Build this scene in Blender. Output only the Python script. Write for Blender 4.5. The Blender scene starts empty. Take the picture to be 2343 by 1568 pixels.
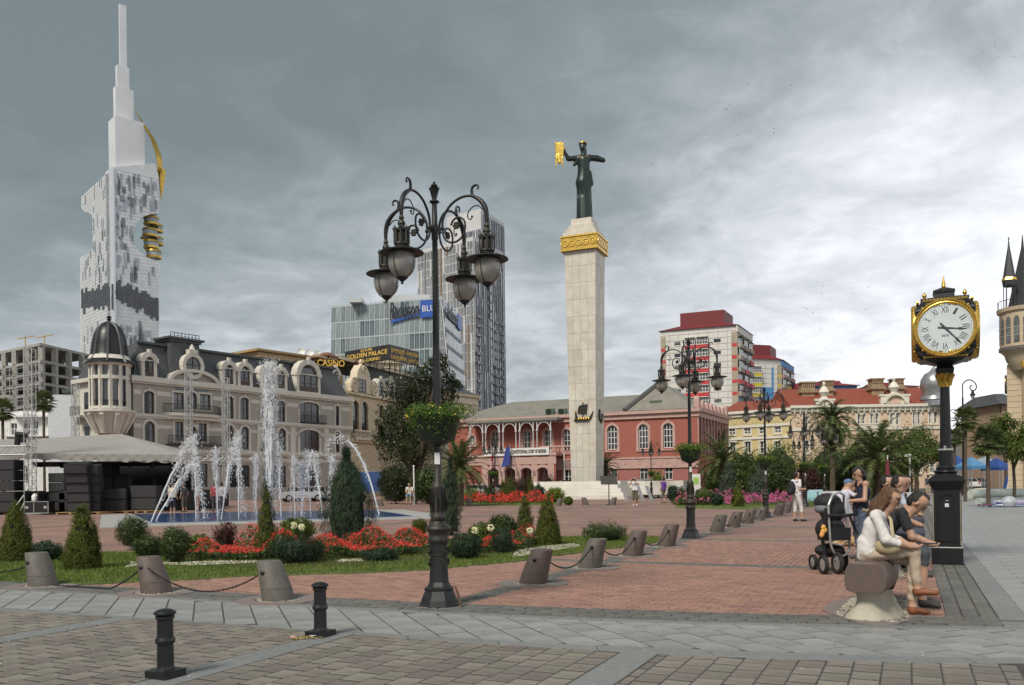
import bpy,math,random
import numpy as np
from mathutils import Vector,Matrix
random.seed(7);np.random.seed(7)
R=math.radians
scene=bpy.context.scene
col=scene.collection
#  camera
FPX,CX,HY,CAMH=1930.0,1171.0,1107.0,1.45
ROLL=0.0125
cam=bpy.data.cameras.new('camera');cam_o=bpy.data.objects.new('camera',cam);col.objects.link(cam_o)
cam_o.location=(0,0,CAMH);cam_o.rotation_euler=(Matrix.Rotation(R(90),3,'X')@Matrix.Rotation(-ROLL,3,'Z')).to_euler()
cam.sensor_width=36;cam.lens=36*FPX/2342.0
cam.shift_y=(HY-784.0)/2342.0
cam.clip_start=0.1;cam.clip_end=6000
scene.camera=cam_o
#  render + exposure
scene.render.engine='CYCLES'
scene.cycles.max_bounces=5;scene.cycles.diffuse_bounces=3;scene.cycles.glossy_bounces=3
scene.cycles.transmission_bounces=3;scene.cycles.transparent_max_bounces=12
scene.cycles.caustics_reflective=False;scene.cycles.caustics_refractive=False
scene.cycles.use_denoising=True
scene.cycles.use_adaptive_sampling=True;scene.cycles.adaptive_threshold=0.02
vs=scene.view_settings
vs.view_transform='Standard';vs.look='None';vs.gamma=1.0;vs.exposure=1.40
#  sky: clouded over, Nishita light behind the cloud
SUN_EL,SUN_AZ=R(48),R(215)
world=bpy.data.worlds.new('World');scene.world=world;world.use_nodes=True
nt=world.node_tree;N=nt.nodes;L=nt.links
for n in list(N):N.remove(n)
def nd(t,**kw):
 n=N.new(t)
 for k,v in kw.items():setattr(n,k,v)
 return n
def mth(op,a,b=None,clamp=False):
 n=nd('ShaderNodeMath',operation=op);n.use_clamp=clamp
 for i,v in enumerate((a,b)):
  if v is None:continue
  if isinstance(v,(int,float)):n.inputs[i].default_value=v
  else:L.new(v,n.inputs[i])
 return n.outputs[0]
sky=nd('ShaderNodeTexSky',sky_type='NISHITA');sky.sun_disc=False
sky.sun_elevation=SUN_EL;sky.sun_rotation=SUN_AZ;sky.air_density=1.2;sky.dust_density=2.0
tc=nd('ShaderNodeTexCoord');sep=nd('ShaderNodeSeparateXYZ');L.new(tc.outputs['Generated'],sep.inputs[0])
X,Y,Z=sep.outputs
zc=mth('ADD',mth('MAXIMUM',Z,0.0),0.22)
comb=nd('ShaderNodeCombineXYZ');L.new(mth('DIVIDE',X,zc),comb.inputs[0]);L.new(mth('DIVIDE',Y,zc),comb.inputs[1])
def noise(scale,detail,rough,off):
 mp=nd('ShaderNodeMapping');mp.inputs['Location'].default_value=off;L.new(comb.outputs[0],mp.inputs[0])
 n=nd('ShaderNodeTexNoise');n.inputs['Scale'].default_value=scale;n.inputs['Detail'].default_value=detail
 n.inputs['Roughness'].default_value=rough;n.inputs['Distortion'].default_value=0.6
 L.new(mp.outputs[0],n.inputs['Vector']);return mth('SUBTRACT',n.outputs[0],0.5)
n1=noise(0.75,3,0.45,(3.1,1.7,0));n2=noise(3.0,8,0.58,(1.3,5.2,0));n3=noise(8.0,6,0.6,(7.7,2.2,0))
t=mth('ADD',mth('MULTIPLY',X,0.72),mth('MULTIPLY',Z,-1.6))
t=mth('ADD',t,0.92)
t=mth('ADD',t,mth('MULTIPLY',n1,0.95));t=mth('ADD',t,mth('MULTIPLY',n2,0.66));t=mth('ADD',t,mth('MULTIPLY',n3,0.34))
ramp=nd('ShaderNodeValToRGB');L.new(mth('MULTIPLY',t,1.0,True),ramp.inputs[0])
e=ramp.color_ramp.elements
e[0].position=0.0;e[0].color=(0.106,0.128,0.132,1)
e[1].position=1.0;e[1].color=(0.585,0.59,0.612,1)
for p,c in((0.28,(0.140,0.166,0.171)),(0.50,(0.218,0.241,0.252)),(0.66,(0.320,0.338,0.358)),(0.82,(0.425,0.435,0.458))):
 q=e.new(p);q.color=(*c,1)
cl=nd('ShaderNodeVectorMath',operation='SCALE');L.new(ramp.outputs[0],cl.inputs[0]);cl.inputs['Scale'].default_value=7.1
mix=nd('ShaderNodeMix',data_type='RGBA');mix.inputs['Factor'].default_value=0.96
L.new(sky.outputs[0],mix.inputs['A']);L.new(cl.outputs[0],mix.inputs['B'])
bg=nd('ShaderNodeBackground');bg.inputs['Strength'].default_value=0.1;L.new(mix.outputs['Result'],bg.inputs['Color'])
wo=nd('ShaderNodeOutputWorld');L.new(bg.outputs[0],wo.inputs[0])
world.cycles.sampling_method='MANUAL';world.cycles.sample_map_resolution=512
#  sun through the overcast
sun=bpy.data.lights.new('sun','SUN');sun.energy=1.3;sun.angle=R(16);sun.color=(1.0,0.94,0.84)
sun_o=bpy.data.objects.new('sun',sun);col.objects.link(sun_o)
sd=Vector((math.sin(SUN_AZ)*math.cos(SUN_EL),math.cos(SUN_AZ)*math.cos(SUN_EL),math.sin(SUN_EL)))
sun_o.rotation_euler=(-sd).to_track_quat('-Z','Y').to_euler()
#  helpers
def un(x,y):dx,dy=x-CX,y-HY;return dx-ROLL*dy,dy+ROLL*dx
def G(x,y,z=0.0):
 dx,dy=un(x,y);Yv=(CAMH-z)*FPX/dy;return Vector((dx*Yv/FPX,Yv,z))
def P(x,y,Yv):
 dx,dy=un(x,y);return Vector((dx*Yv/FPX,Yv,CAMH-dy*Yv/FPX))
def D4(x,y,h):
 return(h-CAMH)*FPX/-un(x,y)[1]
U=Vector((0.426,0.905,0));V=Vector((0.905,-0.426,0))
def tag(o,label=None,cat=None,group=None,kind=None):
 if label:o['label']=label
 if cat:o['category']=cat
 if group:o['group']=group
 if kind:o['kind']=kind
 return o
def empty(name,loc=(0,0,0),rz=0.0,label=None,cat=None,group=None,parent=None,scale=1.0):
 o=bpy.data.objects.new(name,None);col.objects.link(o);o.location=loc;o.rotation_euler=(0,0,rz)
 o.scale=(scale,)*3;o.empty_display_size=0.1
 if parent:o.parent=parent
 return tag(o,label,cat,group)
def link(name,me,mat=None,parent=None,loc=None,rz=None):
 o=bpy.data.objects.new(name,me);col.objects.link(o)
 if mat is not None and len(me.materials)==0:
  for m in(mat if isinstance(mat,(list,tuple))else[mat]):me.materials.append(m)
 if parent:o.parent=parent
 if loc is not None:o.location=loc
 if rz is not None:o.rotation_euler=(0,0,rz)
 return o
KIDS={}
def copy_tree(o,parent=None):
 c=o.copy();col.objects.link(c);c.parent=parent
 for ch in list(o.children):copy_tree(ch,c)
 return c
def np_mesh(name,v,f,mi=None,smooth=False):
 """v (n,3) array, f (m,k) array of equal sized faces"""
 v=np.asarray(v,dtype=np.float32);f=np.asarray(f,dtype=np.int32)
 me=bpy.data.meshes.new(name);k=f.shape[1]
 me.vertices.add(len(v));me.vertices.foreach_set('co',v.ravel())
 me.loops.add(f.size);me.loops.foreach_set('vertex_index',f.ravel())
 me.polygons.add(len(f));me.polygons.foreach_set('loop_start',np.arange(0,f.size,k,dtype=np.int32))
 me.polygons.foreach_set('loop_total',np.full(len(f),k,dtype=np.int32))
 if mi is not None:me.polygons.foreach_set('material_index',np.asarray(mi,dtype=np.int32))
 if smooth:me.polygons.foreach_set('use_smooth',np.ones(len(f),dtype=bool))
 me.update(calc_edges=True);me.validate();return me
class MB:
 def __init__(s):s.v=[];s.f=[];s.m=[];s.cm=0
 def add(s,vs,fs):
  b=len(s.v);s.v.extend([tuple(p)for p in vs])
  for q in fs:s.f.append(tuple(b+i for i in q));s.m.append(s.cm)
  return s
 def box(s,x0,x1,y0,y1,z0,z1,rz=0.0,c=None):
  vs=[(x,y,z)for z in(z0,z1)for y in(y0,y1)for x in(x0,x1)]
  if rz:
   ox,oy=c if c else((x0+x1)/2,(y0+y1)/2);ca,sa=math.cos(rz),math.sin(rz)
   vs=[(ox+(x-ox)*ca-(y-oy)*sa,oy+(x-ox)*sa+(y-oy)*ca,z)for x,y,z in vs]
  return s.add(vs,[(0,2,3,1),(4,5,7,6),(0,1,5,4),(2,6,7,3),(1,3,7,5),(0,4,6,2)])
 def frustum(s,cx,cy,z0,z1,w0,d0,w1,d1,ox=0,oy=0):
  vs=[(cx+sx*w0/2,cy+sy*d0/2,z0)for sx,sy in((-1,-1),(1,-1),(1,1),(-1,1))]
  vs+=[(cx+ox+sx*w1/2,cy+oy+sy*d1/2,z1)for sx,sy in((-1,-1),(1,-1),(1,1),(-1,1))]
  return s.add(vs,[(3,2,1,0),(4,5,6,7),(0,1,5,4),(1,2,6,5),(2,3,7,6),(3,0,4,7)])
 def bar(s,a,b,w,d=None):
  a=Vector(a);b=Vector(b);d=d or w;t=(b-a)
  if t.length<1e-6:return s
  t.normalize();up=Vector((0,0,1))if abs(t.z)<0.95 else Vector((0,1,0))
  sx=t.cross(up).normalized()*w/2;sy=sx.cross(t).normalized()*d/2
  vs=[p+i*sx+j*sy for p in(a,b)for i,j in((-1,-1),(1,-1),(1,1),(-1,1))]
  return s.add(vs,[(3,2,1,0),(4,5,6,7),(0,1,5,4),(1,2,6,5),(2,3,7,6),(3,0,4,7)])
 def tube(s,pts,rad,n=8,cap=True,flat=1.0):
  pts=[Vector(p)for p in pts];m=len(pts)
  if isinstance(rad,(int,float)):rad=[rad]*m
  ref=None;rings=[]
  for i,p in enumerate(pts):
   t=(pts[min(i+1,m-1)]-pts[max(i-1,0)]).normalized()
   if ref is None:
    ref=t.cross(Vector((0,0,1))if abs(t.z)<0.9 else Vector((0,1,0))).normalized()
   ref=(ref-t*ref.dot(t))
   ref=ref.normalized()if ref.length>1e-5 else t.orthogonal().normalized()
   bn=t.cross(ref)
   rings.append([p+(ref*math.cos(2*math.pi*k/n)+bn*flat*math.sin(2*math.pi*k/n))*rad[i]for k in range(n)])
  vs=[q for r in rings for q in r]
  fs=[(i*n+k,i*n+(k+1)%n,(i+1)*n+(k+1)%n,(i+1)*n+k)for i in range(m-1)for k in range(n)]
  if cap:fs+=[tuple(range(n))[::-1],tuple((m-1)*n+k for k in range(n))]
  return s.add(vs,fs)
 def lathe(s,prof,n=16,c=(0,0,0),cap=True,ph=0.0,sx=1.0,sy=1.0):
  vs=[(c[0]+sx*r*math.cos(2*math.pi*k/n+ph),c[1]+sy*r*math.sin(2*math.pi*k/n+ph),c[2]+z)for r,z in prof for k in range(n)]
  m=len(prof)
  fs=[(i*n+k,i*n+(k+1)%n,(i+1)*n+(k+1)%n,(i+1)*n+k)for i in range(m-1)for k in range(n)]
  if cap:fs+=[tuple(range(n))[::-1],tuple((m-1)*n+k for k in range(n))]
  return s.add(vs,fs)
 def ell(s,c,r,n=12,m=8):
  if isinstance(r,(int,float)):r=(r,r,r)
  vs=[(c[0],c[1],c[2]-r[2])]
  for i in range(1,m):
   a=-math.pi/2+math.pi*i/m
   for k in range(n):
    b=2*math.pi*k/n;vs.append((c[0]+r[0]*math.cos(a)*math.cos(b),c[1]+r[1]*math.cos(a)*math.sin(b),c[2]+r[2]*math.sin(a)))
  vs.append((c[0],c[1],c[2]+r[2]));last=len(vs)-1
  fs=[(0,1+(k+1)%n,1+k)for k in range(n)]
  fs+=[(1+i*n+k,1+i*n+(k+1)%n,1+(i+1)*n+(k+1)%n,1+(i+1)*n+k)for i in range(m-2)for k in range(n)]
  fs+=[(last,1+(m-2)*n+k,1+(m-2)*n+(k+1)%n)for k in range(n)]
  return s.add(vs,fs)
 def prism_xz(s,poly,y0,y1):
  n=len(poly);vs=[(x,y0,z)for x,z in poly]+[(x,y1,z)for x,z in poly]
  return s.add(vs,[tuple(range(n)),tuple(range(2*n-1,n-1,-1))]+[(i,i+n,(i+1)%n+n,(i+1)%n)for i in range(n)])
 def prism_xy(s,poly,z0,z1):
  n=len(poly);vs=[(p[0],p[1],z0)for p in poly]+[(p[0],p[1],z1)for p in poly]
  return s.add(vs,[tuple(range(n))[::-1],tuple(range(n,2*n))]+[(i,(i+1)%n,(i+1)%n+n,i+n)for i in range(n)])
 def prism_yz(s,poly,x0,x1):
  n=len(poly);vs=[(x0,y,z)for y,z in poly]+[(x1,y,z)for y,z in poly]
  return s.add(vs,[tuple(range(n)),tuple(range(2*n-1,n-1,-1))]+[(i,i+n,(i+1)%n+n,(i+1)%n)for i in range(n)])
 def ring_xz(s,cx,cz,r0,r1,y0,y1,a0=0.0,a1=math.pi,n=12):
  for i in range(n):
   a,b=a0+(a1-a0)*i/n,a0+(a1-a0)*(i+1)/n
   q=[(cx+r0*math.cos(a),cz+r0*math.sin(a)),(cx+r1*math.cos(a),cz+r1*math.sin(a)),(cx+r1*math.cos(b),cz+r1*math.sin(b)),(cx+r0*math.cos(b),cz+r0*math.sin(b))]
   s.prism_xz(q,y0,y1)
  return s
 def mesh(s,name,smooth=False,angle=None):
  me=bpy.data.meshes.new(name);me.from_pydata(s.v,[],s.f)
  if any(s.m):me.polygons.foreach_set('material_index',s.m)
  if smooth:me.polygons.foreach_set('use_smooth',[True]*len(me.polygons))
  me.update()
  if smooth and angle:me.set_sharp_from_angle(angle=R(angle))
  return me
 def build(s,name,mat,parent=None,loc=None,rz=None,smooth=False,angle=40,fix=True):
  me=s.mesh(name)
  if fix:
   import bmesh
   bm=bmesh.new();bm.from_mesh(me);bmesh.ops.recalc_face_normals(bm,faces=bm.faces);bm.to_mesh(me);bm.free()
  if smooth:
   me.polygons.foreach_set('use_smooth',[True]*len(me.polygons));me.set_sharp_from_angle(angle=R(angle))
  return link(name,me,mat,parent,loc,rz)
  #  materials
MATS={}
def mat(name,c,rough=0.7,var=0.12,scale=3.0,metal=0.0,bump=0.0,bscale=None,island=0.0,c2=None,detail=5,alpha=None,spec=0.5,emit=None,coord='Object',stain=0.0,trans=0.0,coat=0.0,hue=0.0):
 if name in MATS:return MATS[name]
 m=bpy.data.materials.new(name);MATS[name]=m;m.use_nodes=True
 t=m.node_tree;b=t.nodes['Principled BSDF'];nn=t.nodes.new;ll=t.links.new
 b.inputs['Roughness'].default_value=rough;b.inputs['Metallic'].default_value=metal
 b.inputs['Specular IOR Level'].default_value=spec;b.inputs['Coat Weight'].default_value=coat
 if trans:b.inputs['Transmission Weight'].default_value=trans
 if alpha is not None:b.inputs['Alpha'].default_value=alpha
 tcn=nn('ShaderNodeTexCoord');cur=None
 def tex(sc,de=detail,ro=0.6):
  n=nn('ShaderNodeTexNoise');n.inputs['Scale'].default_value=sc;n.inputs['Detail'].default_value=de;n.inputs['Roughness'].default_value=ro
  ll(tcn.outputs[coord],n.inputs['Vector']);return n.outputs[0]
 mixn=nn('ShaderNodeMix');mixn.data_type='RGBA'
 ca=c;cb=c2 if c2 else tuple(max(0,x*(1-var))for x in c)
 if not c2:ca=tuple(min(1,x*(1+var))for x in c)
 mixn.inputs['A'].default_value=(*ca,1);mixn.inputs['B'].default_value=(*cb,1)
 rg=nn('ShaderNodeMapRange');rg.inputs['From Min'].default_value=0.3;rg.inputs['From Max'].default_value=0.7
 ll(tex(scale),rg.inputs['Value']);ll(rg.outputs[0],mixn.inputs['Factor']);cur=mixn.outputs['Result']
 if island or hue:
  gi=nn('ShaderNodeNewGeometry');oi=nn('ShaderNodeObjectInfo')
  ad=nn('ShaderNodeMath');ad.operation='ADD';ll(gi.outputs['Random Per Island'],ad.inputs[0]);ll(oi.outputs['Random'],ad.inputs[1])
  fr=nn('ShaderNodeMath');fr.operation='FRACT';ll(ad.outputs[0],fr.inputs[0])
  hs=nn('ShaderNodeHueSaturation');ll(cur,hs.inputs['Color'])
  mr=nn('ShaderNodeMapRange');mr.inputs['To Min'].default_value=1-island;mr.inputs['To Max'].default_value=1+island
  ll(fr.outputs[0],mr.inputs['Value']);ll(mr.outputs[0],hs.inputs['Value'])
  if hue:
   m2=nn('ShaderNodeMath');m2.operation='MULTIPLY';m2.inputs[1].default_value=7.31;ll(fr.outputs[0],m2.inputs[0])
   f2=nn('ShaderNodeMath');f2.operation='FRACT';ll(m2.outputs[0],f2.inputs[0])
   mh=nn('ShaderNodeMapRange');mh.inputs['To Min'].default_value=0.5-hue;mh.inputs['To Max'].default_value=0.5+hue
   ll(f2.outputs[0],mh.inputs['Value']);ll(mh.outputs[0],hs.inputs['Hue'])
  cur=hs.outputs['Color']
 if stain:
  sn=nn('ShaderNodeMapRange');sn.inputs['From Min'].default_value=0.5;sn.inputs['From Max'].default_value=0.75;sn.inputs['To Max'].default_value=stain
  ll(tex(scale*0.31,8,0.65),sn.inputs['Value'])
  ms=nn('ShaderNodeMix');ms.data_type='RGBA';ll(sn.outputs[0],ms.inputs['Factor']);ll(cur,ms.inputs['A'])
  ms.inputs['B'].default_value=(c[0]*0.45,c[1]*0.42,c[2]*0.38,1);cur=ms.outputs['Result']
 ll(cur,b.inputs['Base Color'])
 if bump:
  bn=nn('ShaderNodeBump');bn.inputs['Strength'].default_value=bump;bn.inputs['Distance'].default_value=0.02
  ll(tex(bscale or scale*6,6,0.65),bn.inputs['Height']);ll(bn.outputs[0],b.inputs['Normal'])
 if emit:b.inputs['Emission Color'].default_value=(*emit,1);b.inputs['Emission Strength'].default_value=1
 return m
def leaf_mat(name,c,c2,rough=0.55,island=0.35,hue=0.02,tr=0.25):
 if name in MATS:return MATS[name]
 m=mat(name,c,rough,c2=c2,scale=1.6,island=island,hue=hue,spec=0.25)
 t=m.node_tree;b=t.nodes['Principled BSDF'];out=t.nodes['Material Output']
 tl=t.nodes.new('ShaderNodeBsdfTranslucent');mx=t.nodes.new('ShaderNodeMixShader');mx.inputs[0].default_value=tr
 src=b.inputs['Base Color'].links[0].from_socket;t.links.new(src,tl.inputs[0])
 t.links.new(b.outputs[0],mx.inputs[1]);t.links.new(tl.outputs[0],mx.inputs[2]);t.links.new(mx.outputs[0],out.inputs[0])
 return m
M_DARKGLASS=mat('window_glass',(0.035,0.04,0.045),0.06,spec=0.8,var=0.4,scale=0.6)
M_CURTAIN=mat('curtained_glass',(0.13,0.135,0.14),0.12,var=0.6,scale=1.2,spec=0.8)
M_WHITE=mat('white_paint',(0.74,0.73,0.70),0.55,var=0.06)
M_BLACKIRON=mat('black_iron',(0.010,0.0105,0.011),0.42,var=0.35,scale=14,spec=0.5)
M_GOLD=mat('gold_leaf',(0.78,0.48,0.10),0.32,metal=0.85,var=0.2,scale=6)
M_STEEL=mat('galvanised_steel',(0.45,0.46,0.47),0.4,metal=0.6,var=0.15)
#  facade helpers
class Plane:
 """vertical plane through two ground points; frame points on it become (s along, z up)"""
 def __init__(s,A,B):
  s.A=Vector((A[0],A[1],0));s.B=Vector((B[0],B[1],0));s.d=(s.B-s.A).normalized();s.len=(s.B-s.A).length
  s.rz=math.atan2(s.d.y,s.d.x)
 def px(s,x,y):
  dx,dy=un(x,y);dx/=FPX;a,b,c,d=s.d.x,-dx,s.d.y,-1.0;de=a*d-b*c
  sv=((-s.A.x)*d-b*(-s.A.y))/de;k=(a*(-s.A.y)-c*(-s.A.x))/de
  return sv,CAMH-dy*k/FPX
 def s(s_,x):return s_.px(x,HY)[0]
 def rect(s,x0,y0,x1,y1):
  a=s.s(x0);b=s.s(x1);xm=(x0+x1)/2
  return min(a,b),max(a,b),s.px(xm,y1)[1],s.px(xm,y0)[1]
def wall_mesh(mb,x0,x1,z0,z1,holes,depth=0.25,y=0.0):
 """front face with openings and their reveals; facade looks towards -y"""
 xs=sorted({x0,x1,*[h[0]for h in holes],*[h[1]for h in holes]});zs=sorted({z0,z1,*[h[2]for h in holes],*[h[3]for h in holes]})
 xs=[x for x in xs if x0-1e-6<=x<=x1+1e-6];zs=[z for z in zs if z0-1e-6<=z<=z1+1e-6]
 for j in range(len(zs)-1):
  run=None
  for i in range(len(xs)-1):
   cx,cz=(xs[i]+xs[i+1])/2,(zs[j]+zs[j+1])/2
   hole=any(h[0]<cx<h[1]and h[2]<cz<h[3]for h in holes)
   if not hole and run is None:run=xs[i]
   if(hole or i==len(xs)-2)and run is not None:
    xe=xs[i]if hole else xs[i+1]
    mb.add([(run,y,zs[j]),(xe,y,zs[j]),(xe,y,zs[j+1]),(run,y,zs[j+1])],[(0,1,2,3)]);run=None
 for h in holes:
  a,b,c,d=h[:4];arch=len(h)>4 and h[4]
  q=[(a,c),(b,c)]
  if arch:
   r=(b-a)/2;rise=min(r,(d-c)*0.6)*(arch if arch<=1 else 1);cz=d-rise
   arc=[((a+b)/2+r*math.cos(t),cz+rise*math.sin(t))for t in[math.pi*k/10 for k in range(11)]]
   q+=arc
   for side in(0,1):
    pts=arc[:6]if side==0 else arc[5:]
    cor=(b,d)if side==0 else(a,d)
    for k in range(len(pts)-1):
     mb.add([(cor[0],y,cor[1]),(pts[k][0],y,pts[k][1]),(pts[k+1][0],y,pts[k+1][1])],[(0,1,2)])
  else:q+=[(b,d),(a,d)]
  n=len(q)
  mb.add([(p[0],y,p[1])for p in q]+[(p[0],y+depth,p[1])for p in q],[(i,(i+1)%n,(i+1)%n+n,i+n)for i in range(n)])
 return mb
def window(parent,h,depth=0.25,nx=2,nz=2,fm=None,gm=None,fw=0.08,y=0.0,name='window',gname='pane',th=0.06,transom=None):
 a,b,c,d=h[:4];arch=len(h)>4 and h[4];fm=fm or M_WHITE;gm=gm or M_DARKGLASS
 m=MB();yy=y+depth
 y0,y1=yy-th,yy
 m.box(a,a+fw,y0,y1,c,d-(0 if not arch else 0));m.box(b-fw,b,y0,y1,c,d)
 m.box(a+fw,b-fw,y0,y1,c,c+fw);m.box(a+fw,b-fw,y0,y1,d-fw,d)
 for i in range(1,nx):x=a+(b-a)*i/nx;m.box(x-fw*0.45,x+fw*0.45,y0+0.004,y1-0.004,c+fw,d-fw)
 hs=[c+(d-c)*k/nz for k in range(1,nz)]if transom is None else[c+(d-c)*t for t in transom]
 for z in hs:m.box(a+fw,b-fw,y0+0.008,y1-0.008,z-fw*0.4,z+fw*0.4)
 o=m.build(name,fm,parent,fix=False)
 g=MB().add([(a,yy-th*0.4,c),(b,yy-th*0.4,c),(b,yy-th*0.4,d),(a,yy-th*0.4,d)],[(0,1,2,3)])
 p=g.build(gname,gm,o,fix=False)
 return o
def text_mesh(body,size=1.0,extrude=0.02,align='CENTER',offset=0.0,shear=0.0):
 cu=bpy.data.curves.new('txt','FONT');cu.body=body;cu.size=size;cu.extrude=extrude;cu.align_x=align;cu.align_y='CENTER'
 cu.offset=offset;cu.shear=shear;cu.resolution_u=3
 o=bpy.data.objects.new('txt',cu);me=bpy.data.meshes.new_from_object(o)
 bpy.data.objects.remove(o);return me
def lettering(name,body,size,mat_,parent,loc,rot=(R(90),0,0),extrude=0.02,width=None,offset=0.0,shear=0.0,height=None):
 me=text_mesh(body,size,extrude,offset=offset,shear=shear);o=link(name,me,mat_,parent,loc);o.rotation_euler=rot
 xs=[v.co.x for v in me.vertices];ys=[v.co.y for v in me.vertices]
 if xs:
  sx=width/max(1e-6,max(xs)-min(xs))if width else 1.0
  sy=height/max(1e-6,max(ys)-min(ys))if height else(1.0 if not width else min(sx,1.6 if not height else sx))
  o.scale=(sx,sy if height else sx if not width else(sx),1)
  if height:o.scale=(sx,sy,1)
 return o
 #  the ground
def uv2(u,v,z=0.0):return Vector((0.426*u+0.905*v,0.905*u-0.426*v,z))
def touv(p):return(0.426*p[0]+0.905*p[1],0.905*p[0]-0.426*p[1])
def curve(pts):
 w=sorted((tuple(G(x,y)[:2])for x,y in pts));xs=np.array([p[0]for p in w]);ys=np.array([p[1]for p in w])
 k=[(ys[1]-ys[0])/(xs[1]-xs[0]),(ys[-1]-ys[-2])/(xs[-1]-xs[-2])]
 c=np.polyfit(xs,ys,3 if len(xs)>5 else 2)
 x0,x1=xs[0],xs[-1]
 def f(X):
  Xc=min(max(X,x0),x1);y=np.polyval(c,Xc);dy=np.polyval(np.polyder(c),Xc);return float(y+dy*(X-Xc))
 return f
S1=curve([(0,1399),(252,1409),(600,1432),(840,1458),(1021,1468),(1152,1476),(1337,1486),(1505,1495),(1680,1501),(1972,1511),(2227,1518),(2342,1520)])
S2=curve([(0,1389),(107,1399),(201,1403),(352,1414),(463,1423),(570,1433),(708,1439),(833,1446),(984,1456),(1135,1466),(1387,1478),(1729,1491),(1881,1496),(2010,1500),(2178,1504),(2342,1508)])
S3=curve([(0,1349),(101,1354),(282,1367),(416,1372),(517,1377),(617,1386),(672,1387),(840,1396),(967,1402),(1162,1412),(1303,1419),(1452,1423),(1718,1431),(2094,1438),(2303,1440)])
S4=lambda x:S3(x)+0.16
S5=curve([(0,1331),(188,1338),(440,1350),(600,1362),(763,1369),(967,1376),(1102,1382),(1269,1389),(1452,1396),(1661,1402),(1855,1408),(2155,1410)])
VIN,VDK,VKB=0.33,0.82,1.09
def clip(poly,fn):
 out=[];n=len(poly);d=[fn(p[0],p[1])for p in poly]
 for i in range(n):
  a,b,da,db=poly[i],poly[(i+1)%n],d[i],d[(i+1)%n]
  if da>=0:out.append(a)
  if da*db<0:t=da/(da-db);out.append((a[0]+(b[0]-a[0])*t,a[1]+(b[1]-a[1])*t))
 return out
def area(p):return abs(sum(p[i][0]*p[(i+1)%len(p)][1]-p[(i+1)%len(p)][0]*p[i][1]for i in range(len(p))))/2
def laid(o,a,b,la,lb,gap,bond,na,nb,fns,gx=None):
 """pieces la x lb laid along direction a, rows stacked along b"""
 res=[]
 for j in range(nb[0],nb[1]):
  sh=(bond*j)%1.0
  for i in range(na[0],na[1]):
   x0,x1=(i+sh)*la+(gx or gap)/2,(i+sh+1)*la-(gx or gap)/2;y0,y1=j*lb+gap/2,(j+1)*lb-gap/2
   q=[(o[0]+a[0]*p+b[0]*r,o[1]+a[1]*p+b[1]*r)for p,r in((x0,y0),(x1,y0),(x1,y1),(x0,y1))]
   for f in fns:
    q=clip(q,f)
    if len(q)<3:break
   if len(q)>=3 and area(q)>la*lb*0.08:res.append(q)
 return res
def piece(mb,q,top,th,ch=0.006):
 n=len(q);cx=sum(p[0]for p in q)/n;cy=sum(p[1]for p in q)/n
 s=max(0.6,1-2*ch/max(0.03,math.sqrt(area(q))))
 tl=[random.uniform(-0.0012,0.0012)for _ in q]
 vs=[(p[0],p[1],top-th)for p in q]+[(p[0],p[1],top-ch*0.7)for p in q]+[(cx+(p[0]-cx)*s,cy+(p[1]-cy)*s,top+t)for p,t in zip(q,tl)]
 fs=[tuple(range(2*n,3*n))]
 if sum((q[i][0]*q[(i+1)%n][1]-q[(i+1)%n][0]*q[i][1])for i in range(n))<0:fs=[tuple(range(3*n-1,2*n-1,-1))]
 for k in(0,1):fs+=[(k*n+i,k*n+(i+1)%n,(k+1)*n+(i+1)%n,(k+1)*n+i)for i in range(n)]
 mb.add(vs,fs)
def lay(parent,name,polys,m,top,th,limit=300,ch=0.006,jit=0.002,stuffname=None):
 polys=sorted(polys,key=lambda q:min(p[1]for p in q));near,rest=polys[:limit],polys[limit:]
 for q in near:
  mb=MB();c=Vector((sum(p[0]for p in q)/len(q),sum(p[1]for p in q)/len(q),0))
  piece(mb,[(p[0]-c.x,p[1]-c.y)for p in q],0,th,ch)
  link(name,mb.mesh(name),m,parent,(c.x,c.y,top+random.uniform(-jit,jit)))
 if rest:
  mb=MB()
  for q in rest:piece(mb,q,top+random.uniform(-jit,jit),th,ch)
  o=link(stuffname or name+'_rest',mb.mesh(name),m,parent);o['kind']='stuff'
def sheet(name,poly,z,m,label=None,kind='structure'):
 me=bpy.data.meshes.new(name);me.from_pydata([(p[0],p[1],z)for p in poly],[],[tuple(range(len(poly)))]);me.update()
 if me.polygons[0].normal.z<0:me.flip_normals()
 o=link(name,me,m);o['kind']=kind
 return o
M_GROUND=mat('city_ground',(0.10,0.095,0.085),0.9,scale=0.2,var=0.3)
M_MORTAR=mat('sandy_joint',(0.060,0.056,0.050),0.95,scale=8,var=0.3)
M_BROWN=mat('brown_paver',(0.222,0.196,0.166),0.72,c2=(0.160,0.145,0.126),scale=7,island=0.2,hue=0.02,bump=0.25,bscale=120,stain=0.35)
M_SLAB=mat('grey_granite_slab',(0.300,0.300,0.292),0.62,c2=(0.225,0.226,0.222),scale=3.5,island=0.11,bump=0.12,bscale=160,stain=0.3)
M_KERB=mat('blue_grey_granite',(0.195,0.200,0.198),0.66,scale=20,var=0.2,island=0.06,bump=0.15,bscale=160,stain=0.3)
M_SETT=mat('rough_granite_sett',(0.175,0.17,0.155),0.85,c2=(0.095,0.095,0.088),scale=14,island=0.14,bump=0.8,bscale=60)
M_RED=mat('red_clay_paver',(0.340,0.190,0.145),0.75,c2=(0.255,0.145,0.112),scale=5,island=0.17,hue=0.012,bump=0.2,bscale=90,stain=0.25)
M_WALK=mat('pale_walk_slab',(0.30,0.305,0.305),0.6,c2=(0.225,0.232,0.232),scale=2.2,island=0.05,bump=0.15,bscale=40,stain=0.3)
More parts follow.
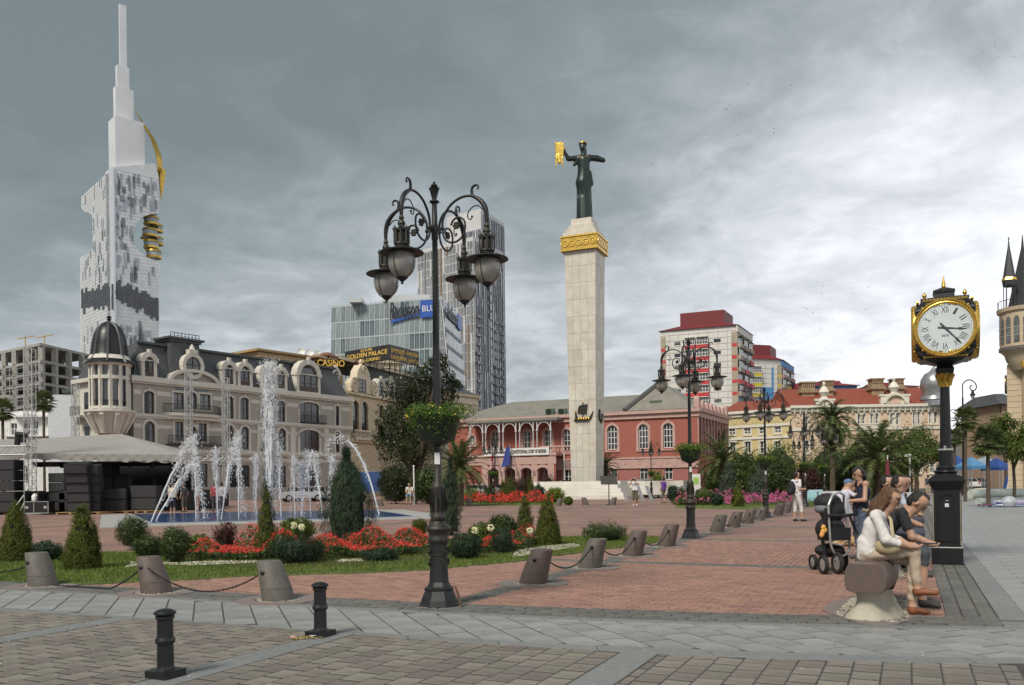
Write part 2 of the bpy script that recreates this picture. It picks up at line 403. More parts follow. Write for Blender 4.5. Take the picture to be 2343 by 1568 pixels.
M_ASPHALT=mat('asphalt',(0.068,0.068,0.068),0.9,scale=2,var=0.2,bump=0.2)
M_RING=mat('brown_grey_porphyry',(0.215,0.175,0.160),0.6,scale=30,var=0.15,bump=0.1,bscale=200,stain=0.25)
M_PEB=mat('pebble',(0.36,0.33,0.28),0.6,scale=20,var=0.4,island=0.45)
M_GRASS=leaf_mat('grass_blade',(0.185,0.235,0.050),(0.115,0.165,0.032),island=0.4,hue=0.02,tr=0.3)
M_SOIL=mat('soil',(0.060,0.045,0.032),0.95,scale=6,var=0.4,bump=0.6)
M_LAWN=mat('lawn',(0.125,0.165,0.040),0.95,c2=(0.085,0.120,0.030),scale=2.5,bump=0.6,bscale=60)
# far brickwork: bricks too small to tell apart, drawn by the material
def brick_mat():
 m=bpy.data.materials.new('red_clay_paving_far');m.use_nodes=True;t=m.node_tree;b=t.nodes['Principled BSDF'];nn=t.nodes.new;ll=t.links.new
 tcn=nn('ShaderNodeTexCoord');mp=nn('ShaderNodeMapping');mp.inputs['Rotation'].default_value=(0,0,-math.atan2(-0.426,0.905));ll(tcn.outputs['Object'],mp.inputs[0])
 br=nn('ShaderNodeTexBrick');br.inputs['Scale'].default_value=1.0;br.inputs['Brick Width'].default_value=0.22;br.inputs['Row Height'].default_value=0.11
 br.inputs['Mortar Size'].default_value=0.006;br.inputs['Color1'].default_value=(0.335,0.195,0.155,1);br.inputs['Color2'].default_value=(0.27,0.158,0.125,1)
 br.inputs['Mortar'].default_value=(0.11,0.09,0.075,1);br.inputs['Bias'].default_value=0.1
 ll(mp.outputs[0],br.inputs[0]);n=nn('ShaderNodeTexNoise');n.inputs['Scale'].default_value=0.45;n.inputs['Detail'].default_value=9;n.inputs['Roughness'].default_value=0.7;ll(tcn.outputs['Object'],n.inputs['Vector'])
 hs=nn('ShaderNodeHueSaturation');mr=nn('ShaderNodeMapRange');mr.inputs['From Min'].default_value=0.3;mr.inputs['From Max'].default_value=0.7;mr.inputs['To Min'].default_value=0.66;mr.inputs['To Max'].default_value=1.22
 ll(n.outputs[0],mr.inputs[0]);ll(mr.outputs[0],hs.inputs['Value']);ll(br.outputs[0],hs.inputs['Color']);ll(hs.outputs[0],b.inputs['Base Color']);b.inputs['Roughness'].default_value=0.8
 return m
M_REDFAR=brick_mat()
def slab_far_mat():
 m=bpy.data.materials.new('pale_walk_far');m.use_nodes=True;t=m.node_tree;b=t.nodes['Principled BSDF'];nn=t.nodes.new;ll=t.links.new
 tcn=nn('ShaderNodeTexCoord');mp=nn('ShaderNodeMapping');mp.inputs['Rotation'].default_value=(0,0,-math.atan2(-0.426,0.905));ll(tcn.outputs['Object'],mp.inputs[0])
 br=nn('ShaderNodeTexBrick');br.inputs['Scale'].default_value=1.0;br.inputs['Brick Width'].default_value=0.9;br.inputs['Row Height'].default_value=0.45
 br.inputs['Mortar Size'].default_value=0.006;br.inputs['Color1'].default_value=(0.305,0.31,0.31,1);br.inputs['Color2'].default_value=(0.25,0.256,0.256,1);br.inputs['Mortar'].default_value=(0.1,0.1,0.1,1)
 ll(mp.outputs[0],br.inputs[0]);ll(br.outputs[0],b.inputs['Base Color']);b.inputs['Roughness'].default_value=0.65
 return m
M_WALKFAR=slab_far_mat()
def specks(n):
 v=[];f=[]
 for k in range(n):
  y=random.uniform(6,22);x=random.uniform(-.62,.62)*y;b=len(v);r=random.uniform(.004,.016);a=random.uniform(0,6.28)
  v+=[(x+r*random.uniform(.6,1.4)*math.cos(a+i*1.57),y+r*random.uniform(.6,1.4)*math.sin(a+i*1.57),.008+.003*(i%2))for i in range(4)];f.append((b,b+1,b+2,b+3))
 tag(link('litter_specks',np_mesh('specks',v,f),mat('speck',(.45,.42,.36),.9,island=.8,hue=.04)),'small pale specks of litter scattered over the paving','litter')['kind']='stuff'
specks(420)
sheet('ground',[(-2500,-300),(2500,-300),(2500,3500),(-2500,3500)],-0.06,M_GROUND)
xs=[-16+k*0.5 for k in range(55)]
# --- brown block paving in front
brown=sheet('brown_paving',[(-18,3),(14,3)]+[(x,S1(x))for x in reversed(xs)if x<12]+[(-18,14)],-0.004,M_MORTAR)
def strip_free(x,y):
 v=0.905*x-0.426*y;return min(abs(v-c)for c in(-2.09,-5.08,-8.0,-10.9,0.9))-0.165
blocks=[q for q in laid((0,0),U,V,0.265,0.205,0.011,0.5,(8,50),(-56,24),[lambda x,y:S1(x)-y],gx=0.036)]
bb=[]
for q in blocks:
 cv=[0.905*p[0]-0.426*p[1]for p in q];hit=None
 for c in(-2.09,-5.08,-8.0,-10.9,0.9):
  if min(cv)<c+0.165 and max(cv)>c-0.165:hit=c
 if hit is not None:
  for sg in(-1,1):
   r=clip(q,lambda x,y,c=hit,s=sg:s*((0.905*x-0.426*y)-(c+s*0.17)))
   if len(r)>=3 and area(r)>0.004:bb.append(r)
 else:bb.append(q)
bb=[q for q in bb if max(p[1]for p in q)>5.6 and abs(sum(p[0]for p in q)/len(q))<0.66*(sum(p[1]for p in q)/len(q))+0.6]
lay(brown,'paving_block',bb,M_BROWN,0.0,0.03)
for c in(-2.09,-5.08,-8.0):
 lay(brown,'granite_strip',laid(uv2(0,c-0.155),U,V,0.9,0.31,0.006,0,(3,12),(0,1),[lambda x,y:S1(x)-y]),M_KERB,0.001,0.03)
 # --- lower border, grey slab band, upper border
band=sheet('slab_band',[(x,S1(x))for x in xs]+[(x,S4(x))for x in reversed(xs)],-0.0045,M_MORTAR)
def along(f0,f1,L,name,m,top,x0=-9.5,x1=7.5,gap=0.006):
 x=x0;polys=[]
 while x<x1:
  e=x+L*random.uniform(0.9,1.1);g=gap/2
  polys.append([(x+g,f0(x)+g),(e-g,f0(e)+g),(e-g,f1(e)-g),(x+g,f1(x)-g)]);x=e
 lay(band,name,polys,m,top,0.03,ch=0.004)
along(S1,S2,0.95,'border_stone',M_KERB,0.002)
along(S3,S4,0.95,'border_stone',M_KERB,0.002)
sa=Vector((-0.34,0.94,0)).normalized();sb=Vector((0.94,0.34,0)).normalized()
sl=laid((0,8),sa,sb,0.46,0.32,0.017,0.5,(-14,18),(-36,32),[lambda x,y:S3(x)-y-0.004,lambda x,y:y-S2(x)-0.004],gx=0.024)
sl=[q for q in sl if-9.5<sum(p[0]for p in q)/len(q)<7 and 0.905*q[0][0]-0.426*q[0][1]<VDK+1.2]
lay(band,'granite_slab',sl,M_SLAB,0.0,0.03,ch=0.004)
# --- red brick plaza: near bricks built, far ones by the material
plaza=sheet('plaza',[uv2(7.2,-16),uv2(8.3,VIN),uv2(21,VIN),uv2(21,-16)],-0.006,M_MORTAR)
far=sheet('plaza_far',[uv2(20.9,VIN),uv2(95,VIN),uv2(95,-75),uv2(7,-75),uv2(7,-15.9),uv2(20.9,-15.9)],-0.003,M_REDFAR)
LAWN=[tuple(G(x,y)[:2])for x,y in[(-170,1322),(0,1331),(188,1338),(300,1333),(436,1327),(570,1319),(786,1313),(984,1304),(1169,1287),(1290,1270),(1400,1256),(1470,1247),(1540,1236),(1500,1229),(1400,1226),(1290,1230),(1100,1238),(800,1250),(500,1261),(290,1265),(0,1262),(-170,1256)]]
def inside(poly,x,y):
 r=False;n=len(poly)
 for i in range(n):
  (x1,y1),(x2,y2)=poly[i][:2],poly[(i+1)%n][:2]
  if(y1>y)!=(y2>y)and x<(x2-x1)*(y-y1)/(y2-y1)+x1:r=not r
 return r
fb=[lambda x,y:y-S5(x)]
def ulim(a,b,c,d):return[lambda x,y:(0.426*x+0.905*y)-a,lambda x,y:b-(0.426*x+0.905*y),lambda x,y:(0.905*x-0.426*y)-c,lambda x,y:d-(0.905*x-0.426*y)]
bricks=[]
for(u0,u1,rows)in((7.5,14.55,'v'),(14.95,20.9,'u')):
 for(v0,v1)in((-15.9,-5.22),(-4.88,VIN)):
  if rows=='v':q=laid((0,0),V,U,0.22,0.105,0.007,0.5,(int(v0/0.22)-2,int(v1/0.22)+2),(int(u0/0.105)-1,int(u1/0.105)+2),ulim(u0,u1,v0,v1)+fb)
  else:q=laid((0,0),U,V,0.22,0.105,0.007,0.5,(int(u0/0.22)-2,int(u1/0.22)+2),(int(v0/0.105)-2,int(v1/0.105)+2),ulim(u0,u1,v0,v1))
  bricks+=q
def vis(q):
 x=sum(p[0]for p in q)/len(q);y=sum(p[1]for p in q)/len(q);return abs(x)<0.64*y+0.5 and not inside(LAWN,x,y)
bricks=[q for q in bricks if vis(q)]
lay(plaza,'brick',bricks,M_RED,0.0,0.025,ch=0.005,jit=0.0025,stuffname='far_bricks')
# granite sett strips that divide the brick
setts=[]
def settstrip(u0,u1,v0,v1,la=0.16,lb=0.115):
 return laid((0,0),V,U,la,lb,0.012,0.5,(int(v0/la)-2,int(v1/la)+2),(int(u0/lb)-1,int(u1/lb)+2),ulim(u0,u1,v0,v1)+fb)
for u in(14.75,21.1,27.4,33.9):setts+=settstrip(u-0.2,u+0.2,-16,VIN)
setts+=settstrip(8.2,34,-5.22,-4.88)
setts=[q for q in setts if vis(q)]
fs_=MB()
for q in setts:piece(fs_,q,0.003+random.uniform(-0.003,0.003),0.02,0.01)
o=link('granite_setts',fs_.mesh('setts'),M_SETT,plaza);o['kind']='stuff'
for k,(a,b)in enumerate(((40.2,0.2),(46.5,0.2),(52.8,0.2))):
 sheet('sett_strip',[uv2(a-b,-60),uv2(a+b,-60),uv2(a+b,VIN),uv2(a-b,VIN)],0.001,M_SETT)
for v in(-17.6,-30.2,-42.8):sheet('sett_strip',[uv2(20,v-0.2),uv2(75,v-0.2),uv2(75,v+0.2),uv2(20,v+0.2)],0.002,M_SETT)
sheet('sett_strip',[uv2(34.1,-5.22),uv2(75,-5.22),uv2(75,-4.88),uv2(34.1,-4.88)],0.002,M_SETT)
# --- rough sett band between the slabs and the brick
cob=sheet('sett_band',[(x,S4(x))for x in xs]+[(x,S5(x))for x in reversed(xs)],-0.0055,M_MORTAR)
cs=laid((0,8),(0.957,-0.29),(0.29,0.957),0.30,0.17,0.014,0.37,(-40,40),(-12,26),[lambda x,y:y-S4(x)-0.005,lambda x,y:S5(x)-y-0.005])
cs=[q for q in cs if vis(q)and 0.905*q[0][0]-0.426*q[0][1]<VDK]
lay(cob,'granite_sett',cs,M_SETT,0.004,0.025,ch=0.012,jit=0.004)
# --- the walk: dark sett rows, smooth kerb strip, pale slabs, then the street
walk=sheet('walk',[uv2(8.0,VIN),uv2(95,VIN),uv2(95,14),uv2(60,14),uv2(4,8),uv2(7.0,VKB+0.3)],-0.005,M_MORTAR)
rows=laid((0,0),U,V,0.42,(VDK-VIN)/3,0.014,0.41,(18,110),(-1,6),[lambda x,y:(0.905*x-0.426*y)-VIN,lambda x,y:VDK-(0.905*x-0.426*y),lambda x,y:y-S4(x)])
lay(walk,'granite_sett',rows,M_SETT,0.003,0.025,limit=150,ch=0.012,jit=0.003,stuffname='far_setts')
lay(walk,'kerb_stone',laid(uv2(0,VDK),U,V,1.1,VKB-VDK,0.008,0,(6,45),(0,1),[lambda x,y:y-S4(x)]),M_KERB,0.004,0.03,ch=0.004)
ws=laid(uv2(0,VKB),V,U,0.62,0.31,0.008,0.5,(-2,16),(20,100),[lambda x,y:y-S4(x),lambda x,y:(0.905*x-0.426*y)-VKB])
ws=[q for q in ws if abs(sum(p[0]for p in q)/len(q))<0.64*sum(p[1]for p in q)/len(q)+0.5]
lay(walk,'walk_slab',ws,M_WALK,0.0,0.03,ch=0.003,jit=0.001,stuffname='far_slabs')
sheet('walk_far',[uv2(30.9,VKB),uv2(95,VKB),uv2(95,12),uv2(30.9,12)],-0.002,M_WALKFAR)
st=sheet('street',[G(2200,1131),G(2520,1126),(160,330),(64,330)],0.006,M_ASPHALT)
# --- lawns
def lawn(poly,n,h,name,z=0.03,sub=0.35,mound=0.0,kind='structure',flat=False):
 o=MB().prism_xy([tuple(p[:2])for p in poly],-0.03,z).build(name,M_LAWN);o['kind']=kind
 xs_=[p[0]for p in poly];ys_=[p[1]for p in poly];v=[];f=[]
 while len(f)<n:
  x,y=random.uniform(min(xs_),max(xs_)),random.uniform(min(ys_),max(ys_))
  if not inside(poly,x,y):continue
  a=random.uniform(0,6.28);w=random.uniform(0.5,1.2)*h*0.16;hh=h*random.uniform(0.5,1.2);b=len(v)
  lx,ly=random.uniform(-1,1)*hh*0.5,random.uniform(-1,1)*hh*0.5
  v+=[(x-w*math.cos(a),y-w*math.sin(a),z),(x+w*math.cos(a),y+w*math.sin(a),z),(x+lx,y+ly,z+hh)];f.append((b,b+1,b+2))
 g=link('grass',np_mesh('grass',v,f),M_GRASS,o);g['kind']='stuff'
 return o
lawn(LAWN,70000,0.055,'lawn',z=0.012)
FARLAWN=[[G(1545,1163),G(1700,1166),G(1860,1160),G(1870,1140),G(1700,1136),G(1560,1138)],[G(1040,1156),G(1180,1157),G(1270,1155),G(1300,1148),G(1200,1141),G(1060,1142)],[G(870,1144),G(1055,1143),G(1050,1136),G(880,1137)],[G(1850,1137),G(2080,1128),G(2080,1112),G(1860,1116)]]
for k,pl in enumerate(FARLAWN):lawn([tuple(p[:2])for p in pl],9000 if k<2 else 4000,0.09,'lawn',z=0.02)
# white gravel and soil of the flower bed
BED=[tuple(G(x,y)[:2])for x,y in[(395,1290),(500,1300),(700,1299),(900,1292),(1100,1275),(1230,1262),(1330,1245),(1250,1240),(1000,1246),(700,1258),(520,1266),(420,1276)]]
sheet('flower_bed_soil',BED,0.022,M_SOIL)
def pebbles(name,poly,n,r,m,parent=None,z=0.0,ring=None):
 v=[];f=[];k=0
 xs_=[p[0]for p in poly];ys_=[p[1]for p in poly];tries=0
 while k<n and tries<n*40:
  tries+=1;x,y=random.uniform(min(xs_),max(xs_)),random.uniform(min(ys_),max(ys_))
  if not inside(poly,x,y)or(ring and inside(ring,x,y)):continue
  k+=1;b=len(v);rr=r*random.uniform(0.6,1.3);a=random.uniform(0,6.28);sx,sy,sz=rr*random.uniform(0.8,1.3),rr*random.uniform(0.6,1),rr*0.6
  for px,py,pz in((1,0,0.1),(0.3,0.9,0),(-0.7,0.6,0.1),(-0.8,-0.5,0),(0.3,-0.9,0.1),(0.1,0,1)):
   v.append((x+(px*sx)*math.cos(a)-(py*sy)*math.sin(a),y+px*sx*math.sin(a)+py*sy*math.cos(a),z+pz*sz))
  f+=[(b+i,b+(i+1)%5,b+5)for i in range(5)]
 o=link(name,np_mesh(name,v,f),m,parent);o['kind']='stuff';return o
M_CHIP=mat('white_marble_chip',(0.46,0.425,0.36),0.8,var=0.3,island=0.4)
def mulch(pts,n):return pebbles('white_gravel',[tuple(G(x,y)[:2])for x,y in pts],n,0.026,M_CHIP,z=0.03)
tag(mulch([(285,1303),(330,1294),(450,1297),(585,1291),(590,1286),(430,1289),(300,1290)],800),'white marble chips edging the flower bed beside the globe shrubs','gravel')
tag(mulch([(1170,1279),(1240,1268),(1330,1252),(1310,1247),(1230,1254),(1180,1264)],800),'white marble chips edging the flower bed by the paired thujas','gravel')
tag(mulch([(770,1289),(830,1287),(825,1283),(780,1284)],160),'small patch of pale stones in front of the red flowers','gravel')
#  buildings
def Zf(x0,y0,k):return lambda x,y:(x0+k*x,y0+k*y)
def gp(p):return Vector((p[0],p[1],0))
def root_on(pl,name,label,cat='building',group=None):return empty(name,pl.A,pl.rz,label,cat,group)
#  hotel with the grey mansard and the corner turret
Z1=Zf(0,665.4,0.3627)
HA=gp(P(*Z1(850,545),D4(*Z1(850,545),12.7)));HB=gp(P(*Z1(2205,680),D4(*Z1(2205,680),12.7)))
pl=Plane(HA,HB);hotel=root_on(pl,'mansard_hotel','beige hotel with slate mansard roof, dormers and a dark domed corner turret')
M_HBEIGE=mat('hotel_stone_beige',(0.375,0.345,0.298),0.8,var=0.06,scale=2,stain=0.12)
M_HCREAM=mat('hotel_cream_trim',(0.60,0.57,0.50),0.7,var=0.07,scale=2,stain=0.15)
M_SLATE=mat('slate_roof',(0.070,0.074,0.080),0.6,scale=3,var=0.25,bump=0.4,bscale=9)
M_BROWNFRAME=mat('dark_brown_frame',(0.055,0.036,0.026),0.5,var=0.2)
def zrect(pln,Zm,x0,y0,x1,y1):a=Zm(x0,y0);b=Zm(x1,y1);return pln.rect(a[0],a[1],b[0],b[1])
def zat(pln,Zm,x,y):return pln.px(*Zm(x,y))[1]
holes=[];wins=[]
def H(x0,y0,x1,y1,arch=0,nx=2,nz=2,gm=None):
 r=zrect(pl,Z1,x0,y0,x1,y1);h=(*r,arch);holes.append(h);wins.append((h,nx,nz,gm))
z_f3=(635,775);
H(915,635,978,775,0.5);H(1100,645,1165,745,0,2,2,M_CURTAIN);H(1185,640,1248,745,1,2,2);H(1265,655,1333,750,0,2,2,M_CURTAIN)
H(1425,668,1478,805,0.5);H(1520,676,1573,812,0.5);H(1655,690,1705,820,0.5);H(1755,697,1803,825,0.5);H(1895,706,2016,832,0.25,3,2);H(2120,728,2144,850,0.6,1,2)
H(917,825,980,955,1);H(1107,828,1160,945);H(1210,860,1240,950,1,1,2);H(1255,838,1307,950);H(1425,850,1478,985,1);H(1522,858,1573,1000,1)
H(1660,866,1708,1000,1);H(1758,870,1806,1006,1);H(1895,880,2016,1012,0.3,3,2);H(2120,890,2144,1018,0.6,1,2);H(793,852,832,915,0,1,2)
H(795,1110,870,1240,0,1,2,M_CURTAIN);H(878,1110,975,1240,0,1,2,M_CURTAIN);H(1105,1090,1310,1240,0,3,2);H(1425,1100,1575,1240,0,2,2);H(1660,1105,1805,1240,0,2,2);H(1895,1100,2020,1235,0,2,2)
zc3=zat(pl,Z1,850,545);Lh=pl.len
def lev(x,y):return zat(pl,Z1,x,y)
ztop=12.7;z2=lev(1400,815);z1_=lev(1500,1020);zg=lev(1500,1062)
m=MB();wall_mesh(m,-0.2,Lh,0,ztop,holes,0.3)
m.add([(-0.2,0,0),(-0.2,12,0),(-0.2,12,ztop),(-0.2,0,ztop)],[(0,1,2,3)]);m.add([(Lh,0,0),(Lh,12,0),(Lh,12,ztop),(Lh,0,ztop)],[(0,1,2,3)])
m.build('wall',M_HBEIGE,hotel,fix=False)
for h,nx,nz,gm in wins:window(hotel,h,0.22,nx,nz,M_BROWNFRAME,gm,0.09)
for nm,z,t,o in(('cornice',ztop-0.15,0.55,0.55),('string_course',z2,0.28,0.3),('string_course',z1_,0.3,0.35),('string_course',zg,0.22,0.22)):
 MB().box(-0.6,Lh+0.25,-o,0.02,z-t/2,z+t/2).box(-0.45,Lh+0.1,-o*0.55,0.018,z-t/2-0.18,z-t/2).build(nm,M_HCREAM,hotel,fix=False)
 # cream bands and quoin strips, window surrounds
def surround(par,h,w=0.2,m_=None,y=-0.06,arch=None,key=True):
 a,b,c,d=h[:4];arch=h[4]if arch is None and len(h)>4 else arch
 mb=MB();mb.box(a-w,a-0.005,y,-0.003,c-w*0.6,d if not arch else d-(b-a)*0.3);mb.box(b+0.005,b+w,y,-0.003,c-w*0.6,d if not arch else d-(b-a)*0.3)
 if arch:
  r=(b-a)/2;rise=min(r,(d-c)*0.6)*arch;cz=d-rise;n=10
  for i in range(n):
   t0,t1=math.pi*i/n,math.pi*(i+1)/n;e=(a+b)/2
   q=[(e+(r+0.01)*math.cos(t0),cz+(rise+0.01)*math.sin(t0)),(e+(r+w)*math.cos(t0),cz+(rise+w)*math.sin(t0)),(e+(r+w)*math.cos(t1),cz+(rise+w)*math.sin(t1)),(e+(r+0.01)*math.cos(t1),cz+(rise+0.01)*math.sin(t1))]
   mb.prism_xz(q,y-0.03,-0.003)
  if key:mb.box((a+b)/2-0.12,(a+b)/2+0.12,y-0.08,y-0.031,d+0.02,d+w+0.15)
 else:mb.box(a-w,b+w,y-0.02,-0.003,d+0.005,d+w)
 mb.box(a-w,b+w,y-0.1,-0.003,c-w*0.6-0.14,c-w*0.6-0.002)
 return mb.build('window_surround',m_ or M_HCREAM,par,fix=False)
for i,(h,*_r)in enumerate(wins[:20]):surround(hotel,h,0.28 if i>=10 else 0.22)
def stripes(z0,z1):
 m=MB();xs_=sorted([(h[0]-0.3,h[1]+0.3)for h in holes if h[2]<z1 and h[3]>z0]);x=-0.15
 for a,b in xs_+[(Lh-0.02,Lh)]:
  if a-x>0.3:MB().box(x,a,-0.035,-0.002,z0,z1).build('stone_band',M_HCREAM,hotel,fix=False)
  x=max(x,b)
za=lev(1500,690);stripes(za-0.25,za+0.2);zb=lev(1500,880);stripes(zb-0.25,zb+0.15)
for zx in(1640,1850,2060):s_=pl.s(Z1(zx,0)[0]);MB().box(s_-0.35,s_+0.35,-0.09,-0.004,zg+0.2,z2-0.2).build('pilaster',M_HCREAM,hotel,fix=False)
# centre bay: bowed balcony, arch over it
s0,s1=pl.s(Z1(1035,0)[0]),pl.s(Z1(1395,0)[0]);sc=(s0+s1)/2
def bow(n=14,d=1.1):return[(s0+(s1-s0)*k/n,-d*(1-(2*k/n-1)**4)-0.02)for k in range(n+1)]
zb0=lev(1200,785)
MB().prism_xy(bow()+[(s1,0),(s0,0)],zb0-0.2,zb0+0.12).prism_xy([(x,y*0.75)for x,y in bow()]+[(s1,0),(s0,0)],zb0-0.55,zb0-0.2).build('balcony',M_HCREAM,hotel)
rl=MB();bp=bow()
rl.tube([(x,y+0.06,zb0+1.05)for x,y in bp],0.03,4)
for k in range(60):
 t=k/59*14;i=min(13,int(t));f_=t-i;x=bp[i][0]+(bp[i+1][0]-bp[i][0])*f_;y=bp[i][1]+(bp[i+1][1]-bp[i][1])*f_+0.06
 rl.tube([(x,y,zb0+0.12),(x,y-0.16,zb0+0.45),(x,y,zb0+1.05)],0.02,4,cap=False)
rl.build('railing',M_BLACKIRON,hotel)
arc=[(sc+(s1-s0)*0.42*math.cos(t),ztop-0.1+1.25*math.sin(t))for t in[math.pi*k/16 for k in range(17)]]
am=MB();am.prism_xz(arc,-0.12,0.5);am.build('gable_wall',M_HBEIGE,hotel)
am=MB();am.ring_xz(sc,0,1.0,1.0,0,0,n=1)if False else None
am=MB()
for i in range(16):
 a,b=arc[i],arc[i+1];f1=lambda p,s:(sc+(p[0]-sc)*s,ztop-0.1+(p[1]-ztop+0.1)*(s+0.12*(s>1)))
 am.prism_xz([f1(a,0.93),f1(a,1.08),f1(b,1.08),f1(b,0.93)],-0.6,0.3)
am.build('arched_cornice',M_HCREAM,hotel)
fan=[(sc+2.0*math.cos(t),lev(1220,640)+0.1+1.0*math.sin(t))for t in[math.pi*k/12 for k in range(13)]]
MB().prism_xz(fan,-0.05,-0.01).build('window',M_DARKGLASS,hotel)
m=MB();m.ring_xz(sc,lev(1220,640)+0.1,0.95,1.1,-0.1,-0.052,n=12)
# mansard
zr=lev(820,320)+0.2;D_=12.0
def mans(m,x0,x1,z0,z1,sl=1.3,y0=0.1,y1=D_,over=0.0):
 vs=[(x0,y0,z0),(x1,y0,z0),(x1-sl*over,y0+sl,z1),(x0+sl*over,y0+sl,z1),(x0,y1,z0),(x1,y1,z0),(x1-sl*over,y1-sl,z1),(x0+sl*over,y1-sl,z1)]
 m.add(vs,[(0,1,2,3),(1,5,6,2),(5,4,7,6),(4,0,3,7),(3,2,6,7)])
m=MB();mans(m,-0.1,Lh-0.1,ztop+0.12,zr,over=1);m.build('roof',M_SLATE,hotel)
MB().box(1.0,Lh-1.3,1.05,1.45,zr-0.02,zr+0.22).build('roof_ridge',M_SLATE,hotel)
cs0,cs1=pl.s(Z1(1105,0)[0]),pl.s(Z1(1285,0)[0])
m=MB();m.add([(cs0-0.3,-0.05,ztop+0.6),(cs1+0.3,-0.05,ztop+0.6),(cs1,0.6,zr+0.55),(cs0,0.6,zr+0.55),(cs0-0.3,3,ztop+0.6),(cs1+0.3,3,ztop+0.6),(cs1,3,zr+0.55),(cs0,3,zr+0.55)],[(0,1,2,3),(1,5,6,2),(4,0,3,7),(3,2,6,7)])
m.box(cs0-0.2,cs1+0.2,0.4,3.1,zr+0.55,zr+0.8).box(cs0-0.45,cs1+0.45,0.15,3.2,zr+0.8,zr+1.02);m.build('roof_pavilion',M_SLATE,hotel)
m=MB()
for k in range(9):x=cs0+(cs1-cs0)*k/8;m.bar((x,0.5,zr+1.02),(x,0.5,zr+1.5),0.05)
m.bar((cs0,0.5,zr+1.5),(cs1,0.5,zr+1.5),0.06);m.bar((cs0,0.5,zr+1.2),(cs1,0.5,zr+1.2),0.04)
m.build('roof_railing',M_BLACKIRON,hotel)
def dormer(x0,y0,x1,y1,arch=1,nx=2,nz=2,par=None,pln=None,Zm=None,y=-0.15):
 par=par or hotel;pln=pln or pl;r=zrect(pln,Zm or Z1,x0,y0,x1,y1);a,b,c,d=r;w=0.35
 m=MB();m.box(a-w,b+w,y,y+1.4,d,d+0.12);m.box(a-w,a,y,y+1.4,c-0.25,d);m.box(b,b+w,y,y+1.4,c-0.25,d);m.box(a,b,y,y+1.4,c-0.25,c)
 e=(a+b)/2;m.ring_xz(e,d-0.05,(b-a)/2*0.9,(b-a)/2+w+0.12,y-0.12,y+1.0,0.0,math.pi,8)
 m.box(a-w-0.14,a-w*0.3,y-0.14,y+0.3,d-0.15,d+0.3);m.box(b+w*0.3,b+w+0.14,y-0.14,y+0.3,d-0.15,d+0.3)
 m.box(e-0.16,e+0.16,y-0.2,y+0.2,d+(b-a)/2*0.9,d+(b-a)/2+w+0.35)
 o=m.build('dormer',M_HCREAM,par)
 g=MB().box(a,b,y+0.2,y+0.24,c,d+(b-a)*0.3).build('pane',M_DARKGLASS,o)
 f=MB()
 for i in range(1,nx):f.box(a+(b-a)*i/nx-0.04,a+(b-a)*i/nx+0.04,y+0.14,y+0.196,c,d)
 for i in range(1,nz):f.box(a,b,y+0.15,y+0.19,c+(d-c)*i/nz-0.04,c+(d-c)*i/nz+0.04)
 f.box(a,b,y+0.02,y+0.1,c,c+(d-c)*0.3)if nz==2 else None
 f.build('window_frame',M_BROWNFRAME,o)
dormer(918,445,975,542);dormer(1422,495,1475,590);dormer(1520,508,1580,600);dormer(1662,520,1712,608);dormer(1752,532,1800,618);dormer(1890,535,2010,640,1,3)
oc=pl.px(*Z1(1205,478));m=MB()
for i in range(20):
 a,b=2*math.pi*i/20,2*math.pi*(i+1)/20;q=[(oc[0]+rr*0.93*math.cos(t),oc[1]+rr*math.sin(t))for rr,t in((0.98,a),(1.4,a),(1.4,b),(0.98,b))];m.prism_xz(q,-0.5,0.9)
m.box(oc[0]-0.5,oc[0]+0.5,-0.55,0.2,oc[1]+1.3,oc[1]+1.75);m.lathe([(0.35,0),(0.2,0.35),(0.05,0.6)],8,(oc[0],-0.2,oc[1]+1.75))
w_=m.build('round_dormer',M_HCREAM,hotel);MB().prism_xz([(oc[0]+0.95*math.cos(2*math.pi*k/20),oc[1]+1.0*math.sin(2*math.pi*k/20))for k in range(20)],-0.3,-0.26).build('pane',M_DARKGLASS,w_)
MB().box(oc[0]-0.04,oc[0]+0.04,-0.36,-0.302,oc[1]-1,oc[1]+1).box(oc[0]-0.95,oc[0]+0.95,-0.355,-0.304,oc[1]+0.1,oc[1]+0.18).build('window_frame',M_BROWNFRAME,w_)
# iron balcony fronts and window boxes
for(x0,x1,y)in((1895,2050,832),(1050,1165,968),(1225,1385,972),(1640,1710,1003)):
 r0,r1=pl.s(Z1(x0,0)[0]),pl.s(Z1(x1,0)[0]);z=lev((x0+x1)/2,y);m=MB();k=0
 while r0+k*0.16<r1:m.bar((r0+k*0.16,-0.45,z),(r0+k*0.16,-0.45,z+0.9),0.025);k+=1
 m.bar((r0,-0.45,z+0.9),(r1,-0.45,z+0.9),0.05);m.bar((r0,-0.45,z+0.12),(r1,-0.45,z+0.12),0.04);m.box(r0,r1,-0.5,-0.003,z-0.12,z);m.build('balcony_railing',M_BLACKIRON,hotel)
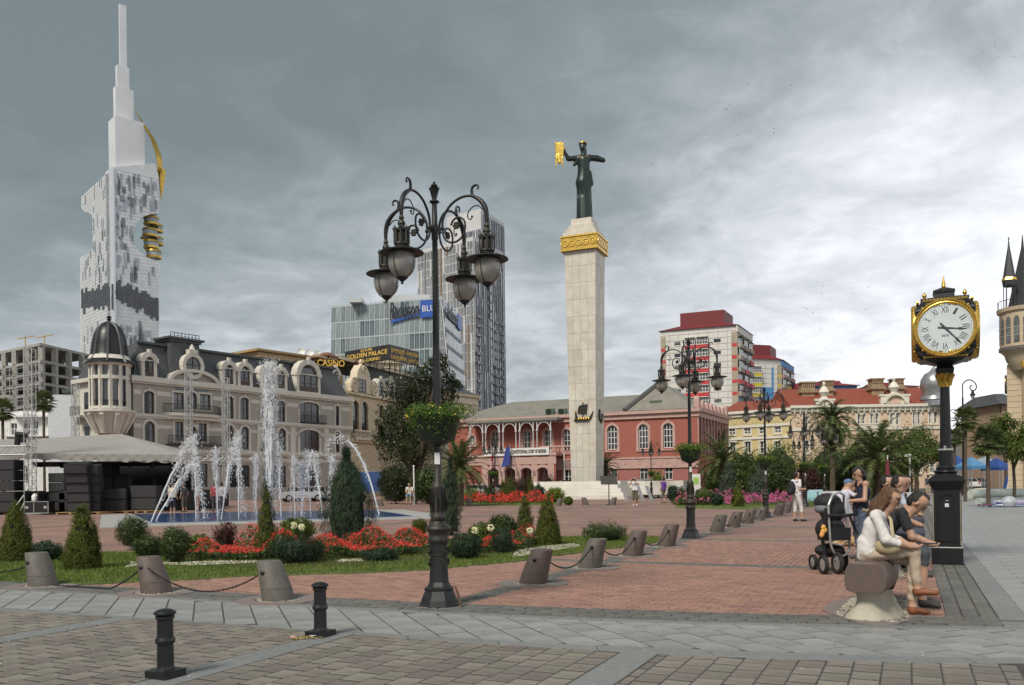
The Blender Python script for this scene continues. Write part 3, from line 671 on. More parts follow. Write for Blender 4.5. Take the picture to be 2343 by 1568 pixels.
 # turret
ts,tz=pl.px(*Z1(725,770));tx,ty=ts,0.9
tur=[(2.35,0),(2.35,lev(850,760)-0.3)];zt=lambda y:lev(850,y)
m=MB();m.lathe([(1.2,zt(905)),(1.35,zt(880)),(1.7,zt(840)),(2.0,zt(800)),(2.25,zt(785)),(2.4,zt(775)),(2.4,zt(763)),(1.9,zt(758))],24,(tx,ty,0));m.build('turret_balcony',M_HCREAM,hotel,smooth=True)
m=MB()
for k in range(10):
 a=2*math.pi*k/10+0.1;m.tube([(tx+1.3*math.cos(a),ty+1.3*math.sin(a),zt(905)),(tx+1.7*math.cos(a),ty+1.7*math.sin(a),zt(860)),(tx+2.05*math.cos(a),ty+2.05*math.sin(a),zt(812)),(tx+2.25*math.cos(a),ty+2.25*math.sin(a),zt(788))],[0.12,0.16,0.2,0.24],6)
m.build('turret_bracket',M_HCREAM,hotel)
MB().lathe([(1.0,0),(1.0,zt(880))],20,(tx,ty,0)).build('turret_base',M_HBEIGE,hotel,smooth=True)
MB().lathe([(1.62,zt(760)),(1.62,zt(480))],24,(tx,ty,0)).build('turret_drum',M_DARKGLASS,hotel,smooth=True)
m=MB()
for k in range(12):
 a=2*math.pi*k/12+0.05;c,s=math.cos(a),math.sin(a);m.bar((tx+1.72*c,ty+1.72*s,zt(760)),(tx+1.72*c,ty+1.72*s,zt(480)),0.30)
m.lathe([(1.7,zt(490)),(1.95,zt(487)),(2.1,zt(478)),(2.1,zt(470)),(1.7,zt(466))],24,(tx,ty,0));m.lathe([(1.64,zt(575)),(1.88,zt(573)),(1.88,zt(552)),(1.64,zt(550))],24,(tx,ty,0));m.lathe([(1.64,zt(757)),(1.88,zt(755)),(1.88,zt(740)),(1.64,zt(738))],24,(tx,ty,0))
m.build('turret_frame',M_HCREAM,hotel)
m=MB()
for k in range(12):
 a0,a1=2*math.pi*k/12+0.05,2*math.pi*(k+1)/12+0.05
 for j in range(5):
  t0,t1=a0+(a1-a0)*j/5,a0+(a1-a0)*(j+1)/5;m.bar((tx+1.72*math.cos(t1),ty+1.72*math.sin(t1),zt(740)),(tx+1.72*math.cos(t1),ty+1.72*math.sin(t1),zt(705)),0.03)
m.lathe([(1.68,zt(706)),(1.75,zt(706)),(1.75,zt(702)),(1.68,zt(702))],24,(tx,ty,0));m.build('turret_railing',M_BLACKIRON,hotel)
dome=[(2.3,zt(474)),(2.15,zt(464)),(1.8,zt(442)),(1.62,zt(410)),(1.5,zt(350)),(1.32,zt(295)),(1.02,zt(250)),(0.65,zt(228)),(0.32,zt(218)),(0.12,zt(213))]
M_DOME=mat('dark_dome_metal',(0.028,0.030,0.032),0.38,metal=0.4,var=0.2)
do=MB().lathe(dome,24,(tx,ty,0)).build('turret_dome',M_DOME,hotel,smooth=True)
m=MB()
for k in range(8):
 a=2*math.pi*k/8+0.2;m.tube([(tx+r*1.02*math.cos(a),ty+r*1.02*math.sin(a),z)for r,z in dome],0.13,6)
m.build('dome_rib',mat('dome_rib_metal',(0.08,0.082,0.085),0.5,metal=0.3),do,smooth=True)
MB().lathe([(0.12,zt(214)),(0.08,zt(204)),(0.26,zt(197)),(0.1,zt(189)),(0.3,zt(182)),(0.04,zt(172))],10,(tx,ty,0)).build('finial',M_DOME,do,smooth=True)
MB().lathe([(1.95,zt(452)),(2.05,zt(450)),(1.78,zt(424)),(1.68,zt(424))],24,(tx,ty,0)).build('dome_collar',M_HCREAM,do)
# side wing running back from the turret
m=MB();wl=8.5
m.add([(-1.6,1.6,0),(-1.6,wl,0),(-1.6,wl,ztop),(-1.6,1.6,ztop)],[(0,1,2,3)]);m.box(-1.55,0,1.6,wl,0,ztop-0.1);m.build('side_wall',M_HCREAM,hotel,fix=False)
for z in(z1_,z2,ztop):MB().box(-2.1,-1.61,2.2,wl+0.2,z-0.2,z+0.2).build('string_course',M_HCREAM,hotel)
for z in(z2,z1_):
 for y in(3.4,6.4):
  MB().box(-2.9,-1.62,y-1.0,y+1.0,z-0.1,z+0.1).build('balcony',M_HCREAM,hotel);m=MB()
  for k in range(11):m.bar((-2.85,y-1+0.2*k,z+0.1),(-2.85,y-1+0.2*k,z+1.0),0.04)
  m.bar((-2.85,y-1,z+1),(-2.85,y+1,z+1),0.07);m.build('balcony_railing',M_BLACKIRON,hotel)
  MB().box(-1.64,-1.605,y-0.5,y+0.5,z+0.3,z+2.6).build('window',M_DARKGLASS,hotel)
  #  cream casino hotel beyond it
Z6=Zf(744,695.6,0.2893)
CA=HB+(HB-HA).normalized()*1.2;e0=D4(*Z6(385,735),16.0)
CB=gp(P(1012,1000,140.0));CA=gp(P(797,1000,112.0));pl=Plane(CA,CB)
cas=root_on(pl,'casino_hotel','cream hotel with black mansard, scrolled gable and tall arched loggia beside the mansard hotel')
M_CREAM=mat('casino_cream',(0.56,0.45,0.30),0.8,var=0.06,scale=1.5,stain=0.12);M_CTRIM=mat('casino_trim',(0.64,0.55,0.41),0.75,var=0.06,stain=0.1)
M_BLACKROOF=mat('black_slate',(0.045,0.045,0.047),0.6,var=0.25,scale=4,bump=0.3)
holes=[];wins=[]
def HC(x0,y0,x1,y1,arch=0,nx=2,nz=2):r=zrect(pl,Z6,x0,y0,x1,y1);holes.append((*r,arch));wins.append(((*r,arch),nx,nz))
HC(220,765,272,1022,1,1,2);HC(290,775,345,1030,1,1,2);HC(430,800,470,900,0.8);HC(500,805,540,905,0.8);HC(580,810,620,905,.8);HC(430,960,470,1070,0);HC(500,960,540,1070,0)
HC(360,1355,445,1400,0,2,1);HC(240,1350,290,1420,0,2,1)
zev=zat(pl,Z6,385,735);m=MB();wall_mesh(m,0,pl.len,0,zev,holes,0.35);m.add([(0,0,0),(0,14,0),(0,14,zev),(0,0,zev)],[(0,1,2,3)]);m.add([(pl.len,0,0),(pl.len,14,0),(pl.len,14,zev),(pl.len,0,zev)],[(0,1,2,3)])
m.build('wall',M_CREAM,cas,fix=False)
for h,nx,nz in wins:window(cas,h,0.3,nx,nz,M_BROWNFRAME,None,0.1)
for h,*_ in wins[:5]:surround(cas,h,0.25,M_CTRIM)
for z in(zev,zat(pl,Z6,300,1085),zat(pl,Z6,300,1320)):MB().box(-0.2,pl.len,-0.5,0.01,z-0.25,z+0.2).build('cornice',M_CTRIM,cas,fix=False)
a0,a1=pl.s(Z6(205,0)[0]),pl.s(Z6(365,0)[0]);zb=zat(pl,Z6,290,1070);m=MB()
for k in range(14):x=a0+(a1-a0)*k/13;m.lathe([(0.07,0),(0.11,0.3),(0.06,0.6),(0.09,0.8)],6,(x,-0.7,zb+0.15))
m.box(a0-.1,a1+.1,-0.85,-0.01,zb-0.2,zb+0.15);m.box(a0-.1,a1+.1,-0.82,-0.58,zb+0.95,zb+1.15);m.build('loggia_balustrade',M_CTRIM,cas)
g0,g1=pl.s(Z6(190,0)[0]),pl.s(Z6(385,0)[0]);gc=(g0+g1)/2;zg1=zat(pl,Z6,285,490);w=g1-g0
gh_=zg1-zev
prof=[(g0,zev),(g1,zev),(g1-0.02*w,zev+gh_*.3),(g1-0.1*w,zev+gh_*.48),(g1-0.22*w,zev+gh_*.54),(g1-0.26*w,zev+gh_*.76),(gc+0.16*w,zev+gh_*.9),(gc+0.1*w,zg1),(gc-0.1*w,zg1),(gc-0.16*w,zev+gh_*.9),(g0+0.26*w,zev+gh_*.76),(g0+0.22*w,zev+gh_*.54),(g0+0.1*w,zev+gh_*.48),(g0+0.02*w,zev+gh_*.3)]
gb=MB().prism_xz(prof,-0.5,0.6).build('gable',M_CTRIM,cas);r=zrect(pl,Z6,245,600,303,700)
window(cas,r,-0.52,2,3,M_BROWNFRAME,None,0.1)
m=MB()
for sx in(-1,1):
 for rr in(1.0,0.55):m.ring_xz(gc+sx*w*0.4,zev+gh_*.27,rr-0.2,rr,-0.68,-0.502,0,2*math.pi,16)
m.ring_xz(gc,zev+gh_*.86,0.3,0.55,-0.68,-0.502,0,2*math.pi,16);m.build('scroll',M_CTRIM,gb)
MB().lathe([(0.4,0),(0.2,0.2),(0.35,0.5),(0.15,0.75),(0.05,0.9)],10,(gc,0,zg1)).build('finial',M_CTRIM,gb)
m=MB();m.add([(g1,0.2,zev+0.2),(pl.len,0.2,zev+0.2),(pl.len,2.0,zev+4.6),(g1,2.0,zev+4.6),(0,0.2,zev+.2),(g0,0.2,zev+.2),(g0,2,zev+4.6),(0,2,zev+4.6),(0,10,zev+4.6),(pl.len,10,zev+4.6)],[(0,1,2,3),(4,5,6,7),(7,2,9,8)]);m.build('roof',M_BLACKROOF,cas,fix=False)
MB().box(0,pl.len,1.6,2.2,zev+4.6,zev+4.95).build('roof_edge',M_CTRIM,cas)
dormer(425,650,462,735,1,1,2,cas,pl,Z6);dormer(505,655,545,740,1,1,2,cas,pl,Z6);dormer(72,560,105,600,1,1,1,cas,pl,Z6)
qa,qb=P(848,830,131),P(918,828,131);f_=lambda p:Matrix.Rotation(-pl.rz,3,'Z')@(Vector((p.x,p.y,0))-pl.A)
ab=empty('attic_block',(0,0,0),0,parent=cas);ab.rotation_euler=(0,0,-pl.rz+R(18));ab.location=f_(qa);aw=qb.x-qa.x;az=qa.z
MB().box(0,aw,0,8,az-9,az).box(-0.3,aw+.3,-0.3,8.2,az,az+0.35).box(-0.1,aw+.1,-0.1,8.1,az-5.9,az-5.6).build('wall',M_CREAM,ab)
m=MB();xw=aw*0.62;wz0=P(905,866,131).z;wz1=P(905,844,131).z
m.prism_xz([(xw,wz0),(xw+1.9,wz0),(xw+1.9,wz1-.8),(xw+1.5,wz1-.2),(xw+.95,wz1),(xw+.4,wz1-.2),(xw,wz1-.8)],-0.06,-0.02);m.build('window',M_DARKGLASS,ab)
M_COPPER=mat('brown_metal_cowl',(0.20,0.095,0.055),0.6,var=0.25)
for zx,zy in((65,432),(140,415),(350,467)):
 s_,z_=pl.px(*Z6(zx,zy));m=MB().box(s_-0.9,s_+0.9,1.5,3.2,zev+4.4,z_-0.3);c_=m.build('chimney',M_CREAM,cas)
 MB().frustum(s_,2.35,z_+0.1,z_+0.6,2.6,2.0,1.0,0.8).frustum(s_,2.35,z_-0.3,z_+0.1,1.7,1.6,2.6,2.0).build('chimney_cowl',M_COPPER,c_)
 # low terrace block with dishes behind the mansard roof, and the tall lettering on it
pT=P(655,815,128);tb=empty('terrace_block',(pT.x,pT.y,0),R(52),'ochre rooftop block with satellite dishes rising behind the mansard roof','building')
MB().box(-5,11,0,8,0,P(700,812,128).z).build('wall',mat('ochre_plaster',(0.50,0.37,0.20),0.8,var=0.08),tb);MB().box(-5.6,11.6,-0.6,8.2,P(700,812,128).z,P(700,807,128).z).build('roof',mat('ochre_edge',(0.40,0.26,0.12),0.8),tb)
for k,x in enumerate((3.5,5.2,7.0)):
 d=MB().lathe([(0.05,-0.15),(0.35,-0.08),(0.6,0.08)],14,cap=False).build('satellite_dish',M_WHITE,tb,(x,1.0,P(700,803,128).z+0.4));d.rotation_euler=(R(70),0,R(-30))
sg=empty('casino_sign',(P(757,832,108).x,108,P(757,832,108).z),R(20),'row of gold capital letters on the roof edge reading casino','sign')
lettering('letters','CASINO',1.2,M_GOLD,sg,(0,0,0),extrude=0.08,width=P(785,830,108).x-P(727,830,108).x+0.2,height=0.85,offset=0.01)
#  wedge-shaped roof sign
M_SIGNBLK=mat('sign_black',(0.03,0.028,0.026),0.5,var=0.1);M_SIGNGOLD=mat('sign_gold',(0.80,0.52,0.12),0.5,var=0.05)
q0,q1,q2=P(789,795,123),P(890,788,117),P(958,804,124);zb_=P(890,823,117).z;zt_=q1.z
bs=empty('roof_billboard',(q1.x,q1.y,0),0,'black wedge-shaped roof billboard with gold hotel lettering on both faces','billboard')
for a,b,lines,nm in((q0,q1,[('BATUMI',0.85,0.25,0.16),('GOLDEN PALACE',0.55,0.92,0.30),('HOTEL-CASINO',0.18,0.6,0.2)],'sign_face'),(q1,q2,[('გოლდენ  პალასი',0.70,0.9,0.40),('სასტუმრო კაზინო',0.24,0.92,0.40)],'sign_face')):
 d=Vector((b.x-a.x,b.y-a.y,0));ln=d.length;rz=math.atan2(d.y,d.x)
 f=MB().box(0,ln,0,0.3,zb_,zt_).build(nm,M_SIGNBLK,bs,(a.x-q1.x,a.y-q1.y,0),rz)
 for tx_,zz,wd,ht in lines:lettering('lettering',tx_,1.0,M_SIGNGOLD,f,(ln/2,-0.03,zb_+(zt_-zb_)*zz),extrude=0.02,width=ln*wd,height=(zt_-zb_)*ht,offset=0.012)
m=MB();dv=[q0-q1,Vector((0,0,0)),q2-q1]
for a,b in((dv[0],dv[1]),(dv[1],dv[2])):
 for k in range(7):
  t0,t1=k/6,min(1,(k+0.5)/6);p=a.lerp(b,t0);p2=a.lerp(b,t1);m.bar((p.x,p.y+0.15,zb_-2.2),(p.x,p.y+0.15,zb_),0.1);m.bar((p.x,p.y+0.15,zb_-1.6),(p2.x,p2.y+0.15,zb_),0.07)
 m.bar((a.x,a.y+0.15,zb_-1.2),(b.x,b.y+0.15,zb_-1.2),0.09)
m.build('support_frame',M_BLACKIRON,bs)
# plain cream block at the end with a grey pitched roof
a,b,c=P(1017,884,142),P(1093,897,150),P(1000,884,150);yb=empty('plain_cream_block',(a.x,a.y,0),math.atan2(b.y-a.y,b.x-a.x),'plain cream wall with grey pitched roof behind the magnolia tree','building');ln=(gp(b)-gp(a)).length
zz=P(1040,905,144).z;MB().box(-1,ln,0,14,0,zz).build('wall',M_CTRIM,yb);MB().box(-1.2,ln+.3,-0.4,14,zz,zz+0.5).box(-1.1,ln+.15,-.2,14,zz-1.3,zz-1.1).build('cornice',M_CREAM,yb)
m=MB();m.add([(1.4,-0.3,zz+0.5),(ln+.2,-0.3,zz+.5),(ln+.2,14,zz+.5),(-1,14,zz+.5),(1.8,6,zz+4.2),(0,8,zz+4.6)],[(0,1,4),(1,2,5,4),(0,4,5,3)]);m.build('roof',M_SLATE,yb)
#  glass hotel slab
Zr=Zf(665.4,363.0,0.3858)
M_GPANE=mat('pale_curtain_glass',(0.255,0.305,0.315),0.16,scale=0.25,var=0.35,island=0.22,spec=0.9);M_GPANE2=mat('dark_curtain_glass',(0.11,0.145,0.165),0.1,scale=0.2,var=0.4,island=0.3,spec=0.9)
M_MULL=mat('pale_mullion',(0.50,0.52,0.53),0.5,var=0.08)
ga,gb_,gc_=P(*Zr(243,880),205),P(*Zr(888,872),196),P(*Zr(985,905),216)
gh=empty('glass_hotel',(gb_.x,gb_.y,0),0,'pale glass curtain-walled hotel slab with flared sides behind the roof billboard','building')
def curtain(a,b,ncol,nrow,zt0,zt1,flare,dark,nm='pane'):
 """a,b top corners in plan relative to root; wall leans out by flare towards the ground"""
 d=Vector((b.x-a.x,b.y-a.y,0));ln=d.length;d.normalize();nrm=Vector((d.y,-d.x,0));H_=3.9;dz=H_;lean=flare
 ht=zt0;me=MB().add([(0.06,0,0.06),(ln/ncol-0.06,0,0.06),(ln/ncol-0.06,-0.0,dz-0.3),(0.06,-0.0,dz-0.3)],[(0,1,2,3)]).mesh(nm)
 rz=math.atan2(d.y,d.x);fr=empty('glass_facade',(a.x,a.y,0),rz,parent=gh)
 for r_ in range(nrow):
  for c in range(ncol):
   z=zt0-(r_+1)*dz;off=(zt0-z)*lean;k=random.random()
   o=link(nm,me if True else None,None,fr,(ln*c/ncol,-off+0.05,z));o.rotation_euler=(-math.atan(lean)*-1,0,0)
   if not o.data.materials:o.data.materials.append(M_GPANE)
   if k<dark:o.material_slots[0].link='OBJECT';o.material_slots[0].material=M_GPANE2
 m=MB();zlow=2.0
 for c in range(ncol*2+1):
  x=ln*c/ncol/2;w=0.12 if c%2==0 else 0.05;m.bar((x,-0.05,zt0+0.3),(x,-0.05-(zt0-zlow)*lean,zlow),w,0.3)
 for r_ in range(int((zt0-zlow)/dz)+1):z=zt0-r_*dz;m.box(0,ln,-(zt0-z)*lean-0.12,-(zt0-z)*lean+0.2,z-0.28,z)
 m.build('mullion',M_MULL,fr)
 MB().add([(0,0.2,zt0),(ln,0.2,zt0),(ln,0.2-(zt0-zlow)*lean,zlow),(0,0.2-(zt0-zlow)*lean,zlow)],[(0,1,2,3)]).build('inner_blind',mat('inner_blind',(0.16,0.19,0.20),0.6,var=0.3,scale=0.3),fr,fix=False)
 return fr,ln
zt0=ga.z;fr1,l1=curtain(ga-gb_,Vector((0,0,0)),22,10,zt0,0,0.045,0.22)
fr2,l2=curtain(Vector((0,0,0)),gc_-gb_,8,9,zt0,0,0.09,0.35)
MB().add([(ga.x-gb_.x,ga.y-gb_.y,zt0),(0,0,zt0),(gc_.x-gb_.x,gc_.y-gb_.y,zt0),(ga.x-gb_.x+6,ga.y-gb_.y+20,zt0)],[(0,1,2,3)]).box(-14,-3,4,9,zt0,zt0+1.6).box(-22,-19,4,8,zt0,zt0+1.0).build('roof',M_MULL,gh)
M_BLUESIGN=mat('blue_sign',(0.03,0.10,0.42),0.4,var=0.05);M_NAVY=mat('navy_letter',(0.03,0.04,0.06),0.4)
sx0=(Zr(600,0)[0]-Zr(243,0)[0])/(Zr(888,0)[0]-Zr(243,0)[0])*l1;sx1=(Zr(770,0)[0]-Zr(243,0)[0])/(Zr(888,0)[0]-Zr(243,0)[0])*l1
lettering('sign_lettering','Radisson',3.0,M_NAVY,fr1,((sx0+sx1)/2,-0.9,zt0-2.6),extrude=0.1,width=sx1-sx0,height=4.0,shear=0.25,offset=0.03)
MB().prism_xz([(sx0,zt0-5.4),(sx1+0.2,zt0-3.9),(sx1+0.2,zt0-3.4),(sx0+1.0,zt0-4.5)],-0.95,-0.8).build('sign_stroke',M_BLUESIGN,fr1)
bx=MB().box(sx1+0.5,sx1+4.8,-1.0,-0.7,zt0-4.6,zt0-0.6).build('sign_box',M_BLUESIGN,fr1);lettering('sign_lettering','BLU',1.6,M_WHITE,bx,(sx1+2.65,-1.05,zt0-2.6),extrude=0.03,width=3.2,height=1.4)
lettering('sign_lettering','Radisson',2.6,M_NAVY,fr2,(l2*0.36,-1.3,zt0-2.8),extrude=0.1,width=l2*0.6,height=3.4,shear=0.25,offset=0.03)
b2=MB().box(l2*0.70,l2*0.95,-1.4,-1.1,zt0-4.6,zt0-1.0).build('sign_box',M_BLUESIGN,fr2)
#  high-rise with brown and white strips
hr=empty('strip_high_rise',(P(1085,1100,300).x,300,0),0,'stepped grey high-rise with vertical white and brown strips behind the street lamp','building')
def o3(p):return Vector((p[0]-hr.location.x,p[1]-hr.location.y,0))
M_HG=mat('high_rise_glass',(0.115,0.125,0.14),0.2,var=0.4,scale=0.12,spec=0.8);M_HG2=mat('high_rise_glass_pale',(0.27,0.28,0.30),0.25,var=0.4,scale=0.1,spec=0.8)
M_HW=mat('high_rise_white',(0.56,0.55,0.545),0.6,var=0.12,scale=0.2);M_HBR=mat('high_rise_brown',(0.27,0.20,0.155),0.6,var=0.2);M_HGR=mat('high_rise_grey',(0.26,0.27,0.29),0.6,var=0.15)
def tower_face(a,b,zt,ncol,base,strips,fl=3.3,seed=1,density=0.5,z0=18):
 rnd=random.Random(seed);d=Vector((b.x-a.x,b.y-a.y,0));ln=d.length;fr=empty('facade',(a.x,a.y,0),math.atan2(d.y,d.x),parent=hr)
 MB().add([(0,0,0),(ln,0,0),(ln,0,zt),(0,0,zt)],[(0,1,2,3)]).build('glazing',base,fr,fix=False)
 cw=ln/ncol
 for c in range(ncol):
  x=c*cw;z=zt
  while z>z0:
   h_=rnd.choice((1,2,3,4,6))*fl
   if rnd.random()<density:MB().box(x+cw*0.06,x+cw*0.55,-0.35,0,z-h_+0.05,z-0.05).build('cladding_strip',rnd.choice(strips),fr,fix=False)
   z-=h_
 m=MB();z=zt
 while z>z0:m.box(0,ln,-0.12,0.02,z-0.35,z);z-=fl
 for c in range(ncol+1):m.box(c*cw-0.1,c*cw+0.1,-0.2,0.02,z0,zt)
 fr3=m.build('floor_band',M_HW if base is M_HG2 else M_HGR,fr,fix=False)
 return fr,ln
A0,B0,C0=P(955,566,318),P(1082,549,300),P(1152,560,322);zlow=P(1082,549,300).z
tower_face(o3(A0),o3(B0),zlow,17,M_HG2,[M_HW,M_HW,M_HBR,M_HGR,M_HW],seed=3,density=0.55)
tower_face(o3(B0),o3(C0),zlow,14,M_HG,[M_HGR,M_HGR,M_HW,M_HG2],seed=5,density=0.6)
ztl=P(1100,487,312).z;A1,B1,C1=P(1022,487,322),P(1100,484,312),P(1152,500,330)
MB().prism_xy([o3(A0),o3(B0),o3(C0),o3(C0)+Vector((-20,20,0)),o3(A0)+Vector((4,20,0))],zlow-0.02,zlow+1.2).build('lower_roof',M_HW,hr)
MB().add([(*o3(A1)[:2],zlow),(*o3(B1)[:2],zlow),(*o3(B1)[:2],ztl),(*o3(A1)[:2],ztl)],[(0,1,2,3)]).build('upper_wall',M_HW,hr,fix=False)
MB().prism_xy([o3(A1),o3(B1),o3(C1),o3(C1)+Vector((-14,14,0))],ztl,ztl+1.5).build('upper_roof',M_HW,hr)
tower_face(o3(B1),o3(C1),ztl,9,M_HG,[M_HGR,M_HG2],seed=8,density=0.6,z0=zlow)
fr,ln=tower_face(o3(A1).lerp(o3(B1),0.55)+Vector((0,-0.3,0)),o3(A1).lerp(o3(B1),0.97)+Vector((0,-0.3,0)),ztl-6,6,M_HG,[M_HGR,M_HW],seed=9,density=0.3,z0=zlow)
d_=o3(C0)-o3(B0);
for t in(0.5,):
 p=o3(B0).lerp(o3(C0),t);f=empty('facade',p,math.atan2(d_.y,d_.x),parent=hr)
 for k in range(24):MB().box(-0.45,0.45,-0.6,-0.36,6+k*3.3,8.3+k*3.3).build('stair_window',M_WHITE,f,fix=False)
for t in(0.12,0.66,0.86):
 p=o3(B0).lerp(o3(C0),t);f=empty('facade',p,math.atan2(d_.y,d_.x),parent=hr)
 for k in range(14):MB().box(-1.1,1.1,-1.1,0,18+k*3.3,18.9+k*3.3).build('balcony',M_HGR,f,fix=False)
 #  tall white tower with spire
TY=345.0;tk=TY/FPX
M_TW=mat('tower_white_panel',(0.69,0.70,0.71),0.45,var=0.05,scale=0.15,spec=0.6)
def panel_mat(name,w,h,c1,c2,mo,rough):
 m=bpy.data.materials.new(name);m.use_nodes=True;t=m.node_tree;b=t.nodes['Principled BSDF'];nn=t.nodes.new;ll=t.links.new
 tcn=nn('ShaderNodeTexCoord');mp=nn('ShaderNodeMapping');mp.inputs['Rotation'].default_value=(R(-90),0,0);ll(tcn.outputs['Object'],mp.inputs[0]);br=nn('ShaderNodeTexBrick');ll(mp.outputs[0],br.inputs[0])
 for k,v in(('Scale',1.0),('Brick Width',w),('Row Height',h),('Mortar Size',0.05),('Color1',(*c1,1)),('Color2',(*c2,1)),('Mortar',(*mo,1))):br.inputs[k].default_value=v
 ll(br.outputs[0],b.inputs['Base Color']);b.inputs['Roughness'].default_value=rough;return m
M_TP=panel_mat('tower_panels',1.6,2.6,(0.70,0.71,0.72),(0.60,0.615,0.63),(0.46,0.47,0.49),0.32)
M_TD=mat('tower_slit_glass',(0.27,0.30,0.335),0.2,var=0.4,scale=0.2,spec=0.8);M_TB=mat('tower_dark_panel',(0.075,0.08,0.09),0.4,var=0.3,scale=0.3)
c0=P(262,1107,TY);tw=empty('white_spire_tower',(c0.x,c0.y,0),0,'tall white tower with stepped spire, gold blade and a wheel set into its wall','tower')
LD=Vector((-0.68,0.73,0));RD=Vector((0.73,0.68,0))
fL=empty('wall_face',(0,0,0),math.atan2(-LD.y,-LD.x),parent=tw);fR=empty('wall_face',(0,0,0),math.atan2(RD.y,RD.x),parent=tw)
plL=Plane(c0,c0+RD*1.0 if False else c0-LD);plR=Plane(c0,c0+RD)
def TL(x,y):s_,z=plL.px(x,y);return(s_,z)
def TR(x,y):return plR.px(x,y)
lp=[(0,TL(262,1080)[1]),(0,TL(262,386)[1]),TL(238,402),TL(186,451),TL(186,477),TL(192,484),TL(203,487),TL(212,494),TL(213,568),TL(206,578),TL(183,590),TL(184,1075)]
rp=[(0,TR(262,1080)[1]),(0,TR(262,386)[1]),TR(361,373),TR(364,489),TR(345,490),TR(328,496),TR(314,508),TR(306,524),TR(304,540),TR(307,557),TR(317,574),TR(334,588),TR(358,598),TR(365,600),TR(362,1075)]
MB().prism_xz(lp,0.0,6.5).build('wall',M_TP,fL);MB().prism_xz(rp,-0.02,6.5).build('wall',M_TP,fR)
ztop_=TR(262,386)[1];MB().lathe([(1.2,5),(1.2,ztop_)],16,(0.0,1.05,0)).build('corner_column',mat('tower_corner',(0.62,0.65,0.68),0.25,metal=0.3),tw,smooth=True)
MB().prism_xz([TL(205,490),TL(186,480),TL(186,590),TL(205,590)],12,14).build('inner_wall',M_TW,fL)
for k in range(4):z=TL(205,505+k*18)[1];MB().box(TL(214,500)[0]-1.5,TL(212,500)[0]+1.6,-0.1,0.4,z,z+1.2).build('landing',M_TW,fL)
rnd=random.Random(4)
def inpoly(poly,x,z):return inside(poly,x,z)
def slits(par,poly,fnpx,x0,x1,n,seed):
 rr=random.Random(seed);k=0
 while k<n:
  x=rr.uniform(x0,x1);y=rr.uniform(395,790);h=rr.choice((14,20,26,34));
  a,b=fnpx(x,y),fnpx(x,y+h)
  if 640<y+h/2<745 or not(inpoly(poly,a[0],a[1])and inpoly(poly,b[0],b[1])):
   k+=0.2;continue
  w=rr.choice((0.4,0.55,0.8));z1,z0=round(a[1]/1.3)*1.3,round(b[1]/1.3)*1.3
  MB().box(a[0]-w,a[0]+w,-0.1,0.3,z0,z1).build('slit_window',M_TD if rr.random()<0.8 else M_CURTAIN,par,fix=False);k+=1
slits(fL,lp,TL,188,262,75,3);slits(fR,rp,TR,256,360,125,5)
for par,fn,xa,xb,top in((fL,TL,186,258,lambda x:652+(256-x)*0.20),(fR,TR,263,362,lambda x:645+(x-268)*0.36)):
 n=15;
 for i in range(n):
  x=xa+(xb-xa)*(i+0.5)/n;a=fn(x,top(x)+rnd.uniform(-7,7));b=fn(x,top(x)+48+rnd.uniform(-10,10));w=abs(fn(xb,700)[0]-fn(xa,700)[0])/n/2
  for j in range(4):
   z0=b[1]+(a[1]-b[1])*j/4;z1=b[1]+(a[1]-b[1])*(j+1)/4;MB().box(a[0]-w*0.97,a[0]+w*0.97,-0.2-0.15*rnd.random(),0.2,z0+0.05,z1-0.05).build('dark_panel',M_TB,par,fix=False)
m=MB();m2=MB()
for y in range(400,800,8):
 for par_m,fn,poly,xa,xb in((m,TL,lp,187,262),(m2,TR,rp,258,361)):
  a,b=fn(xa,y),fn(xb,y);z=a[1]if par_m is m else a[1];z=fn((xa+xb)/2,y)[1]
  segs=[];n=24
  for i in range(n):
   x0,x1=a[0]+(b[0]-a[0])*i/n,a[0]+(b[0]-a[0])*(i+1)/n
   if inpoly(poly,x0,z)and inpoly(poly,x1,z):par_m.box(min(x0,x1),max(x0,x1),-0.05,0.02,z-0.06,z+0.06)
M_TJ=mat('panel_joint',(0.40,0.41,0.43),0.6)
m.build('panel_joint',M_TJ,fL,fix=False)['kind']='stuff';m2.build('panel_joint',M_TJ,fR,fix=False)['kind']='stuff'
# upper blocks: boxes seen on the corner
M_TW2=mat('tower_shaft_white',(0.66,0.665,0.675),0.5,var=0.07,scale=0.08,stain=0.12)
def block(xl,xc,xr,yt,yb_,push,nm):
 c=P(xc,800,TY+push);l=(xc-xl)*(TY+push)/FPX/0.68;r=(xr-xc)*(TY+push)/FPX/0.73;z1=P(xc,yt,TY+push).z;z0=P(xc,yb_,TY+push).z
 o=Vector((c.x-c0.x,c.y-c0.y,0));q=[o,o+RD*r,o+RD*r+LD*l,o+LD*l]
 mm=MB().prism_xy(q,z0,z1);return mm.build(nm,M_TW2,tw)
block(238,270,318,264,420,5,'upper_shaft');block(260,272,301,196,270,9,'spire_stage');block(268,276,295.5,148,200,10,'spire_stage');block(279,283,294,9,150,11,'spire_needle')
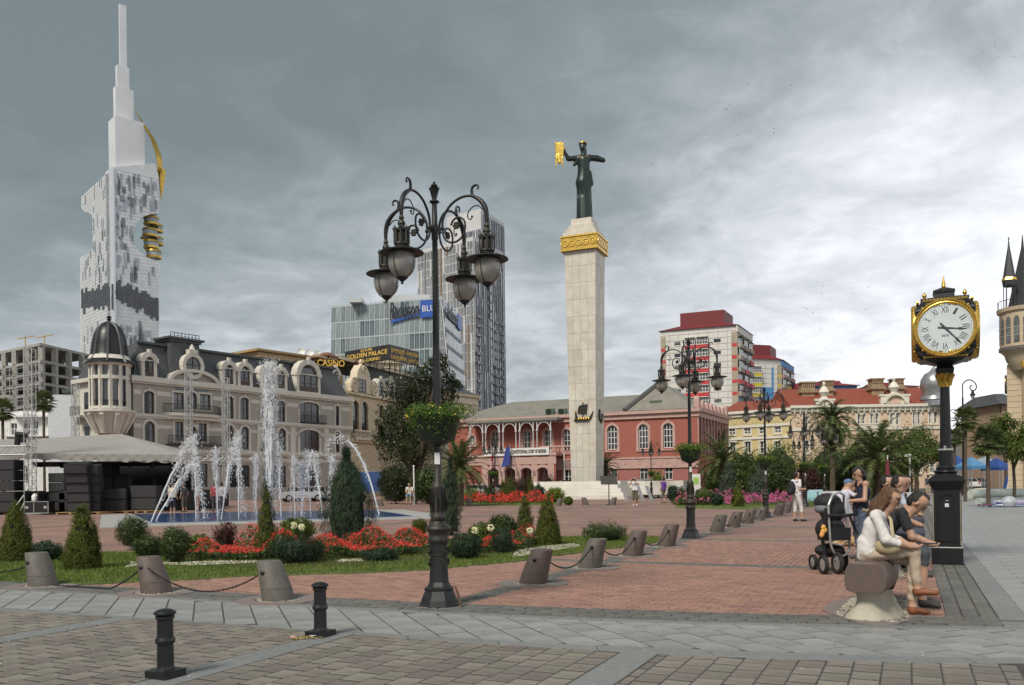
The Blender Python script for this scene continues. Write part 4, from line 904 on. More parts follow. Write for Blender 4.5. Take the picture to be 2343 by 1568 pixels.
# gold blade: a curved fin beside the shaft
pts=[(308,251),(329,286),(350,320),(363,355),(367,385),(360,402),(345,412)];wid=[0.3,1.2,2.2,2.6,2.0,1.0,0.3]
def GP(x,y):p=P(x,y,TY+14);return(p.x-c0.x,p.y-c0.y,p.z)
M_BLADE=mat('gold_blade',(0.52,0.35,0.07),0.35,metal=0.7,var=0.3,scale=0.6)
MB().tube([GP(*p)for p in pts],wid,8,flat=0.35).build('gold_blade',M_BLADE,tw,smooth=True)
MB().tube([GP(371,388),(GP(370,420)),GP(369,458)],[1.6,1.1,0.1],8,flat=0.4).build('gold_blade_tail',M_BLADE,tw,smooth=True)
MB().tube([GP(318,300),GP(343,295)],0.25,5).build('stay',M_STEEL,tw)
# wheel cabins inside the round recess
wc=[(346,507),(343,534),(346,561),(352,583),(360,523),(361,553)]
def WP(x,y,dd=9):p=P(x,y,TY+dd);return(p.x-c0.x,p.y-c0.y,p.z)
for i,(x,y)in enumerate(wc):
 c=WP(x,y,15 if i<4 else 20);rr=3.0 if i<4 else 2.2
 g=MB().lathe([(rr*0.5,-1.9),(rr*0.95,-1.2),(rr,0),(rr*0.95,1.2),(rr*0.5,1.9)],14,c).build('cabin_glass',M_TD,tw,smooth=True)
 MB().lathe([(rr*1.02,-1.7),(rr*1.06,-1.0),(rr*1.06,-0.75),(rr*1.0,-0.7)],14,c).lathe([(rr*1.0,0.9),(rr*1.06,0.95),(rr*1.0,1.8),(rr*0.5,2.1)],14,c).build('cabin_band',M_BLADE,g,smooth=True)
m=MB();m.tube([WP(349,507,18),WP(340,545,18),WP(352,590,18)],1.0,6);m.tube([WP(322,545,18),WP(352,545,18)],0.6,6);m.tube([WP(336,576,18),WP(349,540,18)],0.8,6);m.build('wheel_frame',M_BLADE,tw)
#  concrete frame under construction
M_CONC=mat('raw_concrete',(0.36,0.34,0.31),0.9,var=0.15,scale=0.6,stain=0.3)
fy=150.0;a,b,c=P(-40,800,158),P(92,795,146),P(216,805,160)
cf=empty('concrete_frame',(b.x,b.y,0),0,'unfinished concrete building frame of slabs and columns behind the stage','building')
fz=[P(92,y,146).z for y in(786,824,851,875,899,924,950,976)];A_,C_=a-b,c-b;A_.z=C_.z=0;back=A_+C_
for i,z in enumerate(fz):MB().prism_xy([A_*1.02,Vector((0,0,0))-(A_+C_).normalized()*0.7,C_*1.02,back],z-0.45,z).build('floor_slab',M_CONC,cf)
cols_=[A_*t for t in(0.97,0.8,0.6,0.42,0.2)]+[C_*t for t in(0.02,0.25,0.5,0.75,0.97)]+[A_*t+C_*s_ for t in(0.3,0.7)for s_ in(0.3,0.7)]
for p in cols_:
 for i in range(len(fz)-1):MB().box(p.x-0.4,p.x+0.4,p.y-0.4,p.y+0.4,fz[i+1],fz[i]-0.45).build('column',M_CONC,cf)
m=MB()
for t in np.linspace(0,1.0,9):
 p=A_*t;m.bar((p.x+.8,p.y-1.6,fz[-1]-4),(p.x+.8,p.y-1.6,fz[2]+1.5),0.12)
for z in np.linspace(fz[-1],fz[2]+1,12):m.bar((0.8,-1.6,z),(A_.x+.8,A_.y-1.6,z),0.1)
m.build('scaffold',M_STEEL,cf)
for i in range(3):MB().box(A_.x*0.9,A_.x*0.1,A_.y*0.5-0.6,A_.y*0.5-0.5,fz[5+min(i,2)]+0.1,fz[5+min(i,2)]+2.2).build('infill_wall',M_CONC,cf)
m=MB()
for x,y in((-6,6),(-2,5.0)):m.bar((x,y,fz[0]),(x,y,fz[0]+2.2),0.15);m.bar((x-1.4,y,fz[0]+1.9),(x+1.6,y,fz[0]+2.4),0.15)
m.build('roof_hoist',mat('rusty_yellow',(0.45,0.30,0.10),0.7),cf)
# white house and red-brick flank beside it
wh=empty('white_house',(P(130,1000,118).x,118,0),0.1,'white rendered house with balconies behind the fan palms','building');k_=118/FPX
def wx(x):return P(x,1000,118).x-wh.location.x
def wz(y):return P(130,y,118).z
hs=[(wx(30),wx(44),wz(995),wz(968)),(wx(56),wx(72),wz(995),wz(962)),(wx(78),wx(90),wz(995),wz(962)),(wx(20),wx(30),wz(1105),wz(1065)),(wx(38),wx(48),wz(1105),wz(1065)),(wx(54),wx(66),wz(1105),wz(1065))]
m=MB();wall_mesh(m,wx(-60),wx(150),0,wz(940),hs,0.3);m.build('wall',M_WHITE,wh,fix=False)
for h in hs:window(wh,h,0.25,2,1)
MB().box(wx(118),wx(175),-1.0,8,0,wz(905)).build('white_flank',mat('white_grey_render',(0.60,0.61,0.63),0.7),wh);MB().box(wx(175.2),wx(215),-0.6,8,0,wz(905)).build('brick_flank',mat('pink_brick',(0.36,0.22,0.18),0.85,var=0.15),wh)
MB().box(wx(20),wx(118),-1.6,0,wz(1000),wz(998)).box(wx(40),wx(128),-0.9,0,wz(955),wz(951)).build('balcony',M_WHITE,wh);MB().box(wx(150),wx(222),-1.2,9,wz(901),wz(893)).build('roof',mat('green_roof',(0.06,0.085,0.07),0.7),wh)
m=MB()
for k in range(18):m.bar((wx(24+5*k),-1.5,wz(998)),(wx(24+5*k),-1.5,wz(983)),0.07)
m.bar((wx(22),-1.5,wz(983)),(wx(112),-1.5,wz(983)),0.1);m.build('railing',M_WHITE,wh)
#  red courthouse
Z5=Zf(1028.3,846.9,0.284)
RA=gp(P(*Z5(185,412),D4(*Z5(185,412),10.5)));RB=gp(P(*Z5(1990,325),D4(*Z5(1990,325),10.5)));RC=gp(P(*Z5(2232,395),D4(*Z5(2232,395),10.5)))
pl=Plane(RA,RB);crt=root_on(pl,'red_courthouse','two-storey red brick courthouse with pink trim, iron veranda and arched windows')
M_RBRICK=mat('courthouse_red',(0.345,0.112,0.082),0.82,var=0.07,scale=1.2,bump=0.15,bscale=12,stain=0.12);M_PINK=mat('courthouse_pink',(0.50,0.325,0.285),0.8,var=0.07,scale=1.5,stain=0.2)
M_MAROON=mat('courthouse_ground_floor',(0.35,0.135,0.118),0.82,var=0.06,scale=1.2)
M_TIN=mat('weathered_tin_roof',(0.215,0.205,0.175),0.7,var=0.15,scale=1.0,stain=0.25)
holes=[];wins=[]
def HR(x0,y0,x1,y1,arch=0,nx=2,nz=3,sur=True,gm=None):r=zrect(pl,Z5,x0,y0,x1,y1);h=(*r,arch);holes.append(h);wins.append((h,nx,nz,sur,gm))
for x0,x1,y0,y1 in((1275,1355,447,642),(1527,1602,437,635),(1726,1803,428,627),(922,980,478,660),(765,826,484,662),(598,658,490,672),(345,395,498,672),(160,205,530,600)):HR(x0,y0,x1,y1,1,3 if x0>1200 else 2,4,True,M_CURTAIN if x0<700 else None)
for x0,x1 in((1533,1597),(1732,1797),(1295,1350)):HR(x0,760,x1,883,0,2,2,False)
for c in(412,543,672,802):HR(c-36,805,c+36,925,1,2,2,True)
HR(925,800,985,915,1,2,2,True);HR(1075,800,1140,915,1,2,2,True)
ze=10.5;zs=zat(pl,Z5,1700,705);zs2=zat(pl,Z5,1700,770)
m=MB();wall_mesh(m,-4.0,pl.len,zs,ze,[h for h in holes if h[2]>zs],0.3);m.build('upper_wall',M_RBRICK,crt,fix=False)
m=MB();wall_mesh(m,-4.0,pl.len,0,zs,[h for h in holes if h[2]<zs],0.3);m.build('lower_wall',M_MAROON,crt,fix=False)
for h,nx,nz,sur,gm in wins:
 window(crt,h,0.24,nx,nz,M_WHITE,gm,0.09)
 if sur:surround(crt,h,0.32,M_PINK)
MB().box(-4.2,pl.len+0.5,-0.55,0.02,ze-0.15,ze+0.25).box(-4.1,pl.len+0.3,-0.25,0.018,ze-0.75,ze-0.15).build('cornice',M_PINK,crt,fix=False)
MB().box(-4,pl.len+.1,-0.2,0.016,zs-0.1,zs+0.12).box(-4,pl.len+.06,-0.1,0.014,zs2-0.1,zs-0.1).box(-4,pl.len+.1,-0.16,0.012,zs2-0.3,zs2-0.1).build('string_course',M_PINK,crt,fix=False)
for k in range(17):
 s_=pl.len*(k+0.5)/17;mm=MB().box(s_-0.2,s_+0.2,-0.15,-0.102,zs2-0.05,zs-0.15);mm.ring_xz(s_+pl.len/34,(zs2+zs)/2-0.06,0.16,0.26,-0.15,-0.102,0,6.28,10);mm.build('frieze_panel',M_PINK,crt)
MB().box(pl.len-0.9,pl.len+0.08,-0.14,-0.003,zs+0.12,ze-0.75).build('quoin',M_RBRICK,crt)
# side wall towards the street
pr=Plane(RB,RC);sw=empty('side_wall',(Matrix.Rotation(-pl.rz,3,'Z')@(RB-RA)),pr.rz-pl.rz,parent=crt)
hs=[(pr.len*t-0.5,pr.len*t+0.5,zs+1.0,ze-1.7,1)for t in(0.14,0.32,0.5,0.68,0.86)]+[(pr.len*t-0.5,pr.len*t+0.5,1.2,3.6,0)for t in(0.2,0.5,0.8)]
m=MB();wall_mesh(m,0,pr.len,0,ze,hs,0.3);m.build('wall',M_RBRICK,sw,fix=False)
for h in hs:window(sw,h,0.24,2,3);surround(sw,h,0.2,M_PINK)if h[4]else None
MB().box(0,pr.len+.5,-0.6,0.02,ze-0.15,ze+0.3).box(0,pr.len,-0.3,0.018,ze-0.8,ze-0.15).build('cornice',M_PINK,sw,fix=False)
m=MB()
for k in range(11):
 x=pr.len*k/10;m.lathe([(0.12,zs+0.2),(0.12,ze-0.8)],6,(x,-0.14,0))
m.build('colonnette',M_PINK,sw)
m=MB()
for k in range(8):x=0.6+(pr.len-1.2)*k/7;m.box(x-0.45,x+0.45,-0.25,0.45,ze+0.3,ze+(1.5 if k in(0,7)else 1.0));m.ring_xz(x,ze+(1.5 if k in(0,7)else 1.0),0.0,0.42,-0.2,0.4,n=8)
m.box(0,pr.len,-0.1,0.25,ze+0.3,ze+0.65);m.build('parapet',M_PINK,sw)
# roof: long hip with a step up over the right half
m=MB();L_=pl.len;dpt=14.0;zr=zat(pl,Z5,1100,265)+2.0
m.add([(-4.3,-0.5,ze+0.26),(L_*0.93,-0.5,ze+.26),(L_*0.93,dpt,ze+.26),(-4.3,dpt,ze+.26),(3.2,6.5,ze+3.1),(L_*0.80,6.5,ze+3.1)],[(0,1,5,4),(1,2,5),(2,3,4,5),(3,0,4)]);m.build('roof',M_TIN,crt)
m=MB();g0=pl.s(Z5(1420,0)[0]);g1=L_+0.0;gx=pl.s(Z5(1590,0)[0]);zp=ze+4.2
m.add([(g0,-0.5,ze+0.3),(g1,-0.5,ze+.3),(gx+1,3.2,zp),(gx+1,12,zp),(g1,12,ze+.3),(g0,12,ze+.3)],[(0,1,2),(1,4,3,2),(0,2,3,5)]);m.build('roof_hip',M_TIN,crt)
MB().bar((g0,-0.5,ze+0.5),(gx+1,3.2,zp+0.15),0.7,0.35).build('roof_verge',mat('dark_verge',(0.12,0.115,0.11),0.7),crt)
for zx in(812,912):
 s_,z_=pl.px(*Z5(zx,372));u_=MB().box(s_-0.6,s_+0.6,-0.35,0.2,z_-.1,z_+1.0).build('air_conditioner',mat('green_cabinet',(0.07,0.12,0.075),0.6),crt);MB().ring_xz(s_-0.1,z_+0.6,0.1,0.38,-0.42,-0.352,0,6.28,12).build('fan_grille',M_BLACKIRON,u_)
s_,z_=pl.px(*Z5(1650,280));MB().box(s_-0.8,s_+0.8,0.4,1.6,z_-0.6,z_+0.6).build('air_conditioner',mat('green_cabinet',(0.1,0.2,0.12)),crt)
# the iron veranda
M_IRONW=mat('pale_iron',(0.50,0.49,0.49),0.5,var=0.15)
v0,v1=pl.s(Z5(222,0)[0]),pl.s(Z5(905,0)[0]);zd=zat(pl,Z5,550,680);zv=zat(pl,Z5,550,430);vy=-2.2
MB().box(v0-0.3,v1+0.4,vy-0.3,0,zv+0.1,zv+0.45).build('veranda_roof',M_TIN,crt)
MB().box(v0-0.2,v1+0.2,vy-0.2,-0.22,zd-0.35,zd).build('veranda_deck',M_PINK,crt)
cols_=[pl.s(Z5(x,0)[0])for x in(228,328,352,460,490,592,622,730,760,868)]
for x in cols_:MB().lathe([(0.1,zd),(0.1,zd+0.9),(0.16,zd+0.95),(0.09,zd+1.0),(0.08,zv-1.4),(0.16,zv-1.35),(0.16,zv-1.1),(0.09,zv-1.0),(0.09,zv+0.1)],8,(x,vy,0)).build('veranda_column',M_IRONW,crt,smooth=True)
for a,b in((0,1),(2,3),(4,5),(6,7),(8,9)):
 xa,xb=cols_[a],cols_[b];MB().ring_xz((xa+xb)/2,zv-1.05,(xb-xa)/2-0.14,(xb-xa)/2-0.02,vy-0.06,vy+0.06,n=14).build('veranda_arch',M_IRONW,crt)
MB().box(v0-0.2,v1+0.2,vy-0.08,vy+0.08,zv-0.08,zv+0.09).build('veranda_beam',M_IRONW,crt)
sgn=MB().box(pl.s(Z5(345,0)[0]),pl.s(Z5(860,0)[0]),vy-0.32,vy-0.24,zd-0.25,zd+0.75).build('sign_board',M_WHITE,crt);M_SIGNTXT=mat('dark_letter',(0.04,0.04,0.045),0.5)
a,b=pl.s(Z5(565,0)[0]),pl.s(Z5(840,0)[0]);lettering('lettering','CONSTITUTIONAL COURT OF GEORGIA',1,M_SIGNTXT,sgn,((a+b)/2,vy-0.35,zd+0.25),width=b-a,height=0.5,offset=0.03,extrude=0.01)
a,b=pl.s(Z5(355,0)[0]),pl.s(Z5(515,0)[0]);lettering('lettering','საკონსტიტუციო სასამართლო',1,M_SIGNTXT,sgn,((a+b)/2,vy-0.35,zd+0.25),width=b-a,height=0.5,offset=0.03,extrude=0.01)
m=MB();a,b=v1-2.2,v1+2.6
for k in range(12):x=a+(b-a)*k/11;m.lathe([(0.08,0),(0.14,.3),(.07,.55),(.1,.75)],6,(x,vy-0.1,zd))
m.box(a,b,vy-0.25,vy+0.05,zd+0.75,zd+0.95);m.build('balustrade',M_PINK,crt)
m=MB();
for c in(477,608,737,868,345):x=pl.s(Z5(c,0)[0]);m.box(x-0.45,x+0.45,vy-0.1,vy+0.6,0,zd-0.35)
m.build('arcade_pier',M_PINK,crt)
m=MB()
for c in(412,543,672,802):
 x=pl.s(Z5(c,0)[0]);m.ring_xz(x,zat(pl,Z5,600,850),1.05,1.45,vy-0.16,vy+0.3,n=12)
m.build('arcade_arch',M_PINK,crt)
zl=zat(pl,Z5,600,850);xs_a=[pl.s(Z5(c,0)[0])for c in(412,543,672,802)]
m=MB();wall_mesh(m,v0-0.1,v1,0,zd-0.36,[(x-1.05,x+1.05,0.0,zl+1.05,1)for x in xs_a],0.5,vy+0.0);m.build('arcade_wall',M_RBRICK,crt,fix=False)
MB().box(v0-0.2,v1+0.1,vy-0.12,vy-0.004,zl+1.5,zd-0.5).build('arcade_frieze',M_PINK,crt)
MB().lathe([(0.09,0),(0.09,zd)],8,(v1+0.5,-0.3,0)).build('downpipe',M_WHITE,crt)
# flags on raked poles
def flag(px,py,cols3,label,ybase):
 s_,z_=pl.px(*Z5(px,py));p0=pl.A+pl.d*s_+Vector((pl.d.y,-pl.d.x,0))*3.0
 f=empty('flag',(p0.x,p0.y,0),pl.rz,label,'flag')
 MB().tube([(0.8,0.6,ybase),(-0.35,0,z_+0.2)],0.04,6).build('pole',M_STEEL,f)
 n=8;v=[];fc=[]
 for i in range(n+1):
  for j in range(9):t=j/8;v.append((-0.35+0.1*(1-t)-(0.55*i/n)*(0.6+0.5*t)*cols3[2],0.12*math.sin(i*1.7+t*2),z_-0.1-2.6*t*cols3[3]-0.35*i/n))
 for i in range(n):
  for j in range(8):fc.append((i*9+j,(i+1)*9+j,(i+1)*9+j+1,i*9+j+1))
 me=np_mesh('cloth',v,fc,smooth=True);o=link('cloth',me,cols3[:2],f);
 me.polygons.foreach_set('material_index',[1 if((k//8)in(3,4)or(k%8)in(3,4))and cols3[1]is not cols3[0]else 0 for k in range(len(fc))])
M_FB=mat('flag_blue',(0.045,0.07,0.28),0.8,var=0.1);M_FW=mat('flag_white',(0.72,0.70,0.70),0.8);M_FR=mat('flag_red',(0.50,0.03,0.05),0.8)
flag(572,612,(M_FB,M_FB,2.1,1.0),'plain blue flag hanging from a raked pole on the courthouse',2.0);flag(440,612,(M_FW,M_FR,0.7,1.15),'white flag with red cross hanging from a pole on the courthouse',2.0)
#  panel-built apartment towers
Za=Zf(1500,713.8,0.1466)
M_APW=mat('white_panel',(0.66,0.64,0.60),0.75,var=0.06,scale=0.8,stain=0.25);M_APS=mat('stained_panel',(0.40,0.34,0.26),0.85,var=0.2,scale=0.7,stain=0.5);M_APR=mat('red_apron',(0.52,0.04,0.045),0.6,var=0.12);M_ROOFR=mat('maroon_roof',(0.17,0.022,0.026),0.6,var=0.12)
M_APB=mat('blue_panel',(0.085,0.25,0.50),0.7,var=0.08);M_APY=mat('yellow_apron',(0.60,0.47,0.03),0.6);M_APG=mat('grimy_panel',(0.34,0.31,0.28),0.85,var=0.25,scale=0.6,stain=0.5)
def apartment(A,B,C,top,nm,label,cols,stripe,aprons,rows,Zm,flr,penth):
 pl_=Plane(gp(A),gp(B));rt=root_on(pl_,nm,label);Ln=pl_.len;hz=top
 MB().box(-0.02,Ln,0.0,9,0,hz).build('wall',M_APW,rt)
 sdir=Plane(gp(B),gp(C));side=empty('side_wall',(Ln,0,0),sdir.rz-pl_.rz,parent=rt);SL=sdir.len
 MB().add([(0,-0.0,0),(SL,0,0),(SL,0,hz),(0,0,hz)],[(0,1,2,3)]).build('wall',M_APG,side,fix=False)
 m=MB();nrow=int(hz/flr*1.5)
 for k in range(nrow):z=hz-1.2-k*flr/2;m.box(0.0,Ln,-0.015,0.01,z-0.05,z+0.05)
 for k in range(1,8):m.box(Ln*k/8-0.03,Ln*k/8+0.03,-0.012,0.01,4,hz-1)
 m.build('panel_joint',mat('panel_seam',(0.24,0.21,0.18),0.9),rt,fix=False)['kind']='stuff'
 for k in range(rows):
  z=hz-2.2-flr*(k+1)
  for(a,b,kind)in cols:
   x0,x1=Ln*a,Ln*b
   if kind=='bal':
    ap=MB().box(x0,x1,-1.1,-0.02,z,z+1.0).build('balcony',stripe if(k+aprons)%1==0 else M_APW,rt);MB().box(x0-.05,x1+.05,-1.16,-1.102,z-0.12,z+0.02).box(x0-.05,x1+.05,-1.16,-1.102,z+.98,z+1.1).build('balcony_edge',M_APW,ap)
    window(rt,(x0,x1*1.0,z+1.1,z+flr-0.1),-0.75,4,2,M_WHITE,M_CURTAIN,0.1)
    MB().box(x0,x1,-1.15,-0.02,z+flr-0.09,z+flr-0.0).build('balcony_slab',M_APS,rt)
   elif kind=='win':MB().box(x0,x1,-0.05,0.05,z+1.4,z+2.2).build('window',M_DARKGLASS if random.random()<.6 else M_CURTAIN,rt,fix=False)
   elif kind=='stain':
    MB().box(x0,x1,-0.06,0.02,z+0.8,z+flr+0.75).build('stained_panel',M_APS,rt,fix=False);MB().box(x0+0.1,x1-0.1,-0.1,-0.062,z+0.1+flr*0.0,z+0.85).build('painted_panel',stripe,rt,fix=False)
   elif kind=='blue' and k>=2:MB().box(x0,x1,-0.05,0.02,z,z+flr-0.02).build('blue_panel',M_APB,rt,fix=False)
   elif kind=='bluetop':MB().box(x0,x1,-0.055,0.02,z,z+flr-0.02).build('blue_panel',M_APB,rt,fix=False)
  for j in range(3):
   x0,x1=SL*(0.03+0.33*j),SL*(0.28+0.33*j)
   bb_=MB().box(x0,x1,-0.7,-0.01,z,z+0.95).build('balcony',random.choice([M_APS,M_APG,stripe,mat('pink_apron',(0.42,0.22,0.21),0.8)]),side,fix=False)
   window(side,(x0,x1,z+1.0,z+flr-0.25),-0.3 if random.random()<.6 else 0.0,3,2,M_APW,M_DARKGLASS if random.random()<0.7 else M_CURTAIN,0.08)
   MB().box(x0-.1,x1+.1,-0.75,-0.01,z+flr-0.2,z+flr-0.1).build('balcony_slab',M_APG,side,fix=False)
 MB().box(-0.3,SL,-0.15,0.2,hz-1.6,hz).build('parapet',M_APW if stripe is M_APR else M_APB,side)
 # roof
 C2=Matrix.Rotation(-pl_.rz,3,'Z')@(gp(C)-gp(A));q=[Vector((-0.4,-0.4,hz)),Vector((Ln+0.4,-0.5,hz)),Vector((C2.x+0.4,C2.y+.3,hz)),Vector((C2.x-Ln,C2.y,hz))];ce=sum(q,Vector())/4
 m=MB();ins=[p.lerp(ce,0.55)+Vector((0,0,1.8))for p in q];m.add(q+ins,[(0,1,5,4),(1,2,6,5),(2,3,7,6),(3,0,4,7),(4,5,6,7)]);m.build('roof',M_ROOFR,rt)
 q2=[p.lerp(ce,penth)+Vector((0,0,1.0))for p in q];m=MB();t2=[p+Vector((0,0,3.6))for p in q2];m.add(q2+t2,[(0,1,5,4),(1,2,6,5),(2,3,7,6),(3,0,4,7),(4,5,6,7)]);m.build('roof_housing',M_ROOFR,rt)
 return rt,pl_,Ln
A,B,C=(P(1509.5,759,D4(1509.5,759,38)),P(1686,744,D4(1686,744,38)),P(1720,768,D4(1720,768,38)))
apt1,pla,lna=apartment(A,B,C,38,'apartment_tower','white panel apartment tower with red balcony fronts above the red courthouse',[(0.01,0.075,'stain'),(0.19,0.27,'win'),(0.335,0.465,'bal'),(0.485,0.635,'bal'),(0.70,0.79,'win'),(0.925,0.998,'stain')],M_APR,0,9,Za,2.85,0.45)
A,B,C=(P(1640,832,236),P(1787,824,D4(1787,824,36)),P(1815,840,D4(1815,840,36)))
apartment(A,B,C,P(1787,824,D4(1787,824,36)).z,'apartment_tower','smaller apartment tower with blue panels and yellow balcony fronts behind the white one',[(0.52,0.66,'bal'),(0.67,0.78,'blue'),(0.78,0.84,'blue'),(0.84,0.87,'bluetop'),(0.93,0.99,'stain')],M_APY,0,8,Za,2.85,0.5)
for(x0,x1,yb_,yt,ye,lab)in((1858,1960,889,868,884,'blue-walled block with a red hipped roof behind the brick chimneys'),(1978,2100,905,872,886,'red hipped roof between brick chimneys and silver dome'),(1818,1848,900,874,890,'white gable end with small red roof beside the blue panels')):
 a,b=P(x0,ye,250),P(x1,ye,250);t_=P((x0+x1)/2,yt,250).z;h_=empty('far_block',(a.x,a.y,0),0,lab,'building');w=b.x-a.x
 MB().box(0,w,0,14,0,a.z).build('wall',M_APB if x0==1858 else M_APW,h_);m=MB();m.frustum(w/2,7,a.z,a.z+(t_-a.z)*0.5,w+1.5,16,w*0.6,8);m.build('roof',M_ROOFR,h_);MB().frustum(w/2,7,a.z+(t_-a.z)*0.45,t_,w*0.55,7,w*0.45,6).build('roof_housing',M_ROOFR,h_)
 #  yellow and pink terrace with the red roof
Zy=Zf(1633,877,0.2324)
M_YEL=mat('yellow_plaster',(0.62,0.50,0.25),0.8,var=0.05,scale=1.5);M_PKW=mat('peach_plaster',(0.66,0.49,0.36),0.8,var=0.05,scale=1.5);M_TRIMW=mat('ivory_trim',(0.70,0.66,0.57),0.75,var=0.05);M_RTILE=mat('red_tile',(0.245,0.060,0.035),0.8,var=0.18,scale=2,bump=0.4,bscale=10)
YA=gp(P(*Zy(60,313),D4(*Zy(120,310),12)));YB=gp(P(*Zy(758,262),D4(*Zy(750,262),12)));YC=gp(P(*Zy(2245,200),D4(*Zy(2240,200),12.6)))
def terrace(Aq,Bq,nm,label,wm,rects,ze,zsx,roofz,depth=10):
 pl_=Plane(Aq,Bq);rt=root_on(pl_,nm,label);hs=[(*zrect(pl_,Zy,*r[:4]),r[4])for r in rects]
 m=MB();wall_mesh(m,0,pl_.len,0,ze,hs,0.25);m.add([(0,0,0),(0,depth,0),(0,depth,ze),(0,0,ze)],[(0,1,2,3)]);m.add([(pl_.len,0,0),(pl_.len,depth,0),(pl_.len,depth,ze),(pl_.len,0,ze)],[(0,1,2,3)]);m.build('wall',wm,rt,fix=False)
 for h,r in zip(hs,rects):window(rt,h,0.2,r[5]if len(r)>5 else 2,2,M_WHITE,M_CURTAIN if random.random()<.5 else None,0.1);surround(rt,h,0.2,M_TRIMW)
 MB().box(-0.2,pl_.len+.2,-0.6,0.02,ze-0.1,ze+0.3).box(-.1,pl_.len+.1,-0.3,0.018,ze-0.6,ze-0.1).build('cornice',M_TRIMW,rt,fix=False)
 for z in zsx:MB().box(-0.05,pl_.len+.05,-0.16,0.015,z-0.2,z+0.2).build('string_course',M_TRIMW,rt,fix=False)
 m=MB();m.add([(-0.2,-0.5,ze+.3),(pl_.len+.2,-0.5,ze+.3),(pl_.len+.2,depth+.5,ze+.3),(-.2,depth+.5,ze+.3),(0,depth/2,roofz),(pl_.len,depth/2,roofz)],[(0,1,5,4),(2,3,4,5),(3,0,4),(1,2,5)]);m.build('roof',M_RTILE,rt)
 return rt,pl_
yr=[(150,447,215,505,0),(300,441,366,502,0),(450,435,516,497,0),(600,427,666,490,0),(158,580,216,668,0),(305,575,366,688,0),(455,572,520,690,0),(600,570,660,690,0),(158,800,216,880,0),(305,800,366,880,0),(455,800,520,880,0)]
yt_,ply=terrace(YA,YB,'yellow_terrace','pale yellow plaster house with white window frames and long red roof',M_YEL,yr,12,(zat(Plane(YA,YB),Zy,400,540),9.9),14.4,12)
for k in range(7):s_=ply.len*(k+.5)/7;m=MB().box(s_-0.8,s_+0.8,-0.05,-0.003,10.2,11.2);m.ring_xz(s_,10.9,0.3,0.55,-0.09,-0.052,math.pi,2*math.pi,8);m.build('stucco_ornament',mat('gilt_stucco',(0.58,0.47,0.24),0.8),yt_)
plk=Plane(YB,YC);zk=12.3
pr_=[(1420,305,1450,425,1,1),(1467,305,1496,425,1,1),(1547,300,1576,422,1,1),(1597,300,1626,420,1,1),(1740,295,1771,411,1,1),(1798,290,1831,409,1,1),(1965,285,1991,405,0,1),(2013,283,2039,405,0,1),(2125,277,2147,396,1,1),(2174,274,2202,394,1,1),(888,570,936,686,0,2),(890,330,935,440,0,2),(1555,512,1612,590,1,2),(2005,810,2040,885,0,1),(2130,780,2175,880,0,2),(1900,810,1935,885,0,1)]
pk,plk=terrace(YB,YC,'peach_terrace','ornate peach and ivory terrace with arched windows and red tiled roof',M_PKW,pr_,zk,(zat(Plane(YB,YC),Zy,1600,445),),15.8,14)
M_CHIM=mat('old_brick',(0.33,0.24,0.15),0.9,var=0.25,scale=2)
for(x0,x1,y0,y1)in((950,1085,35,122),(1170,1270,20,106),(1660,1782,0,82),(1872,1986,0,95)):
 r=zrect(plk,Zy,x0,y0,x1,y1);m=MB().box(r[0],r[1],3.6,5.2,r[2]-2.5,r[3]+.4).box(r[0]-.25,r[1]+.25,3.35,5.45,r[3]-0.5,r[3]-.1)
 for k in range(7):x=r[0]+(r[1]-r[0])*(k+.2)/7;m.box(x,x+(r[1]-r[0])/12,3.5,5.3,r[3]+.4,r[3]+1.0)
 m.box(r[0]-.15,r[1]+.15,3.4,5.4,r[3]+1.0,r[3]+1.2);m.build('chimney',M_CHIM,pk)
for x0,x1,top in((1640,1920,130),(1005,1180,175)):
 a,b=plk.s(Zy(x0,0)[0]),plk.s(Zy(x1,0)[0]);z_=zat(plk,Zy,(x0+x1)/2,top);g=MB().box(a,b,-0.3,0.4,zk+0.3,z_).build('gable',M_PKW,pk);c=(a+b)/2
 MB().ring_xz(c,zk+0.2,(b-a)*0.33,(b-a)*0.42,-0.7,-0.302,0.15,math.pi-.15,14).box(a-.2,b+.2,-0.5,-0.01,z_,z_+0.3).box(a,a+1.2,-0.42,-0.302,zk+.3,z_-.02).box(b-1.2,b,-0.42,-0.302,zk+.3,z_-.02).build('gable_trim',M_TRIMW,g)
 MB().lathe([(0.7,0),(0.4,0.3),(0.8,1.0),(0.5,1.6),(0.15,1.9),(0.3,2.3),(0.05,2.6)],10,(c,0,z_+0.3)).build('urn',M_TRIMW,g,smooth=True)
a,b=plk.s(Zy(1405,0)[0]),plk.s(Zy(1660,0)[0]);z_=zat(plk,Zy,1540,470);m=MB().box(a,b,-1.3,-0.01,z_-0.3,z_).box(a,b,-1.25,-1.05,z_+0.9,z_+1.1)
for k in range(20):m.lathe([(.07,0),(.12,.35),(.06,.6),(.1,.9)],6,(a+(b-a)*(k+.5)/20,-1.15,z_))
for x in(a+1.5,b-1.5):m.frustum(x,-0.7,z_-1.6,z_-0.3,0.3,0.4,0.6,1.2)
m.build('balcony',M_TRIMW,pk)
m=MB()
for k in range(26):s_=plk.len*(k+.5)/26;m.frustum(s_,-0.22,zk-1.0,zk-0.1,0.15,0.15,0.3,0.5)
m.build('cornice_bracket',M_TRIMW,pk)
